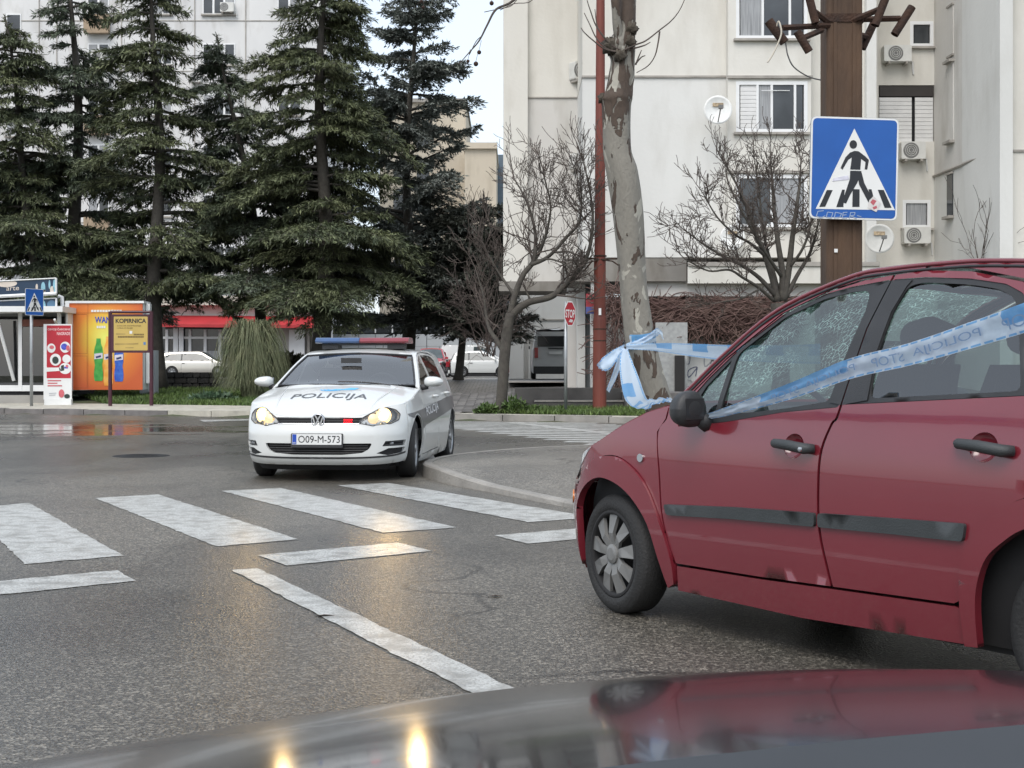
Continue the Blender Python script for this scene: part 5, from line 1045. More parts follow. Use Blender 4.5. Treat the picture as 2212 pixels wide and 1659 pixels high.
om = orange_mat(); MB().box(ax0, ax1, YO, YO + .018, az0, az1).build('front_print', om, oc)
OF = lambda a, b, d: (ax0 + (a - 150) / 158 * (ax1 - ax0), YO - .002 - d, AO(0, b)[2])
flat_polys('panel_joint', strokes([[(190, 655), (190, 842)], [(150, 676), (308, 676)], [(155, 679), (188, 679), (188, 764), (155, 764), (155, 679)], [(155, 769), (188, 769), (188, 838), (155, 838), (155, 769)]], .5), OF, mat('joint_brown', (.30, .07, .02), .5, var=0), oc, .004)
k = MB(); k.box(ax0 - .12, ax1 + .05, YO - .04, YO + .72, az1, az1 + .07); k.box(ax0 - .12, ax0, YO - .04, YO + .2, az0 - .03, az1); k.build('white_frame', M_WMET, oc)
MB().box(ax1 + .02, ax1 + .14, YO + .3, YO + .5, az0 + .2, az1).build('drain_pipe', M_WMET, oc)
def bottle(cx, y0, y1, w):
    prof = [(.0, .22), (.06, .24), (.12, .26), (.22, .42), (.34, .5), (.52, .47), (.62, .40), (.70, .44), (.82, .5), (.94, .48), (1., .40)]; L = [(cx - w * q, y0 + (y1 - y0) * f_) for f_, q in prof]; return L + [(2 * cx - a, b) for a, b in L[::-1]]
for cx_, y0, y1, w, m, nm in ((213, 731, 823, 20, mat('bottle_green', (.035, .28, .05), .3, col2=(.10, .42, .09), vscale=7), 'bottle_print'), (234, 727, 833, 20, mat('bottle_orange', (.80, .33, .04), .3, col2=(.85, .50, .14), vscale=7), 'bottle_print'), (257, 735, 824, 20, mat('bottle_blue', (.02, .07, .42), .3, col2=(.06, .18, .6), vscale=7), 'bottle_print')):
    o = flat_polys(nm, [bottle(cx_, y0, y1, w)], lambda a, b, d: OF(a, b, .005 + d), m, oc, .004); zz = y0 + (y1 - y0) * .36
    flat_polys('bottle_label', [[(cx_ - 9, zz), (cx_ + 9, zz - 2), (cx_ + 9, zz + 10), (cx_ - 9, zz + 12)]], lambda a, b, d: OF(a, b, .010 + d), mat('label_white', (.62, .60, .66), .5, var=.1), o, .002)
    flat_polys('label_mark', [[(cx_ - 6, zz + 6), (cx_ + 5, zz + 3), (cx_ + 6, zz + 7), (cx_ - 5, zz + 10)]], lambda a, b, d: OF(a, b, .013 + d), mat('label_navy', (.02, .03, .12), .5), o, .002)
OL = lambda d: (lambda a, b: OF(a, -b, d))
lettering('slogan', 'WAN', 205, 239, -698, -684, OL(.006), mat('slogan_blue', (.03, .06, .40), .5), oc, .03)
flat_polys('text_line', [[(197 + i * 6.1, 669.5), (202 + i * 6.1, 669.3), (202 + i * 6.1, 674), (197 + i * 6.1, 674)] for i in range(11)] + [[(209 + i * 5, 704), (213 + i * 5, 704), (213 + i * 5, 709), (209 + i * 5, 709)] for i in range(4)], lambda a, b, d: OF(a, b, .006 + d), M_SWHITE, oc, .002)
# red banner stand
YBn = 38.6; bn = thing('banner_stand', 'tall red and white promotional banner with round prize pictures before kiosk', 'banner', (0, 0, 0))
BF = lambda a, b, d: (at(a, 0, YBn)[0], YBn - d, at(0, b, YBn)[2])
flat_polys('board', [[(94, 700), (155, 700), (155, 863), (94, 863)]], lambda a, b, d: BF(a, b, d - .03), M_WMET, bn, .03)
flat_polys('red_print', [[(101, 703), (153, 703), (153, 817), (101, 817)]], lambda a, b, d: BF(a, b, .001 + d), mat('banner_red', (.42, .015, .03), .45, var=.08), bn, .003)
for q in [ellipse(111, 752, 9, 10), ellipse(141, 750, 11, 12), ellipse(120, 777, 12, 13), ellipse(144, 775, 9, 9), ellipse(141, 796, 13, 12), [(101, 794), (130, 794), (132, 801), (101, 803)]]: flat_polys('prize_picture', [q], lambda a, b, d: BF(a, b, .005 + d), M_SWHITE, bn, .003)
for q in [ellipse(139, 749, 7, 7), [(139, 792), (147, 792), (147, 796), (139, 796)]]: flat_polys('prize_detail', [q], lambda a, b, d: BF(a, b, .009 + d), mat('banner_blue', (.06, .08, .45), .5, var=.3, vscale=12), bn, .003)
for q in [ellipse(120, 778, 7, 8), [(132, 790), (138, 788), (139, 800), (132, 802)], ellipse(145, 856, 6, 5)]: flat_polys('prize_detail', [q], lambda a, b, d: BF(a, b, .009 + d), mat('banner_dark', (.02, .035, .03), .5, var=.3, vscale=12), bn, .003)
for q in [ellipse(112, 750, 5, 4), ellipse(147, 752, 4, 6), ellipse(145, 791, 3, 3), ellipse(133, 850, 6, 9)]: flat_polys('prize_detail', [q], lambda a, b, d: BF(a, b, .012 + d), mat('banner_pink', (.55, .12, .14), .5, var=.2, vscale=12), bn, .003)
BL = lambda d: (lambda a, b: BF(a, -b, d))
lettering('banner_text', 'OSVOJI ČAROBNE', 103, 152, -715, -708, BL(.006), mat('banner_text_pink', (.72, .50, .50), .5), bn, .02); lettering('banner_text', 'NAGRADE', 123, 152, -724, -717, BL(.006), MATS['banner_text_pink'], bn, .02)
for i, (a, b_) in enumerate(((103, 132), (103, 124), (103, 134))): flat_polys('text_line', [[(a, 821 + i * 5.5), (b_, 821 + i * 5.5), (b_, 823.5 + i * 5.5), (a, 823.5 + i * 5.5)]], lambda a, b, d: BF(a, b, .004 + d), MATS['banner_pink'], bn, .002)
for q in ([(106, 849), (122, 848), (122, 850), (106, 851)], [(106, 853), (120, 852), (120, 854), (106, 855)]): flat_polys('text_line', [q], lambda a, b, d: BF(a, b, .004 + d), mat('text_grey', (.45, .46, .48), .5), bn, .002)
MB().box(at(96, 0, YBn)[0], at(154, 0, YBn)[0], YBn - .02, YBn + .12, hill(at(120, 0, YBn)[0], YBn) - .02, at(0, 861, YBn)[2]).build('foot', M_WMET, bn)
# yellow copy-shop sign in maroon frame
YY = 37.6; ys_ = thing('copy_shop_sign', 'yellow copy shop sign KOPIRNICA hung in a maroon steel frame', 'shop sign', (0, 0, 0))
M_MAR = mat('maroon_frame', (.055, .012, .022), .45, var=.2, vscale=4); zg = hill(at(280, 0, YY)[0], YY)
for px in (238, 327): MB().tube([(at(px, 0, YY)[0], YY, zg - .1), (at(px, 0, YY)[0], YY, at(0, 673, YY)[2])], .055, 8).build('post', M_MAR, ys_)
for py in (674, 757): MB().tube([at(238, py, YY), at(327, py, YY)], .04, 8).build('crossbar', M_MAR, ys_)
YFn = lambda a, b, d: (at(a, 0, YY)[0], YY - .05 - d, at(0, b, YY)[2])
flat_polys('frame', [[(241, 679), (324, 679), (324, 762), (241, 762)]], lambda a, b, d: YFn(a, b, d - .05), M_MAR, ys_, .05)
flat_polys('yellow_panel', [rnd_poly([(247, 684), (320, 684), (320, 757), (247, 757)], 1.5)], lambda a, b, d: YFn(a, b, .001 + d), mat('panel_yellow', (.50, .36, .10), .4, var=.08, vscale=1.5), ys_, .004)
YL = lambda a, b: YFn(a, -b, .008)
lettering('sign_text', 'KOPIRNICA', 251, 317, -698, -688.5, YL, M_SBLACK, ys_, .03)
M_BRT = mat('sign_text_brown', (.16, .11, .03), .5, var=0)
for s_t, a, b_, y in (('COLOR KOPIRANJE', 254, 306, 706), ('I PRINTANJE', 254, 288, 711)): lettering('sign_text', s_t, a, b_, -y, -y + 3.4, YL, M_BRT, ys_, .02)
flat_polys('text_line', [[(290 + i * 3.2, 721), (292.6 + i * 3.2, 721), (292.6 + i * 3.2, 724.4), (290 + i * 3.2, 724.4)] for i in range(7)] + [[(256 + i * 3.5, 726), (259 + i * 3.5, 726), (259 + i * 3.5, 729.5), (256 + i * 3.5, 729.5)] for i in range(16)], lambda a, b, d: YFn(a, b, .006 + d), M_BRT, ys_, .002)
flat_polys('text_line', [[(252, 720), (272, 720), (272, 723), (252, 723)], [(250, 742), (300, 741), (300, 744), (250, 745)], [(272, 750), (290, 750), (290, 752), (272, 752)]], lambda a, b, d: YFn(a, b, .006 + d), mat('faded_text', (.36, .26, .08), .5, var=.2), ys_, .002)
flat_polys('sticker', [[(281, 715), (287, 715), (287, 721), (281, 721)]], lambda a, b, d: YFn(a, b, .007 + d), M_SWHITE, ys_, .002)
flat_polys('sticker', [[(311, 739), (316, 739), (316, 745), (311, 745)]], lambda a, b, d: YFn(a, b, .007 + d), mat('sticker_blue', (.10, .20, .38), .5), ys_, .002)
# grey cabinet right of the cabin
p = at(320, 790, 42.5); tag(MB().box(p[0] - .22, p[0] + .28, 42.3, 42.7, hill(p[0], 42.5), at(0, 757, 42.5)[2]).build('electric_cabinet', mat('cabinet_grey', (.42, .44, .46), .5, var=.08)), 'pale grey electric cabinet behind the yellow sign', 'cabinet')
# low dark stone wall behind the verge
lw_ = thing('stone_wall', 'low dark rubble stone wall under the silver car', 'wall', (0, 0, 0)); rg = np.random.default_rng(8); wa, wb = at(322, 0, 47.), at(470, 0, 47.)
zb_ = hill(wa[0], 47); x = wa[0]
MB().box(wa[0], wb[0], 47.1, 47.3, zb_ - .1, zb_ + .58).build('core', M_DARK, lw_)
M_STN = [mat('dark_stone_%d' % i, c, .8, var=.25, vscale=6, bump=.6, bscale=15) for i, c in enumerate([(.05, .045, .04), (.07, .065, .06), (.04, .038, .036)])]
for row in range(3):
    x = wa[0] + rg.random() * .1
    while x < wb[0] - .1:
        w = .22 + .25 * rg.random(); q = rnd_poly([(x, zb_ + row * .2 + .0), (x + w - .02, zb_ + row * .2 + .01), (x + w - .03, zb_ + row * .2 + .185), (x + .01, zb_ + row * .2 + .18)], .05, 3); MB().prism([tuple(p) for p in q], lambda a, b, d: (a, 47.1 - d - .02 * rg.random(), b), .06).build('stone', M_STN[int(rg.integers(3))], lw_); x += w
# ---------------------------------------------------------------- buildings
def wallmat(name, c, c2, stain=.25, sc=.35):
    m = bpy.data.materials.new(name); m.use_nodes = True; t = m.node_tree; b = t.nodes['Principled BSDF']; b.inputs['Roughness'].default_value = .85
    tc = nn(t, 'ShaderNodeTexCoord'); 
    def noise(scale, st, det=5):
        mp = nn(t, 'ShaderNodeMapping'); mp.inputs['Scale'].default_value = st; n = nn(t, 'ShaderNodeTexNoise'); n.inputs['Scale'].default_value = scale; n.inputs['Detail'].default_value = det
        t.links.new(tc.outputs['Object'], mp.inputs[0]); t.links.new(mp.outputs[0], n.inputs[0]); return n.outputs[0]
    def mr(o, a, b_, c_=0., d=1.):
        n = nn(t, 'ShaderNodeMapRange'); n.inputs[1].default_value, n.inputs[2].default_value, n.inputs[3].default_value, n.inputs[4].default_value = a, b_, c_, d; t.links.new(o, n.inputs[0]); return n.outputs[0]
    mx = nn(t, 'ShaderNodeMix', data_type='RGBA'); mx.inputs[6].default_value = tuple(c) + (1,); mx.inputs[7].default_value = tuple(c2) + (1,); t.links.new(mr(noise(sc, (1, 1, .6)), .35, .65), mx.inputs[0])
    m2 = nn(t, 'ShaderNodeMix', data_type='RGBA', blend_type='MULTIPLY'); m2.inputs[7].default_value = (.55, .52, .47, 1); t.links.new(mr(noise(1.6, (1, 1, .32), 7), .50, .80, 0, stain * 2), m2.inputs[0]); t.links.new(mx.outputs[2], m2.inputs[6])
    t.links.new(m2.outputs[2], b.inputs['Base Color']); bp = nn(t, 'ShaderNodeBump'); bp.inputs['Strength'].default_value = .25; bp.inputs['Distance'].default_value = .02; t.links.new(noise(9, (1, 1, 1)), bp.inputs['Height']); t.links.new(bp.outputs[0], b.inputs['Normal'])
    MATS[name] = m; return m
M_WCREAM = wallmat('render_cream', (.675, .66, .61), (.61, .59, .535), .18); M_WWHITE = wallmat('render_white', (.66, .66, .635), (.60, .60, .575), .16); M_WGREY = wallmat('render_grey_white', (.60, .59, .56), (.54, .52, .49), .3)
M_WFAR = wallmat('render_far_white', (.68, .68, .67), (.60, .60, .60), .28); M_WBEIGE = wallmat('render_beige', (.60, .53, .42), (.55, .48, .38), .2)
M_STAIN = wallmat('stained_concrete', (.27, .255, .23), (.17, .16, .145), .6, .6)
M_FRAME = mat('window_frame_white', (.74, .75, .75), .4, var=.03); M_WGL = mat('window_dark_glass', (.045, .05, .055), .08, var=.5, vscale=.8, spec=.6); M_CURT = mat('curtain_grey', (.30, .31, .32), .8, var=.25, vscale=5, stretch=(6, 1, .3)); M_BLIND = mat('blind_pale', (.66, .66, .65), .6, var=.06)
M_SILL = mat('sill_grey', (.33, .31, .28), .8, var=.2)
M_ACW = mat('ac_white', (.60, .60, .57), .5, var=.1, vscale=4); M_ACD = mat('ac_grille', (.16, .16, .155), .5, var=.1)

def window(par, x0, x1, z0, z1, Y, panes=2, kind='dark', fr=.07, sill=True, split=None):
    """opening set into a facade at depth Y: recess, frame, panes; x and z in world space, looking along +y"""
    o = MB().box(x0, x1, Y + .10, Y + .14, z0, z1).build('window', M_DARK, par)
    k = MB()
    for a, b_, c, d in ((x0 - .03, x0 + fr, z0 - .03, z1 + .03), (x1 - fr, x1 + .03, z0 - .03, z1 + .03)): k.box(a, b_, Y - .012, Y + .09, c, d)
    k.box(x0 + fr, x1 - fr, Y - .012, Y + .09, z1 - fr, z1 + .03); k.box(x0 + fr, x1 - fr, Y - .012, Y + .09, z0 - .03, z0 + fr); k.build('frame', M_FRAME, o)
    xs = [x0 + fr + (x1 - x0 - 2 * fr) * t for t in (split or np.linspace(0, 1, panes + 1))]
    for i, (a, b_) in enumerate(zip(xs[:-1], xs[1:])):
        if i: MB().box(a - .035, a + .035, Y - .01, Y + .07, z0 + fr, z1 - fr).build('mullion', M_FRAME, o)
        m = {'dark': M_WGL, 'curtain': M_CURT, 'blind': M_BLIND}.get(kind if isinstance(kind, str) else kind[i], M_WGL)
        MB().box(a + .036, b_ - .036, Y + .03, Y + .05, z0 + fr, z1 - fr).build('pane', m, o)
    if sill: MB().box(x0 - .1, x1 + .1, Y - .12, Y + .02, z0 - .10, z0 - .032).build('sill', M_SILL, o)
    return o
def ac_unit(px0, px1, py0, py1, Y, label, fan=.38, grp='air conditioner units on the right apartment block', yaw=0.):
    a, b_ = at(px0, py0, Y), at(px1, py1, Y); w, h_ = b_[0] - a[0], a[2] - b_[2]; o = thing('air_conditioner', label, 'air conditioner', (a[0], Y, b_[2]), yaw, grp)
    MB().prism([tuple(p) for p in rnd_poly([(0, .03), (w, .03), (w, h_), (0, h_)], .04, 3)], lambda u, v, d: (u, -.02 - d, v), .34).build('casing', M_ACW, o)
    c = (w * fan, h_ * .52); r_ = h_ * .40
    MB().lathe([(0, -.365), (r_, -.368), (r_ + .02, -.36)], 20, (c[0], 0, c[1]), 'y').build('fan_guard', M_ACD, o)
    rg_ = MB()
    for q in (.3, .55, .8): rg_.lathe([(r_ * q - .008, -.372), (r_ * q, -.380), (r_ * q + .008, -.372)], 20, (c[0], 0, c[1]), 'y')
    rg_.build('fan_ring', M_ACW, o)
    for q in (.18, .82): MB().box(w * q - .03, w * q + .03, -.40, -.0, -.05, .03).build('bracket', M_SILL, o)
    MB().tube([(w, -.1, h_ * .3), (w + .12, -.03, h_ * .1), (w + .15, -.02, -.3)], .03, 6).build('pipe', M_BLIND, o); return o
def dish(px, py, r, Y, label, logo=(.45, .22, .08), bowl=None):
    p = at(px, py, Y); o = thing('satellite_dish', label, 'satellite dish', (p[0], Y, p[2]), 0, 'satellite dishes on the right apartment block')
    k = MB(); k.lathe([(0, .0), (r * .5, -.02), (r * .85, -.07), (r, -.10), (r, -.085), (r * .85, -.05), (0, .02)], 28, (0, -.25, 0), 'y'); k.build('bowl', bowl or mat('dish_white', (.80, .81, .79), .5, var=.08, vscale=5), o, True)
    MB().box(-r * .35, r * .40, -.30, -.285, r * .25, r * .50).build('faded_logo', mat('dish_logo', (.40, .31, .20), .6, var=.5, vscale=14), o)
    MB().tube([(0, -.27, -r * .95), (.02, -.55, -r * .35), (.02, -.72, -r * .02)], .018, 6).build('arm', M_ACD, o); MB().obox((.02, -.74, .0), (.06, 0, 0), (0, .08, 0), (0, 0, .05)).build('receiver', M_ACD, o)
    MB().tube([(0, -.2, 0), (0, .05, -r * .3)], .03, 8).build('mount', M_GALV, o); return o

# ---- right apartment block
apt = thing('apartment_block', 'pale rendered apartment block with stained concrete canopy on the right', 'building', (0, 0, 0))
ZT = 27.
def slab(px0, px1, Y, zlo, zhi, m, name='wall', depth=4., par=apt):
    return MB().box(at(px0, 0, Y)[0], at(px1, 0, Y)[0], Y, Y + depth, zlo, zhi).build(name, m, par)
def Z(py, Y): return at(0, py, Y)[2]
YM, YL, YB, YR, YW = 39.0, 42.0, 38.6, 41.0, 36.0
slab(1087, 1140, YL - .25, Z(620, YL), ZT, M_WCREAM, 'pilaster', 3); slab(1140, 1262, YL, Z(620, YL), Z(211, YL) - .02, M_WGREY, 'wall', 3); slab(1140, 1262, YL, Z(211, YL) + .02, ZT, M_WCREAM, 'wall', 3)
MB().box(at(1140, 0, YL)[0], at(1262, 0, YL)[0], YL - .04, YL + .3, Z(211, YL) - .02, Z(211, YL) + .02).build('floor_joint', M_SILL, apt)
slab(1258, 1573, YM, Z(556, YM), Z(166, YM) - .03, M_WWHITE); slab(1258, 1573, YM, Z(166, YM) + .03, ZT, M_WCREAM)
MB().box(at(1257, 0, YM)[0], at(1573, 0, YM)[0], YM - .05, YM + .3, Z(166, YM) - .03, Z(166, YM) + .03).build('floor_joint', M_SILL, apt)
# window bay
def bay(z0, z1, m): slab(1573, 1752, YB, z0, z1, m, 'bay_wall', 4)
wins = [(-20, 82), (178, 284), (380, 489)]; prev = Z(556, YB)
xa, xb = at(1592, 0, YB)[0], at(1742, 0, YB)[0]
for (t_, b_), kd, spl in zip(wins[::-1], (('dark', 'curtain'), ('blind', 'curtain', 'dark', 'dark'), ('curtain', 'dark', 'dark')), ((0, .5, 1), (0, .28, .50, .86, 1), (0, .36, .78, 1))):
    bay(prev, Z(b_, YB) - .03, M_WCREAM); prev = Z(t_, YB) + .03
    MB().box(at(1573, 0, YB)[0], xa - .03, YB, YB + 3, Z(b_, YB) - .03, prev).build('bay_wall', M_WCREAM, apt); MB().box(xb + .03, at(1752, 0, YB)[0], YB, YB + 3, Z(b_, YB) - .03, prev).build('bay_wall', M_WCREAM, apt)
    w = window(apt, xa, xb, Z(b_, YB), Z(t_, YB), YB, kind=kd, split=spl)
    if len(kd) == 4:
        for i in range(10): zz = Z(b_, YB) + .12 + i * (Z(t_, YB) - Z(b_, YB) - .25) / 10; MB().box(xa + .10, xa + .62, YB + .02, YB + .035, zz, zz + .085).build('blind_slat', M_BLIND, w)
        bp_ = MB(); bp_.tube([(xa + .7, YB - .06, Z(t_, YB) - .25), (xb - .5, YB - .06, Z(t_, YB) - .25)], .012, 6); bp_.build('rail', M_FRAME, w)
bay(prev, ZT, M_WCREAM); MB().box(at(1570, 0, YB)[0], at(1755, 0, YB)[0], YB - .07, YB, Z(170, YB), Z(164, YB)).build('lintel', M_SILL, apt); MB().box(at(1570, 0, YB)[0], at(1755, 0, YB)[0], YB - .07, YB, Z(374, YB), Z(369, YB)).build('lintel', M_SILL, apt)
slab(1752, 1895, YM, Z(640, YM), ZT, M_WCREAM); slab(1872, 1893, YM - .25, Z(640, YM), ZT, M_WWHITE, 'pilaster', .3)
# right recess with shutters and small windows
rx = [at(v, 0, YR)[0] for v in (1893, 2020)]
def rwall(t_, b_, x0=None, x1=None): MB().box(x0 if x0 is not None else rx[0], x1 if x1 is not None else rx[1] + .2, YR, YR + 3, Z(b_, YR), Z(t_, YR)).build('wall', M_WCREAM, apt)
def hole(t_, b_, pa, pb): rwall(t_, b_, None, at(pa, 0, YR)[0] - .03); rwall(t_, b_, at(pb, 0, YR)[0] + .03, None)
rwall(-400, 46); hole(46, 101, 1968, 2014); rwall(101, 184); hole(184, 306, 1900, 2016); rwall(306, 432); hole(432, 493, 1952, 2008); rwall(493, 640)
window(apt, at(1968, 0, YR)[0], at(2014, 0, YR)[0], Z(101, YR) + .03, Z(46, YR) - .03, YR, 1, ('dark',)); window(apt, at(1952, 0, YR)[0], at(2008, 0, YR)[0], Z(493, YR) + .03, Z(432, YR) - .03, YR, 1, ('curtain',))
sx0, sx1 = at(1900, 0, YR)[0], at(2016, 0, YR)[0]; sh = MB().box(sx0, sx1, YR + .12, YR + .2, Z(306, YR), Z(184, YR)).build('shutter_bay', M_DARK, apt)
for a, b_ in ((sx0, at(1972, 0, YR)[0] - .03), (at(1975, 0, YR)[0] + .03, sx1)):
    zz = Z(306, YR); 
    while zz < Z(211, YR): MB().box(a, b_, YR + .02, YR + .06, zz, min(zz + .115, Z(210, YR))).build('shutter_slat', M_BLIND, sh); zz += .125
MB().box(sx0, sx1, YR + .0, YR + .1, Z(208, YR), Z(186, YR)).build('shutter_box', mat('box_brown', (.03, .025, .022), .6), sh)
# wing wall coming towards the street, with slot windows
wp0, wp1 = at(2018, 0, YR), at(2162, 0, YW); k = MB(); T = np.array([.4, .3, 0])
def wing(zl0, zl1, zh0, zh1, m):
    a, b_ = wp0.copy(), wp1.copy(); k = MB(); q = [(a[0], a[1], zl0), (b_[0], b_[1], zl1), (b_[0], b_[1], zh1), (a[0], a[1], zh0)]; k.add(q + [tuple(np.array(p) + T) for p in q], [(0, 1, 2, 3), (7, 6, 5, 4), (0, 4, 5, 1), (1, 5, 6, 2), (2, 6, 7, 3), (3, 7, 4, 0)]); return k.build('wing_wall', m, apt)
zj = Z(381, YR); wing(0, 0, zj - .03, zj - .03, M_WWHITE); wing(zj + .03, zj + .03, ZT, ZT, M_WGREY)
k = MB(); dn = (wp1 - wp0); dn[2] = 0; dn /= np.linalg.norm(dn); k.tube([np.array([wp0[0], wp0[1], zj]) + np.array([dn[1], -dn[0], 0]) * .02, np.array([wp1[0], wp1[1], zj]) + np.array([dn[1], -dn[0], 0]) * .02], .05, 6); k.build('floor_joint', M_SILL, apt)
nrm = np.array([dn[1], -dn[0], 0])
for f_, zc, hh_ in ((.28, Z(70, 39.5), .8), (.28, Z(212, 39.5), 1.25), (.27, Z(420, 39.5), .62)):
    c = wp0 * (1 - f_) + wp1 * f_; c[2] = zc; w = MB().obox(c + nrm * .012, dn * .22, nrm * .02, (0, 0, hh_)).build('slot_window', M_WGL if hh_ < .7 else M_WGREY, apt); MB().obox(c + nrm * .08 - np.array([0, 0, hh_ + .05]), dn * .28, nrm * .09, (0, 0, .04)).build('sill', M_SILL, w)
    MB().obox(c + nrm * .03 + np.array([0, 0, hh_ + .02]), dn * .25, nrm * .035, (0, 0, .03)).build('head', M_SILL, w)
slab(2160, 2188, YW - .3, 0, ZT, M_WWHITE, 'pilaster', 3); slab(2188, 2420, YW, 0, Z(326, YW) - .03, M_WCREAM, 'wall', 5); slab(2188, 2420, YW, Z(326, YW) + .03, ZT, M_WCREAM, 'wall', 5); MB().box(at(2188, 0, YW)[0], at(2420, 0, YW)[0], YW - .04, YW + .3, Z(326, YW) - .03, Z(326, YW) + .03).build('floor_joint', M_SILL, apt)
window(apt, at(2215, 0, YW)[0], at(2330, 0, YW)[0], Z(560, YW), Z(520, YW) + .4, YW - .02, 2, ('curtain', 'dark'))
slab(1752, 2025, YM + .5, 0, Z(640, YM), M_WWHITE, 'wall', 3)
# canopy, beams and ground floor
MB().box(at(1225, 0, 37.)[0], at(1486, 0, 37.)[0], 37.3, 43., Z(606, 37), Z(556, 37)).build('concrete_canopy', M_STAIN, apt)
MB().box(at(1486, 0, 37.2)[0], at(1900, 0, 37.2)[0], 37.2, 43., Z(612, 37.2), Z(572, 37.2)).build('beam', M_WCREAM, apt); MB().box(at(1486, 0, 37.2)[0], at(1900, 0, 37.2)[0], 37.15, 43., Z(575, 37.2), Z(566, 37.2)).build('ledge', M_SILL, apt)
MB().box(at(1380, 0, 37.4)[0], at(1900, 0, 37.4)[0], 37.5, 41., Z(640, 37.5), Z(608, 37.5)).build('soffit_beam', M_WGREY, apt)
MB().box(at(1078, 0, YL)[0], at(1226, 0, YL)[0], YL - .3, YL + 2, Z(630, YL), Z(609, YL)).build('passage_beam', M_STAIN, apt)
gz = .55
for a, b_, m, Y in ((1226, 1246, M_WGREY, 39.2), (1247, 1264, M_WWHITE, 38.6), (1265, 1276, mat('column_grey', (.24, .26, .27), .7, var=.15), 38.9), (1277, 1300, M_WWHITE, 37.4), (1131, 1142, M_WWHITE, 55.), (1145, 1158, M_WWHITE, 54.)): MB().box(at(a, 0, Y)[0], at(b_, 0, Y)[0], Y, Y + .5, .3, Z(606, 37.5) if Y < 50 else Z(630, YL)).build('column', m, apt)
MB().box(at(1100, 0, 58)[0], at(1300, 0, 58)[0], 58.5, 59, .5, 7.).build('passage_wall', M_WWHITE, apt)
for i, py in enumerate((690, 735)): MB().box(at(1100, 0, 58)[0], at(1300, 0, 58)[0], 58.45, 58.5, Z(py, 58) - .03, Z(py, 58) + .03).build('panel_joint', M_SILL, apt)
MB().box(at(1100, 0, 56)[0], at(1290, 0, 56)[0], 43, 60, .80, .84).build('passage_floor', M_CONC, apt)
# painted ground floor wall with graffiti
gy = 37.8; gw = MB().box(at(1290, 0, gy)[0], at(1760, 0, gy)[0], gy, gy + .3, .2, Z(640, gy) - .02).build('ground_floor_wall', wallmat('scribbled_white', (.62, .62, .60), (.50, .50, .49), .7, 1.2), apt)
rg = np.random.default_rng(21)
for i in range(34):
    cx_, cy_ = rg.uniform(1292, 1600), rg.uniform(690, 835); n_ = int(rg.integers(4, 9)); th = rg.random() * 6.28; L = []
    s_x, s_y = rg.uniform(6, 18), rg.uniform(6, 16)
    for j in range(n_): L.append((cx_ + s_x * math.sin(th + j * 1.3) + j * rg.uniform(-1, 2), cy_ + s_y * math.cos(th * 2 + j * 1.9)))
    L = cr(L, 3); flat_polys('graffiti', strokes([[tuple(p) for p in L]], rg.uniform(.9, 2.6)), lambda a, b, d, i=i: (at(a, 0, gy)[0], gy - .004 - d - i * .0006, Z(b, gy)), [mat('graffiti_blue', (.07, .08, .14), .6), mat('graffiti_black', (.03, .03, .035), .6), mat('graffiti_grey', (.28, .29, .31), .6), mat('graffiti_red', (.30, .07, .08), .6)][int(rg.choice([0, 1, 1, 2, 2, 3], ))], gw, .002)
tag(MB().box(at(1412, 0, 37.6)[0], at(1480, 0, 37.6)[0], 37.1, 37.7, .3, Z(698, 37.6)).build('service_cabinet', mat('cabinet_stone', (.30, .31, .31), .7, col2=(.42, .43, .42), vscale=9, detail=8)), 'grey scribbled service cabinet behind the plane tree', 'cabinet')
tag(MB().box(at(1458, 0, 37.)[0], at(1478, 0, 37.)[0], 36.9, 37.2, .3, Z(768, 37.)).build('dark_bin', mat('bin_dark', (.015, .013, .012), .6)), 'narrow dark litter bin by the graffiti wall behind the tree', 'bin')
# fittings
ac_unit(1903, 1962, 103, 140, YR, 'air conditioner below the upper small window right of rusty pole', .42); ac_unit(1940, 1992, 310, 349, YR, 'air conditioner under the white shutters right of the crossing sign', .40); ac_unit(1946, 2003, 493, 530, YR, 'lowest air conditioner right of the crossing sign under curtained window', .36)
ac_unit(1228, 1256, 136, 176, YL - .0, 'air conditioner high on the cream wall left of the red post', .5, yaw=.6); ac_unit(1228, 1258, 333, 368, YL - .0, 'air conditioner behind bare branches on cream wall left of red post', .5, yaw=.6)
dish(1547, 242, .41, YB - .12, 'white satellite dish beside the middle bay window'); dish(1578, 515, .36, YB - .05, 'satellite dish behind the bare tree below the lowest bay window', (.45, .36, .14)); dish(1893, 518, .42, YM - .6, 'pale satellite dish right of the rusty pole behind twigs', (.5, .48, .40), mat('dish_grey', (.56, .56, .53), .6, var=.1))
# ---- far beige block seen past the spruce
fb_ = thing('beige_block', 'distant beige flat-roofed block seen between the conifers and pale tower', 'building', (0, 0, 0))
YF = 105.
MB().box(at(820, 0, YF)[0], at(1006, 0, YF)[0], YF, YF + 12, .8, Z(222, YF)).build('wall', M_WBEIGE, fb_); MB().box(at(1004, 0, YF - 4)[0], at(1072, 0, YF - 4)[0], YF - 4, YF + 8, .8, Z(322, YF - 4)).build('wall', M_WBEIGE, fb_)
MB().box(at(1001, 0, YF - 4)[0], at(1074, 0, YF - 4)[0], YF - 4.3, YF + 8, Z(322, YF - 4), Z(309, YF - 4)).build('parapet', M_WBEIGE, fb_); MB().box(at(816, 0, YF)[0], at(1009, 0, YF)[0], YF - .3, YF + 12, Z(222, YF), Z(214, YF)).build('parapet', M_SILL, fb_)
MB().box(at(1068, 0, YF + 6)[0], at(1100, 0, YF + 6)[0], YF + 6, YF + 14, .8, Z(334, YF + 6)).build('dark_annex', mat('annex_blue', (.10, .14, .18), .7), fb_)
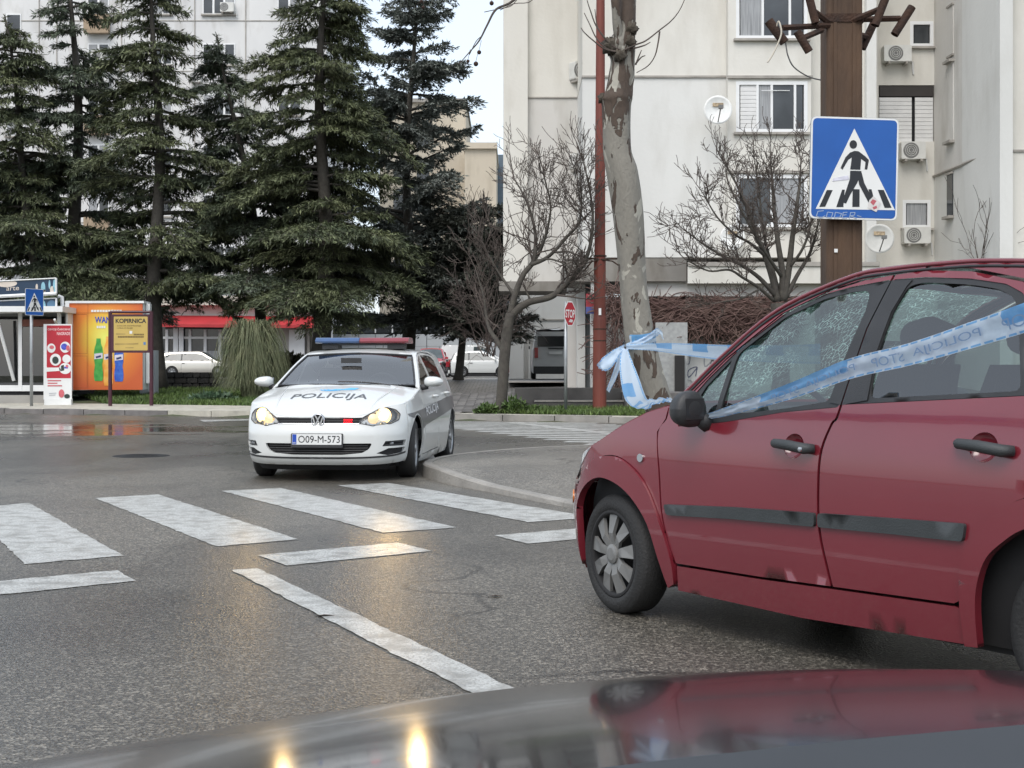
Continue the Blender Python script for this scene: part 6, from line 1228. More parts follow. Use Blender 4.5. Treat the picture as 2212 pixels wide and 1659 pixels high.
for r_ in range(5):
    for px in (850, 900): 
        z = Z(300 + r_ * 70, YF); Yq = YF if px < 1000 else YF - 4
        if px > 1000 and r_ < 1: continue
        o = MB().box(at(px, 0, Yq)[0], at(px, 0, Yq)[0] + 1.0, Yq - .03, Yq + .05, z - .7, z + .7).build('window', M_WGL, fb_)
# ---- left apartment tower behind the conifers
lt = thing('white_tower', 'tall white apartment tower behind the conifers on the left', 'building', (0, 0, 0)); YT_ = 84.; x_l, x_r = at(-260, 0, YT_)[0], at(705, 0, YT_)[0]
MB().box(x_l, x_r, YT_, YT_ + 14, 4.3, 32).build('wall', M_WFAR, lt)
SP = 109 / F * YT_; zrow = [Z(-15 + 0, YT_) + 3.2 - i * SP for i in range(9)]
ccol = [(-105, -55, 1), (14, 46, 1), (190, 236, 2), (330, 372, 2), (438, 508, 3), (600, 650, 2)]
for ci, (a, b_, n_) in enumerate(ccol):
    for ri in range(8):
        zt_ = Z(-15 + ri * 109 - (0 if ci != 1 else -45), YT_); zb_ = zt_ - 1.35
        if zb_ < 5: continue
        xa_, xb_ = at(a, 0, YT_)[0], at(b_, 0, YT_)[0]
        o = MB().box(xa_, xb_, YT_ - .04, YT_ + .02, zb_, zt_).build('window', M_FRAME, lt)
        for j in range(n_):
            w_ = (xb_ - xa_) / n_; MB().box(xa_ + j * w_ + .07, xa_ + (j + 1) * w_ - .07, YT_ - .06, YT_ - .03, zb_ + .08, zt_ - .08).build('pane', M_CURT if (ri + ci + j) % 3 == 0 else M_WGL, o)
        MB().box(xa_ - .08, xb_ + .08, YT_ - .18, YT_ - .04, zb_ - .1, zb_).build('sill', M_SILL, o)
        if ci == 2 and ri < 6: MB().box(xa_ - .1, xb_ + .1, YT_ - .6, YT_ - .19, zb_ - 1.3, zb_ - .11).build('balcony', mat('balcony_brown', (.33, .25, .17), .7, var=.15) if ri % 2 == 0 else M_WFAR, lt)
for px in (84, 122, 262, 420, 530): MB().box(at(px, 0, YT_)[0], at(px, 0, YT_)[0] + .05, YT_ - .05, YT_, 5, 32).build('panel_joint', M_SILL, lt)
for ri in range(8): z = Z(45 + ri * 109, YT_); MB().box(x_l, x_r, YT_ - .03, YT_, z - .03, z + .03).build('floor_joint', M_SILL, lt)
g2 = 'air conditioner units on the white tower'
ac_unit(478, 507, 8, 29, YT_ - .1, 'air conditioner below the top windows of the white tower', .3, g2); ac_unit(200, 232, 112, 133, YT_ - .65, 'air conditioner between conifers under a tower window near top left', .4, g2); ac_unit(412, 436, 158, 180, YT_ - .1, 'air conditioner left of the three-pane window of the white tower', .4, g2)
# ---- low shop with red awning
shp = thing('shop_pavilion', 'low shop with red awning and white framed arched windows behind silver car', 'building', (0, 0, 0)); YS = 80.
MB().box(at(-200, 0, YS)[0], at(700, 0, YS)[0], YS + .3, YS + 4, .7, Z(640, YS)).build('wall', M_WGREY, shp); MB().box(at(-200, 0, YS)[0], at(702, 0, YS)[0], YS - .5, YS + 4.2, Z(660, YS), Z(640, YS)).build('roof_fascia', mat('fascia_cream', (.60, .56, .48), .7, var=.1), shp)
k = MB(); a, b_ = at(340, 0, YS)[0], at(690, 0, YS)[0]; k.add([(a, YS - 1.6, Z(700, YS - 1.6)), (b_, YS - 1.6, Z(702, YS - 1.6)), (b_, YS + .2, Z(683, YS)), (a, YS + .2, Z(681, YS)), (a, YS - 1.6, Z(706, YS - 1.6)), (b_, YS - 1.6, Z(709, YS - 1.6))], [(0, 1, 2, 3), (0, 4, 5, 1)]); k.build('awning', mat('awning_red', (.38, .025, .03), .6, var=.15, vscale=1), shp)
MB().box(at(348, 0, YS)[0], at(560, 0, YS)[0], YS + .12, YS + .25, Z(800, YS), Z(706, YS)).build('shop_window', M_WGL, shp)
for px in (360, 382, 410, 443, 475, 506, 540): k = MB(); k.box(at(px - 3, 0, YS)[0], at(px + 3, 0, YS)[0], YS, YS + .12, .8, Z(712, YS)); k.build('mullion', M_FRAME, shp)
for px in (392, 380): MB().box(at(px - 5, 0, YS)[0], at(px + 5, 0, YS)[0], YS - .1, YS - .01, .8, Z(708, YS)).build('column', M_FRAME, shp)
MB().box(at(348, 0, YS)[0], at(560, 0, YS)[0], YS - .02, YS + .1, Z(732, YS), Z(727, YS)).build('transom', M_FRAME, shp); MB().box(at(348, 0, YS)[0], at(560, 0, YS)[0], YS + .06, YS + .11, .8, Z(758, YS)).build('lower_panel', M_CURT, shp)
MB().box(at(625, 0, YS)[0], at(658, 0, YS)[0], YS - .1, YS + .1, .8, Z(712, YS)).build('white_panel', M_FRAME, shp)
for px in (664, 674, 684): MB().box(at(px, 0, YS)[0], at(px + 5, 0, YS)[0], YS - .05, YS + .2, .8, Z(705, YS)).build('slat', M_SILL, shp)
# ---- grey-clad hall behind the parked cars
hl_ = thing('clad_hall', 'long low grey panel clad hall behind the parked cars', 'building', (0, 0, 0)); YH_ = 92.
MB().box(at(690, 0, YH_)[0], at(1130, 0, YH_)[0], YH_ + .1, YH_ + 10, .7, Z(690, YH_)).build('wall', M_DARK, hl_)
for i in range(11):
    a, b_ = at(700 + i * 37, 0, YH_)[0] + .02, at(737 + i * 37, 0, YH_)[0] - .02
    for t_, bb in ((722, 748), (748.5, 776)): MB().box(a, b_, YH_ - .05, YH_ + .1, Z(bb, YH_), Z(t_, YH_)).build('cladding_panel', mat('cladding_grey', (.40, .42, .43), .5, .2, var=.1, vscale=.6), hl_)
    MB().box(a, b_, YH_ + .02, YH_ + .09, Z(719, YH_), Z(694, YH_)).build('window', M_WGL, hl_); MB().box(b_ - .04, b_ + .06, YH_ - .02, YH_ + .09, Z(719, YH_), Z(692, YH_)).build('mullion', M_FRAME, hl_)
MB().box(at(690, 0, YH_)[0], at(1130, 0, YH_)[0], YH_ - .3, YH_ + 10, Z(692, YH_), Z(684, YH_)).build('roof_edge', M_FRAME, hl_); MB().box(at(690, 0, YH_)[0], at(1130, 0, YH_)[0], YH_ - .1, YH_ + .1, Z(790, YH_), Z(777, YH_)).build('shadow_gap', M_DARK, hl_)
# ---------------------------------------------------------------- trees and plants
def frustums(P0, P1, R0, R1, n=4):
    P0, P1 = np.asarray(P0, float), np.asarray(P1, float); R0, R1 = np.asarray(R0, float), np.asarray(R1, float); d = P1 - P0; d /= np.linalg.norm(d, axis=1)[:, None] + 1e-9
    ref = np.where(np.abs(d[:, 2:3]) < .9, np.array([[0, 0, 1.]]), np.array([[1., 0, 0]])); a = np.cross(d, ref); a /= np.linalg.norm(a, axis=1)[:, None] + 1e-9; b = np.cross(d, a)
    V = []
    for k in range(n): t = 2 * math.pi * k / n; w = math.cos(t) * a + math.sin(t) * b; V.append(P0 + w * R0[:, None]); V.append(P1 + w * R1[:, None])
    V = np.stack(V, 1).reshape(-1, 3); m = len(P0); base = np.arange(m)[:, None] * 2 * n; F_ = []
    for k in range(n): k2 = (k + 1) % n; F_.append(base + np.array([[2 * k, 2 * k2, 2 * k2 + 1, 2 * k + 1]]))
    return V, np.concatenate(F_, 0)
class Segs:
    def __init__(s): s.a = []; s.b = []; s.ra = []; s.rb = []
    def add(s, a, b, ra, rb): s.a.append(a); s.b.append(b); s.ra.append(ra); s.rb.append(rb)
    def mesh(s, name, m, par, n=4):
        V, F_ = frustums(s.a, s.b, s.ra, s.rb, n); return np_mesh(name, V, F_, m, par, True)
def twig(S, p, d, L, r, lev, rg, up=.25, spread=.7, kids=3, rmin=.006):
    n = 4; d = d / np.linalg.norm(d); q = p.copy(); pts = [p]
    for i in range(n):
        d = d + rg.normal(0, .16, 3) + np.array([0, 0, up * .12]); d /= np.linalg.norm(d); q2 = q + d * L / n; f0, f1 = 1 - .55 * i / n, 1 - .55 * (i + 1) / n
        S.add(q, q2, max(rmin, r * f0), max(rmin, r * f1)); q = q2; pts.append(q)
    if lev > 0:
        for k in range(kids + int(rg.integers(0, 2))):
            i = int(rg.integers(1, n + 1)); dd = d + rg.normal(0, spread, 3); dd[2] += up; twig(S, pts[i], dd, L * rg.uniform(.5, .78), r * .58, lev - 1, rg, up, spread, kids, rmin)
M_BARK = mat('dark_bark', (.050, .044, .038), .9, col2=(.08, .073, .06), vscale=9, bump=.8, bscale=30); M_TWIG = mat('twig_brown', (.085, .068, .058), .9, var=.3, vscale=3); M_TWIGR = mat('twig_reddish', (.13, .105, .095), .9, var=.35, vscale=2)
def limb(mb, pts, r0, r1, S, rg, tw=10, L=.9, lev=2, n=8, up=.3, kids=3):
    P = cr([np.array(p, float) for p in pts], 5); R = np.linspace(r0, r1, len(P)); mb.tube(P, list(R), n)
    for k in range(tw):
        i = int(rg.integers(int(len(P) * .35), len(P))); d = P[min(i + 1, len(P) - 1)] - P[max(i - 1, 0)]; d /= np.linalg.norm(d) + 1e-9; dd = d * .7 + rg.normal(0, .55, 3); dd[2] += .3; twig(S, P[i], dd, L * rg.uniform(.5, 1.1), max(.008, R[i] * .4), lev, rg, up, .6, kids)
    twig(S, P[-1], P[-1] - P[-2], L, r1, lev, rg, up, .5, kids + 1)
# bare pollarded tree by the stop sign
rg = np.random.default_rng(11); YA = 32.6; ba = at(1083, 0, YA)[0]
ta = thing('bare_tree', 'leafless dark tree with forked trunk left of the stop sign', 'tree', (0, 0, 0)); S = Segs(); mb = MB()
def tA(*L): return [at(a, b, YA + (c[0] if c else 0)) for a, b, *c in L]
tr = MB(); tr.tube(cr(tA((1082, 893), (1083, 870), (1086, 830), (1089, 780), (1094, 730), (1098, 700), (1103, 678)), 4), list(np.interp(np.linspace(0, 1, 25), [0, .08, .2, .6, 1], [.20, .155, .14, .135, .12])), 14); tr.build('trunk', M_BARK, ta, True)
limb(mb, tA((1101, 684), (1122, 665), (1145, 652), (1190, 641), (1222, 615), (1254, 580, -.3), (1273, 538, -.5), (1280, 488, -.6), (1278, 435, -.7), (1265, 369, -.8)), .105, .018, S, rg, 26, .9)
limb(mb, tA((1101, 682), (1114, 633), (1130, 594), (1151, 567), (1156, 541), (1156, 501, .3), (1145, 456, .5), (1130, 419, .6), (1111, 387, .8)), .085, .016, S, rg, 20, .9)
limb(mb, tA((1151, 567), (1165, 545), (1175, 520, -.2), (1185, 483, -.4), (1189, 440, -.5), (1175, 382, -.6)), .05, .014, S, rg, 18, .8)
limb(mb, tA((1145, 573), (1185, 554, -.2), (1227, 509, -.4), (1249, 483, -.6), (1256, 440, -.6), (1254, 395, -.7)), .055, .014, S, rg, 18, .8)
limb(mb, tA((1156, 563), (1190, 560, -.3), (1222, 572, -.5), (1238, 588, -.5)), .03, .010, S, rg, 6, .5); limb(mb, tA((1200, 545, -.3), (1235, 545, -.6), (1250, 565, -.6)), .028, .010, S, rg, 6, .5)
limb(mb, tA((1090, 765), (1075, 738, .1), (1058, 712, .3), (1050, 680, .5), (1045, 640, .6), (1030, 590, .8)), .075, .014, S, rg, 12, .8)
limb(mb, tA((1112, 640), (1085, 600, .4), (1060, 560, .6), (1040, 520, .8)), .04, .012, S, rg, 14, .9)
limb(mb, tA((1148, 651), (1138, 632), (1132, 615, .2)), .03, .012, S, rg, 3, .4)
mb.build('limbs', M_BARK, ta, True); S.mesh('twigs', M_TWIG, ta)
# second bare tree, many-stemmed, behind the red car
rg = np.random.default_rng(12); YBt = 30.5
tb = thing('bare_tree', 'leafless many-stemmed tree standing between red car and bay windows', 'tree', (0, 0, 0)); S = Segs(); mb = MB()
def tB(*L): return [at(a, b, YBt + (c[0] if c else 0)) for a, b, *c in L]
tr = MB(); tr.tube(cr(tB((1690, 905), (1688, 840), (1686, 760), (1685, 700), (1684, 655)), 4), [.24] * 5 + [.2] * 12, 12); tr.build('trunk', M_BARK, tb, True)
for pts, r0, tw in (([(1680, 652), (1668, 600), (1650, 546), (1633, 504), (1612, 445), (1592, 400), (1560, 345)], .085, 20), ([(1686, 650), (1672, 590, .2), (1655, 530, .4), (1645, 470, .4), (1640, 410, .5), (1632, 360, .6)], .05, 16), ([(1690, 650), (1690, 590), (1680, 520), (1672, 450, .2), (1668, 390, .3), (1664, 345, .4)], .09, 18), ([(1692, 650), (1704, 580), (1712, 510), (1722, 440), (1728, 390, .3), (1730, 345, .5)], .09, 18), ([(1696, 645), (1722, 595), (1748, 550), (1762, 505, -.3), (1778, 440, -.4)], .06, 14), ([(1704, 580), (1735, 535, -.3), (1752, 480, -.4), (1760, 410, -.5)], .04, 12),
                     ([(1676, 640), (1640, 600, -.2), (1600, 572, -.4), (1560, 552, -.6), (1520, 528, -.7), (1490, 505, -.8)], .06, 16), ([(1672, 650), (1640, 622, -.3), (1605, 600, -.6), (1575, 583, -.8), (1530, 585, -.9), (1480, 560, -1)], .045, 14), ([(1655, 555), (1620, 525, -.3), (1590, 508, -.5), (1550, 470, -.6), (1520, 420, -.7)], .04, 14), ([(1690, 600), (1650, 540, -.6), (1610, 470, -.9), (1575, 400, -1)], .045, 16), ([(1640, 625, -.4), (1600, 645, -.6), (1560, 652, -.7)], .025, 5)):
    limb(mb, tB(*pts), r0, .013, S, rg, tw, .58)
mb.build('limbs', M_BARK, tb, True); S.mesh('twigs', M_TWIG, tb)
# plane tree with flaking bark
def plane_bark():
    m = bpy.data.materials.new('plane_bark'); m.use_nodes = True; t = m.node_tree; b = t.nodes['Principled BSDF']; b.inputs['Roughness'].default_value = .75
    tc = nn(t, 'ShaderNodeTexCoord')
    def noise(scale, st, det=4, dist=1.5):
        mp = nn(t, 'ShaderNodeMapping'); mp.inputs['Scale'].default_value = st; n = nn(t, 'ShaderNodeTexNoise'); n.inputs['Scale'].default_value = scale; n.inputs['Detail'].default_value = det; n.inputs['Distortion'].default_value = dist; t.links.new(tc.outputs['Object'], mp.inputs[0]); t.links.new(mp.outputs[0], n.inputs[0]); return n.outputs[0]
    def step(o, a, w=.012):
        n = nn(t, 'ShaderNodeMapRange'); n.inputs[1].default_value = a; n.inputs[2].default_value = a + w; t.links.new(o, n.inputs[0]); return n.outputs[0]
    def mix(f, a, c):
        x = nn(t, 'ShaderNodeMix', data_type='RGBA'); t.links.new(f, x.inputs[0])
        for i, v in ((6, a), (7, c)):
            if isinstance(v, tuple): x.inputs[i].default_value = v + (1,)
            else: t.links.new(v, x.inputs[i])
        return x.outputs[2]
    n1 = noise(2.2, (1, 1, .55)); n2 = noise(2.8, (1.2, 1.2, .45)); n3 = noise(14, (1, 1, .5), 5)
    c = mix(n3, (.15, .14, .118), (.25, .235, .20)); c = mix(step(n1, .60), c, (.34, .325, .275)); sp = nn(t, 'ShaderNodeSeparateXYZ'); t.links.new(tc.outputs['Object'], sp.inputs[0])
    zz = nn(t, 'ShaderNodeMapRange'); zz.inputs[1].default_value = 2.2; zz.inputs[2].default_value = .6; zz.inputs[3].default_value = 0; zz.inputs[4].default_value = .16; t.links.new(sp.outputs[2], zz.inputs[0])
    up = nn(t, 'ShaderNodeMapRange'); up.inputs[1].default_value = 4.3; up.inputs[2].default_value = 5.0; up.inputs[3].default_value = 0; up.inputs[4].default_value = .13; t.links.new(sp.outputs[2], up.inputs[0])
    ad = nn(t, 'ShaderNodeMath', operation='ADD'); t.links.new(n2, ad.inputs[0]); t.links.new(zz.outputs[0], ad.inputs[1]); ad2 = nn(t, 'ShaderNodeMath', operation='ADD'); t.links.new(ad.outputs[0], ad2.inputs[0]); t.links.new(up.outputs[0], ad2.inputs[1])
    f_ = step(ad2.outputs[0], .60); c = mix(f_, c, mix(n3, (.045, .032, .024), (.085, .058, .040))); t.links.new(c, b.inputs['Base Color'])
    bp = nn(t, 'ShaderNodeBump'); bp.inputs['Strength'].default_value = .8; bp.inputs['Distance'].default_value = .03; a3 = nn(t, 'ShaderNodeMath', operation='MULTIPLY_ADD'); a3.inputs[1].default_value = .5; t.links.new(n3, a3.inputs[0]); t.links.new(f_, a3.inputs[2]); t.links.new(a3.outputs[0], bp.inputs['Height']); t.links.new(bp.outputs[0], b.inputs['Normal']); return m
M_PB = plane_bark(); YP_ = 19.2; pt = thing('plane_tree', 'plane tree with patchy flaking bark and police tape tied round it', 'tree', (0, 0, 0))
rings = [(-420, 1342, 1374), (-60, 1340, 1376), (0, 1338, 1374), (60, 1331, 1373), (85, 1316, 1372), (97, 1309, 1372), (112, 1311, 1372), (130, 1319, 1371), (160, 1315, 1370), (195, 1308, 1367), (214, 1298, 1366), (232, 1300, 1363), (290, 1302, 1362), (330, 1303, 1365), (370, 1309, 1378), (460, 1323, 1390), (594, 1337, 1396), (686, 1344, 1407), (750, 1353, 1418), (856, 1387, 1450), (900, 1396, 1464), (945, 1392, 1482), (962, 1384, 1490)]
RR = cr(rings, 5); rg = np.random.default_rng(4); V = []; n_ = 36
for i, (py, xl, xr) in enumerate(RR):
    c = at((xl + xr) / 2, py, YP_); r_ = (xr - xl) / 2 / F * YP_
    for k in range(n_):
        t = 2 * math.pi * k / n_; q = 1 + .035 * math.sin(3 * t + py * .013) + .03 * math.sin(5 * t - py * .021) + rg.normal(0, .012); V.append((c[0] + r_ * math.cos(t) * (1 if abs(math.cos(t)) > .95 else q), c[1] + r_ * math.sin(t) * q, c[2]))
k = MB(); k.add(V, [(i * n_ + j, i * n_ + (j + 1) % n_, (i + 1) * n_ + (j + 1) % n_, (i + 1) * n_ + j) for i in range(len(RR) - 1) for j in range(n_)]); k.build('trunk', M_PB, pt, True)
def tP(*L): return [at(a, b, YP_ + (c[0] if c else 0)) for a, b, *c in L]
MB().tube(cr(tP((1342, 105, -.1), (1334, 60, -.15), (1330, 10, -.2), (1322, -60, -.2)), 4), list(np.linspace(.075, .06, 13)), 10).build('stem', M_PB, pt, True)
for c, r_ in (((1318, 100, -.12), .11), ((1365, 62, -.1), .09), ((1362, 90, -.15), .08), ((1303, 213, -.05), .07), ((1340, 120, -.17), .09)):
    kb = MB(); p = tP(c)[0]; kb.grid(lambda u, v: tuple(p + r_ * np.array([math.sin(v) * math.cos(u), math.sin(v) * math.sin(u), math.cos(v)]) * (1 + .25 * math.sin(3 * u + 5 * v) + .15 * math.sin(7 * u))), np.linspace(0, 2 * math.pi, 16), np.linspace(0, math.pi, 9)); kb.build('bark_knot', mat('knot_bark', (.10, .085, .065), .9, col2=(.05, .04, .03), vscale=14, bump=1., bscale=30), pt, True)
for L in ([(1340, 108), (1318, 95), (1292, 62), (1285, 20)], [(1335, 112), (1310, 105), (1288, 82), (1275, 55), (1262, 28)], [(1330, 112), (1305, 105), (1282, 88), (1262, 70), (1255, 60)], [(1322, 100), (1290, 60), (1275, 22), (1268, 0)], [(1345, 110), (1372, 97), (1395, 88), (1425, 65), (1450, 45), (1468, 22), (1482, -8)], [(1425, 68), (1422, 90), (1415, 120), (1400, 142), (1375, 157)], [(1368, 105), (1392, 98), (1405, 91)], [(1373, 138), (1385, 124), (1394, 120)], [(1373, 140), (1380, 122), (1386, 108)]):
    P = tP(*[(a, b, -.2) for a, b in L]); MB().tube(cr(P, 4), list(np.linspace(.014, .006, (len(P) - 1) * 4 + 1)), 6).build('twig', M_TWIG, pt, True)
br = cr(tP((1345, -330, -.1), (1260, -230, -.5), (1170, -70, -1), (1110, 0, -1.2), (1072, 20, -1.3), (1052, 55, -1.3), (1035, 88, -1.3), (1012, 115, -1.3), (990, 140, -1.3)), 5); MB().tube(br, list(np.linspace(.028, .005, len(br))), 6).build('branch', M_TWIG, pt, True)
for L in ([(1125, -12), (1105, 12), (1082, 18), (1046, 26)], [(1160, -60), (1150, 0), (1110, 8), (1080, 22)], [(1040, 78), (1028, 90), (1014, 118)], [(1062, -40), (1062, 0)], [(912, -40), (911, -10), (913, 8)], [(1170, -70), (1000, -60), (912, -40)]): P = tP(*[(a, b, -1.3) for a, b in L]); MB().tube(cr(P, 4), .006, 5).build('twig', M_TWIG, pt, True)
M_BALL = mat('seed_ball_brown', (.045, .022, .016), .95, var=.3, bump=1., bscale=120)
for a, b_, r_ in ((1035, 113, .029), (1011, 132, .022), (1028, 138, .033), (1062, 7, .03), (910, 3, .026), (914, 16, .024)):
    p = tP((a, b_, -1.3))[0]; kb = MB(); kb.grid(lambda u, v: tuple(p + r_ * np.array([math.sin(v) * math.cos(u), math.sin(v) * math.sin(u), math.cos(v)]) * (1 + .12 * math.sin(9 * u) * math.sin(8 * v))), np.linspace(0, 2 * math.pi, 14), np.linspace(0, math.pi, 9)); sbp = kb.build('seed_ball', M_BALL, pt, True); MB().tube([p + (0, 0, r_), p + (.03, 0, .16)], .003, 4).build('stalk', M_TWIG, sbp)

# ---- conifers
def needles(P, D, L, w, rg, droop=.5):
    """kite-shaped sprays: P base points, D directions"""
    n = len(P); D = D + rg.normal(0, .35, (n, 3)); D[:, 2] -= droop * rg.random(n); D /= np.linalg.norm(D, axis=1)[:, None]; sd = np.cross(D, rg.normal(0, .5, (n, 3)) + np.array([0, 0, 1.])); sd /= np.linalg.norm(sd, axis=1)[:, None] + 1e-9
    l = L * (.6 + .8 * rg.random(n))[:, None]; ww = w * (.6 + .8 * rg.random(n))[:, None]; V = np.stack([P, P + D * l * .45 + sd * ww, P + D * l, P + D * l * .45 - sd * ww], 1).reshape(-1, 3); return V
def conifer(name, label, px, Y, top_py, base_z, rad, seed, mats, lean=0., first=2.2, nb=60, droop=.36, rise=.12, density=1., tr_r=.24, shape=.6, L=.19, w=.019, bare=0., fan=.55, hang=1.0):
    rg = np.random.default_rng(seed); bx = at(px, 0, Y)[0]; zt = at(0, top_py, Y)[2]; o = thing(name, label, 'tree', (bx, Y, base_z), 0, 'conifers in front of the white tower'); Ht = zt - base_z
    axis = lambda z: np.array([lean * (z / Ht) ** 1.3 + .12 * math.sin(z * .6 + seed), .1 * math.sin(z * .45 + seed), z])
    zs = np.linspace(0, Ht, 24); MB().tube([axis(z) for z in zs], [tr_r * (1 - .93 * (z / Ht)) + .012 + (.08 if z == 0 else 0) for z in zs], 10).build('trunk', M_BARK, o, True)
    S = Segs(); VP = []; z = first; i = 0
    while z < Ht - .35:
        f_ = (z - first) / (Ht - first)
        for j in range(int(rg.integers(2, 4)) if f_ < .9 else 3):
            az = rg.random() * 6.283; zz = z + rg.normal(0, .10); i += 1
            if rg.random() < bare: continue
            R_ = rad * max(.04, 1 - f_) ** shape * (rg.uniform(.35, 1.05) if rg.random() < .7 else rg.uniform(1.0, 1.45)) + .2
            d = np.array([math.cos(az), math.sin(az), 0.]); p = axis(zz); n = 9; dr = droop * rg.uniform(.5, 1.5); rs = rise * rg.uniform(.2, 1.8); cv = rg.normal(0, .12)
            pts = np.array([p + d * R_ * t + np.array([0, 0, R_ * (rs * t - dr * t * t)]) + np.array([-d[1], d[0], 0]) * cv * R_ * t * t for t in np.linspace(0, 1, n + 1)])
            for k in range(n): S.add(pts[k], pts[k + 1], .045 * (1 - k / n) * (R_ / rad + .3) + .010, .045 * (1 - (k + 1) / n) * (R_ / rad + .3) + .008)
            ns = max(7, int(11 * R_ * density + 5)); tt = np.sort(rg.uniform(.14, 1., ns)); base = np.stack([np.interp(tt * n, np.arange(n + 1), pts[:, c]) for c in range(3)], -1)
            side = np.array([-d[1], d[0], 0]); sl = (R_ * fan * (1.1 - tt) * np.minimum(1, tt * 3) + .25) * rg.uniform(.5, 1.25, ns); sgn = np.where(np.arange(ns) % 2 == 0, -1, 1)
            sd = d[None] * rg.uniform(.35, .9, ns)[:, None] + side[None] * sgn[:, None] * rg.uniform(.6, 1., ns)[:, None] + np.array([0, 0, -.10]) + rg.normal(0, .08, (ns, 3)); sd /= np.linalg.norm(sd, axis=1)[:, None]
            for k in range(ns): S.add(base[k], base[k] + sd[k] * sl[k] * .9 + np.array([0, 0, -.15 * sl[k]]), .010, .005)
            m_ = np.maximum(5, (sl * 56 * density).astype(int)); idx = np.repeat(np.arange(ns), m_); u = rg.random(len(idx)); PP = base[idx] + sd[idx] * (sl[idx] * u)[:, None]; PP[:, 2] -= .17 * sl[idx] * u * u; PP += rg.normal(0, .025, PP.shape)
            VP.append(needles(PP, sd[idx] * .7 + d * .3 + rg.normal(0, .25, PP.shape), L, w, rg, hang))
            m2 = int(24 * R_ * density) + 8; u = rg.uniform(.10, 1, m2); PP = np.stack([np.interp(u * n, np.arange(n + 1), pts[:, c]) for c in range(3)], -1); VP.append(needles(PP, np.tile(d, (m2, 1)) + rg.normal(0, .4, (m2, 3)), L, w, rg, .35))
        z += (Ht - first) / nb * rg.choice([.35, .7, 1., 1.2, 2.0])
    u = rg.random(160); PP = np.array([axis(Ht * (.9 + .1 * v)) for v in u]); a = rg.random(160) * 6.28; VP.append(needles(PP, np.stack([np.cos(a), np.sin(a), 0 * a + .5], -1), L, w, rg, .2))
    V = np.vstack(VP); k = len(V) // 4
    np_mesh('crown', V, np.arange(4 * k).reshape(-1, 4), mats, o); S.mesh('branches', M_BARK, o, 4); return o, k
M_CED = mat('cedar_needles', (.046, .064, .042), .7, col2=(.118, .145, .092), vscale=1.1, island=.55, detail=2); M_CED2 = mat('cedar_needles_olive', (.046, .063, .032), .7, col2=(.145, .162, .078), vscale=.9, island=.55, detail=2)
M_CYP = mat('cypress_needles', (.085, .10, .088), .75, col2=(.23, .25, .225), vscale=1.3, island=.5, detail=2); M_DKN = mat('dark_needles', (.042, .052, .042), .8, col2=(.11, .115, .09), vscale=1.6, island=.5, detail=2)
NT = 0
for a in (dict(name='cedar_tree', label='leftmost cedar leaning at the left edge above the kiosk', px=105, Y=46, top_py=35, rad=3.0, seed=1, mats=M_CED2, lean=-1.6, first=3.4, tr_r=.24, nb=36),
          dict(name='cedar_tree', label='tall cedar with thick dark trunk above the kiosk and orange cabin', px=172, Y=47.5, top_py=-110, rad=3.0, seed=2, mats=M_CED, lean=-.3, first=3.3, tr_r=.33, nb=44),
          dict(name='cedar_tree', label='cedar whose dark trunk rises right of the yellow sign', px=342, Y=45.5, top_py=-100, rad=2.8, seed=3, mats=M_CED2, lean=-.15, first=3.7, tr_r=.30, nb=42),
          dict(name='cedar_tree', label='shorter cedar leaning left with nodding top behind the pampas grass', px=582, Y=47, top_py=75, rad=2.9, seed=4, mats=M_CED, lean=-1.75, first=3.9, tr_r=.22, nb=31, droop=.42),
          dict(name='cedar_tree', label='biggest dense cedar with broad tiers behind the police car', px=697, Y=45, top_py=-150, rad=3.6, seed=5, mats=M_CED2, lean=.0, first=2.7, tr_r=.34, nb=54, density=1.05, shape=.66),
          dict(name='spruce_tree', label='blue-grey spruce with open crown and pointed top against the sky', px=878, Y=50, top_py=-25, rad=3.5, seed=6, mats=M_CYP, lean=.25, first=2.4, tr_r=.28, nb=54, droop=.10, rise=.35, density=.95, L=.17, w=.030, shape=.55, bare=.05, fan=.38, hang=.1),
          dict(name='pine_tree', label='low dark bushy conifer between the spruce and the leafless tree', px=985, Y=49, top_py=440, rad=2.5, seed=7, mats=M_DKN, lean=.75, first=1.6, tr_r=.16, nb=38, droop=.1, rise=.35, density=1.0, L=.2, w=.03, shape=.4, hang=.2)):
    bz = hill(at(a['px'], 0, a['Y'])[0], a['Y']) - .05; o, k = conifer(base_z=bz, **a); NT += k
print('needle quads', NT)
# reddish leafless shrub twigs before the dark conifer
rg = np.random.default_rng(31); sh = thing('leafless_shrub', 'tangle of grey leafless twigs in front of the dark conifer', 'shrub', (0, 0, 0)); S = Segs()
for i in range(11): p = at(rg.uniform(1040, 1070), 770, 46); twig(S, p, np.array([rg.normal(-.15, .45), rg.normal(0, .2), 1.]), rg.uniform(1.2, 2.0), .022, 3, rg, .15, .5, 3, .006)
S.mesh('twigs', M_TWIGR, sh)
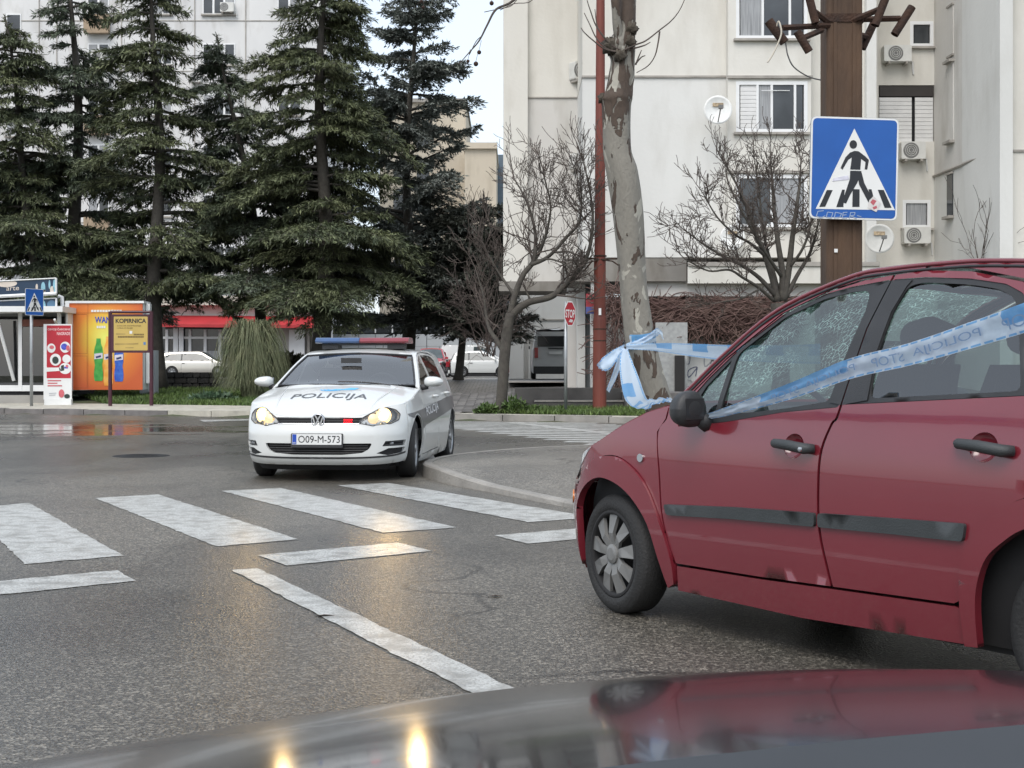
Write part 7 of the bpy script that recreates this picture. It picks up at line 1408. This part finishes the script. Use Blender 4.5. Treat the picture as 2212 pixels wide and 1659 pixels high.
# pampas grass clump
def fountain(name, label, base, n, hgt, spr, m, seed, w=.018, cat='plant'):
    rg = np.random.default_rng(seed); o = thing(name, label, cat, base); a = rg.random(n) * 6.283; r0 = .30 * np.sqrt(rg.random(n)); hh = hgt * rg.uniform(.35, 1.25, n); out = spr * rg.uniform(.1, 1.3, n); a2 = a + rg.normal(0, .95, n); K = 6; V = np.zeros((n, K, 2, 3))
    for k in range(K):
        t = k / (K - 1); rr = r0 + out * t ** 1.2; z = hh * (2.6 * t - 2.35 * t * t) * 1.35; ww = w * (1 - t * .85)
        aa = a * (1 - t) + a2 * t; c = np.stack([rr * np.cos(aa), rr * np.sin(aa), z], -1); sd = np.stack([-np.sin(a), np.cos(a), 0 * a], -1) * ww; V[:, k, 0] = c - sd; V[:, k, 1] = c + sd
    V[..., 0] += .0; idx = np.arange(n)[:, None, None] * K * 2 + np.arange(K - 1)[None, :, None] * 2 + np.array([0, 1, 3, 2])[None, None]; np_mesh('blades', V.reshape(-1, 3), idx.reshape(-1, 4), m, o); return o
M_PAMP = mat('pampas_blades', (.095, .12, .06), .7, col2=(.18, .185, .10), vscale=3, island=.45)
pz = at(545, 0, 40.); pg = fountain('pampas_grass', 'tall arching pampas grass clump left of the police car', (pz[0], 40., hill(pz[0], 40) - .03), 3400, 2.05, .78, M_PAMP, 5, .013)
# leafy weeds at the foot of the bare tree, low plant on the verge, hedge
def leafy(name, label, c, n, rx, ry, rz, m, seed, L=.14, cat='shrub', kind=None):
    rg = np.random.default_rng(seed); q = rg.normal(0, 1, (n, 3)); q /= np.linalg.norm(q, axis=1)[:, None]; q *= (rg.random(n) ** .4)[:, None]; P = q * np.array([rx, ry, rz]); P[:, 2] = np.abs(P[:, 2]); D = q + np.array([0, 0, .5]); V = needles(P, D, L, L * .3, rg, .2); o = thing(name, label, cat, c); np_mesh('leaves', V, np.arange(len(V)).reshape(-1, 4), m, o); S = Segs()
    for i in range(14): e = P[int(rg.integers(n))]; S.add(np.array([e[0] * .2, e[1] * .2, 0]), e, .012, .005)
    S.mesh('stems', M_TWIG, o, 4); return o
M_WEED = mat('weed_leaves', (.045, .085, .02), .6, col2=(.085, .13, .035), vscale=3, island=.5); M_HEDGE = mat('hedge_leaves', (.05, .055, .025), .7, col2=(.09, .075, .045), vscale=3, island=.5)
for i, (px, rx, rz) in enumerate(((1053, .30, .22), (1112, .33, .40), (1148, .32, .15))):
    p = at(px, 0, 32.4); leafy('weed_clump', ['leafy weeds left of the leafless tree trunk', 'taller leafy weeds right of the leafless tree trunk', 'low leafy weeds before the concrete steps'][i], (p[0], 32.4, hill(p[0], 32.4)), 520, rx, .3, rz, M_WEED, 40 + i, .11)
p = at(460, 0, 39.2); leafy('verge_plant', 'low blue-green leafy plant on the verge before pampas grass', (p[0], 39.2, hill(p[0], 39.2)), 900, .7, .35, .25, mat('verge_plant_leaves', (.05, .10, .05), .6, col2=(.10, .15, .09), vscale=4, island=.5), 44)
p = at(618, 0, 52.); leafy('hedge', 'brownish green hedge behind the police car', (p[0], 52., hill(p[0], 52)), 5000, 1.3, .6, 1.05, M_HEDGE, 45, .16, 'hedge')
# dry creeper over the ground-floor wall
rg = np.random.default_rng(51); cp = thing('dry_creeper', 'thick brown leafless creeper hanging along the wall behind plane tree', 'creeper', (0, 0, 0)); S = Segs()
def vines(n, x0, x1, y0, y1, Y, Lm, hor):
    for i in range(n):
        p = at(rg.uniform(x0, x1), rg.triangular(y0, (y0 + y1) / 2, y1), Y - rg.random() * .5); d = np.array([rg.choice([-1, 1]) * hor, rg.normal(0, .15), rg.normal(-.2, .25)]); q = p; 
        for k in range(5): d = d + rg.normal(0, .28, 3) + np.array([0, 0, -.06]); d[1] *= .5; d /= np.linalg.norm(d); q2 = q + d * Lm / 5; q2[1] = min(q2[1], Y - .02); S.add(q, q2, .011, .009); q = q2
vines(2400, 1385, 1690, 640, 700, 37.7, .75, 1.); vines(260, 1480, 1680, 690, 722, 37.7, .7, .3); vines(220, 1316, 1345, 615, 690, 37.2, .7, .3); vines(130, 1318, 1342, 690, 850, 37.3, 1.1, .1)
S.mesh('vines', mat('creeper_brown', (.12, .068, .060), .9, col2=(.19, .125, .105), vscale=2.5), cp, 4)
# thin bare creeper on the wing wall
S = Segs(); p = at(2150, 560, 38.5)
for i in range(9): twig(S, wp0 * .2 + wp1 * .8 + nrm * .12 + np.array([rg.uniform(-.1, .1), 0, Z(600, 37.) - wp1[2] * .8 - wp0[2] * .2]), np.array([rg.normal(0, .15), 0, 1.]), 1.6, .014, 2, rg, .35, .35, 2, .006)
c2 = thing('wall_climber', 'thin leafless climber on the pale wing wall at right', 'creeper', (0, 0, 0)); S.mesh('vines', M_TWIG, c2)
# ---------------------------------------------------------------- parked vehicles in the background
def parked(name, label, x, y, hd, paint, L, Wd, Ht, van=False, cat='car', wb=None, hood=.9, front=.75, belt=.62):
    """L length, Wd width, Ht height; simple full body with panels, glass, lamps and wheels. hd: heading angle of the nose (radians)"""
    z0 = hill(x, y) + .02; wb = wb or L * .62; fo = front; ro = L - wb - fo; hw = Wd / 2; c = thing(name, label, cat, (x, y, z0), hd)
    zb = belt * Ht
    xh = fo - hood; ws0, ws1 = xh + .05, xh - (.55 if van else .80); tail = -(wb + ro)
    rt = tail + (.10 if van else .35)
    zr = [(fo, .50 * Ht), (fo - .12, zb * .88), (fo - .3, zb * .93), (ws0, zb + .02), (ws1, Ht * .955), (ws1 - .4, Ht * .99), (rt, Ht * .985 if van else Ht * .93), (tail + .04, zb if not van else Ht * .9), (tail - .1, zb * .9)]
    plan = [(fo, 0), (fo - .01, hw * .3), (fo - .06, hw * .6), (fo - .2, hw * .85), (fo - .5, hw * .98), (0 - .2, hw), (-wb, hw), (tail + .25, hw * .97), (tail + .06, hw * .85), (tail + .01, hw * .5), (tail, 0)]
    es = [(.1, .08), (.3, .02), (.5, 0), (zb - .1, .02), (zb, .05), (Ht, .05 + (.12 if van else .22))]; B = Body(plan, es, es, fo - .5, fo - .1, zr, [(fo + .1, .02), (ws0, .05), (ws1, .08), (ws1 - .6, .04), (tail - .2, .04)])
    r_ = .30 if not van else .33; rail = lambda a, b, n, ins=0.: [(q, float(B.yrail(q)) - ins) for q in np.linspace(a, b, n)]
    for s in (1, -1):
        arcs = lambda cx_: [p for p in arc(cx_, r_, r_ + .05, 205, -25, 14) if p[1] > .19]
        top_ = [(q, float(B.zrail(q)) - .004) for q in np.linspace(fo - .45, rt, 16)]
        P = [(fo - .45, .2)] + top_ + [(tail + .12, zb if not van else Ht * .9), (tail + .12, .22)] + arcs(-wb)[::1] + arcs(0)
        gl = rnd_poly([(ws0 - .22, zb + .02), (ws1 - .02, Ht * .915), (ws1 - .5, Ht * .94), (-wb * .55, Ht * .94), (-wb * .55 - .02, zb + .02)], .04, 3) if van else rnd_poly([(ws0 - .20, zb + .015), (ws1 + .02, Ht * .88), (ws1 - .45, Ht * .93), (rt + .35, Ht * .90), (rt + .02, Ht * .80), (rt + .05, zb + .02)], .05, 3)
        B.side('body_side', [tuple(p) for p in P], paint, c, s, holes=[gl], step=.09); B.side('side_glass', gl, mat('parked_car_glass', (.05, .065, .065), .06, var=.3, vscale=2, spec=.7), c, s, off=-.01, step=.12, flange=0)
        xm = (ws1 - .35 + -wb * .55) / 2 if van else (ws1 + rt) / 2 - .05; B.side('pillar', [(xm - .03, zb), (xm + .03, zb), (xm + .03, Ht * .94), (xm - .03, Ht * .94)], M_BLKP, c, s, off=.0, step=.1, flange=0)
        B.side('door_seam', [(xm - .006, .28), (xm + .006, .28), (xm + .006, zb), (xm - .006, zb)], M_DARK, c, s, off=.002, step=.2, flange=0)
        hz = zb - .12; P0 = B.belt(np.array([s * B.ux(xm + .12)]), np.array([hz]))[0]; MB().obox(P0 + (0, s * .012, 0), (.08, 0, 0), (0, .014, 0), (0, 0, .016)).build('door_handle', M_BLKP, c)
        for xw in (0, -wb): wheel(c, xw, s * (hw - .005), r_, .19, r_ * .64, 8, s, 0, M_STEEL, 1)
        mc = B.belt(np.array([s * B.ux(ws0 - .25)]), np.array([zb + .06]))[0]; MB().obox(mc + (0, s * .10, .02), (.05, 0, 0), (0, .09, 0), (0, 0, .06)).build('wing_mirror', M_BLKP if van else paint, c)
        B.front('headlight', [(hw * .52, zb * .76), (hw * .86, zb * .80), (hw * .90, zb * .92), (hw * .60, zb * .86)], MATS['headlamp_glass'], c, .006, s, step=.06)
        y0 = hw * .80; MB().obox((tail - .0 + .02, s * y0, zb * (.92 if not van else .85)), (.03, 0, 0), (0, .07, 0), (0, 0, .11 if not van else .20)).build('tail_light', M_REDL, c)
    ue = float(B.ux(fo - .45)); us = np.linspace(-ue, ue, 24); region('front_bumper', np.array([(u, z - .004) for u, z in B.utop(us)][::-1] + [(u, .2) for u in us]), lambda a, b, o: B.belt(a, b, o), paint, c, step=.09)
    B.front('grille', [(-hw * .5, zb * .70), (hw * .5, zb * .70), (hw * .45, zb * .80), (-hw * .45, zb * .80)], M_BLKP, c, .006, step=.1); B.front('lower_grille', [(-hw * .6, .28), (hw * .6, .28), (hw * .55, .42), (-hw * .55, .42)], M_BLKP, c, .006, step=.1)
    mir = lambda Q: [(a, -b) for a, b in Q[::-1]]; nose = [(float(np.interp(abs(u), B.ru, B.rx)), math.copysign(float(np.interp(abs(u), B.ru, B.ry)), u)) for u in np.linspace(-ue, ue, 24)]
    rb = rail(fo - .5, ws0, 6); B.sheet('bonnet', nose + rb + mir(rb), paint, c, step=.1); wr = rail(ws0 - .03, ws1, 6, .06); B.sheet('windscreen', wr + mir(wr), MATS['parked_car_glass'], c, off=-.003, step=.15, flange=0)
    for s in (1, -1): B.sheet('pillar', [(a, s * b) for a, b in rail(ws0, ws1, 6) + rail(ws0, ws1, 6, .065)[::-1]], paint, c, step=.1)
    rf = rail(ws1 - .01, rt, 10); B.sheet('roof', rf + mir(rf), paint, c, step=.15)
    wt = [B.yrail(rt) * .86, hw * .84]; zr1 = Ht * (.95 if van else .90); back = MB(); back.grid(lambda a, b: (tail + .04 + (0 if van else (.22 * max(0, (b - .5) * 2))), a * hw * (.93 - .12 * max(0, b - .5) * 2), .22 + (zr1 - .22) * b), np.linspace(-1, 1, 7), np.linspace(0, 1, 9)); back.build('tailgate', paint, c, True)
    xg = tail + .015 + (0 if van else .06); rw_ = MB(); rw_.grid(lambda a, b: (tail + .02 + (0 if van else .22 * max(0., (zb + .06 + (Ht * .3) * b - .22) / (zr1 - .22) * 2 - 1)), a * hw * .74, zb + .06 + (Ht * .86 - zb - .06) * b), np.linspace(-1, 1, 5), np.linspace(0, 1, 4)); rw_.build('rear_window', M_GLSD if not van else mat('van_rear_glass', (.02, .022, .024), .08, var=.1, spec=.7), c, True)
    MB().box(tail - .04, tail + .06, -hw * .9, hw * .9, .22, .50 if van else .40).build('rear_bumper', M_BLKP if van else paint, c)
    MB().box(tail - .012, tail + .035, -.26, .26, zb * (.80 if van else .70), zb * (.80 if van else .70) + .11).build('number_plate', MATS['plate_white'], c)
    MB().box(tail + .3, fo - .4, -hw * .8, hw * .8, .2, zb * .75).build('cabin_tub', M_DARK, c); 
    if van: MB().box(tail - .005, tail + .035, -.3, .3, zb * .97, zb * .97 + .05).build('handle_strip', M_BLKP, c)
    return c
p = at(372, 0, 76.); parked('silver_coupe', 'silver three-door car parked side-on behind the stone wall', at(478, 0, 76.)[0], 76., 0., M_SILVER, 4.2, 1.75, 1.45)
MR = mat('red_van_paint', (.36, .015, .03), .3, var=.05, coat=.6)
p = at(931, 0, 75.); parked('red_car', 'red car parked nose-on right behind the police car', p[0], 74.4, -math.pi / 2, MR, 4.1, 1.72, 1.62)
p = at(985, 0, 73.5); parked('white_hatchback', 'small white three-door car parked left of the leafless trunk', at(1092, 0, 73.5)[0] - .2, 73.5, 0., M_WHITEP, 3.5, 1.62, 1.46, front=.6, hood=.75)
parked('white_van', 'white delivery van parked behind the small white car', at(1078, 0, 79.)[0], 78.6, 0., M_WHITEP, 4.3, 1.8, 1.88, True, 'van')
p = at(1200, 0, 52.6); v = parked('grey_van', 'white van with dark rear windows under the passage beside columns', p[0], 52.4 + 3.9, math.pi / 2, mat('van_pale_paint', (.52, .53, .53), .35, var=.04, coat=.5), 4.7, 1.92, 1.97, True, 'van')
v.location.z = .86
# moped beside the red car
p = at(968, 0, 73.); mp_ = thing('moped', 'small dark moped standing between the red car and small white car', 'moped', (p[0], 73., hill(p[0], 73.) + .02), -1.2)
for xw in (0, -1.15): w = wheel(mp_, xw, .05, .24, .1, .15, 6, 1, 0, M_STEEL, 1)
k = MB(); k.tube(cr([(.05, 0, .30), (-.12, 0, .75), (-.18, 0, .95)], 4), .07, 8); k.tube([(-.1, 0, .35), (-.6, 0, .28)], .10, 8); k.tube(cr([(-.55, 0, .3), (-.8, 0, .62), (-1.3, 0, .66)], 4), [.1] * 4 + [.15] * 5, 8); k.build('body', M_BLKP, mp_, True)
MB().tube(cr([(-.55, 0, .74), (-.9, 0, .76), (-1.25, 0, .78)], 3), .10, 8).build('seat', M_SEAT, mp_, True); MB().tube([(-.18, -.3, .98), (-.2, 0, .96), (-.18, .3, .98)], .02, 6).build('handlebar', M_BLKP, mp_); MB().obox((-.0, 0, .72), (.05, 0, 0), (0, .11, 0), (0, 0, .14)).build('front_shield', MR, mp_)
# advertising flag panel behind the trunk
Yf = 60.; af = thing('advert_panel', 'white lilac and red advertising panel right of the leafless trunk', 'banner', (0, 0, 0)); FF = lambda a, b, d: (at(a, 0, Yf)[0], Yf - d, at(0, b, Yf)[2])
flat_polys('panel', [rnd_poly([(1094, 754), (1118, 756), (1121, 805), (1092, 805)], 3)], lambda a, b, d: FF(a, b, d - .03), mat('panel_lilac', (.50, .48, .58), .5, var=.1), af, .03); flat_polys('red_band', [[(1092.5, 792), (1120.5, 792), (1120.5, 804.5), (1092.5, 804.5)]], lambda a, b, d: FF(a, b, .002 + d), mat('panel_red', (.42, .03, .05), .5, var=.1), af, .004); flat_polys('blue_mark', [[(1099, 768), (1110, 767), (1108, 786), (1100, 782)]], lambda a, b, d: FF(a, b, .002 + d), mat('panel_blue', (.14, .12, .42), .5, var=.2), af, .004)
for px in (1098, 1115): MB().tube([at(px, 805, Yf), (at(px, 0, Yf)[0], Yf, .78)], .03, 6).build('leg', M_GALV, af)

# masses of twigs, needles, vines and blades too fine to count: STUFF parts of their plant
for o in bpy.data.objects:
    if o.parent is not None and o.name.split('.')[0] in ('crown', 'branches', 'twigs', 'limbs', 'vines', 'leaves', 'blades', 'stems'): o['kind'] = 'stuff'
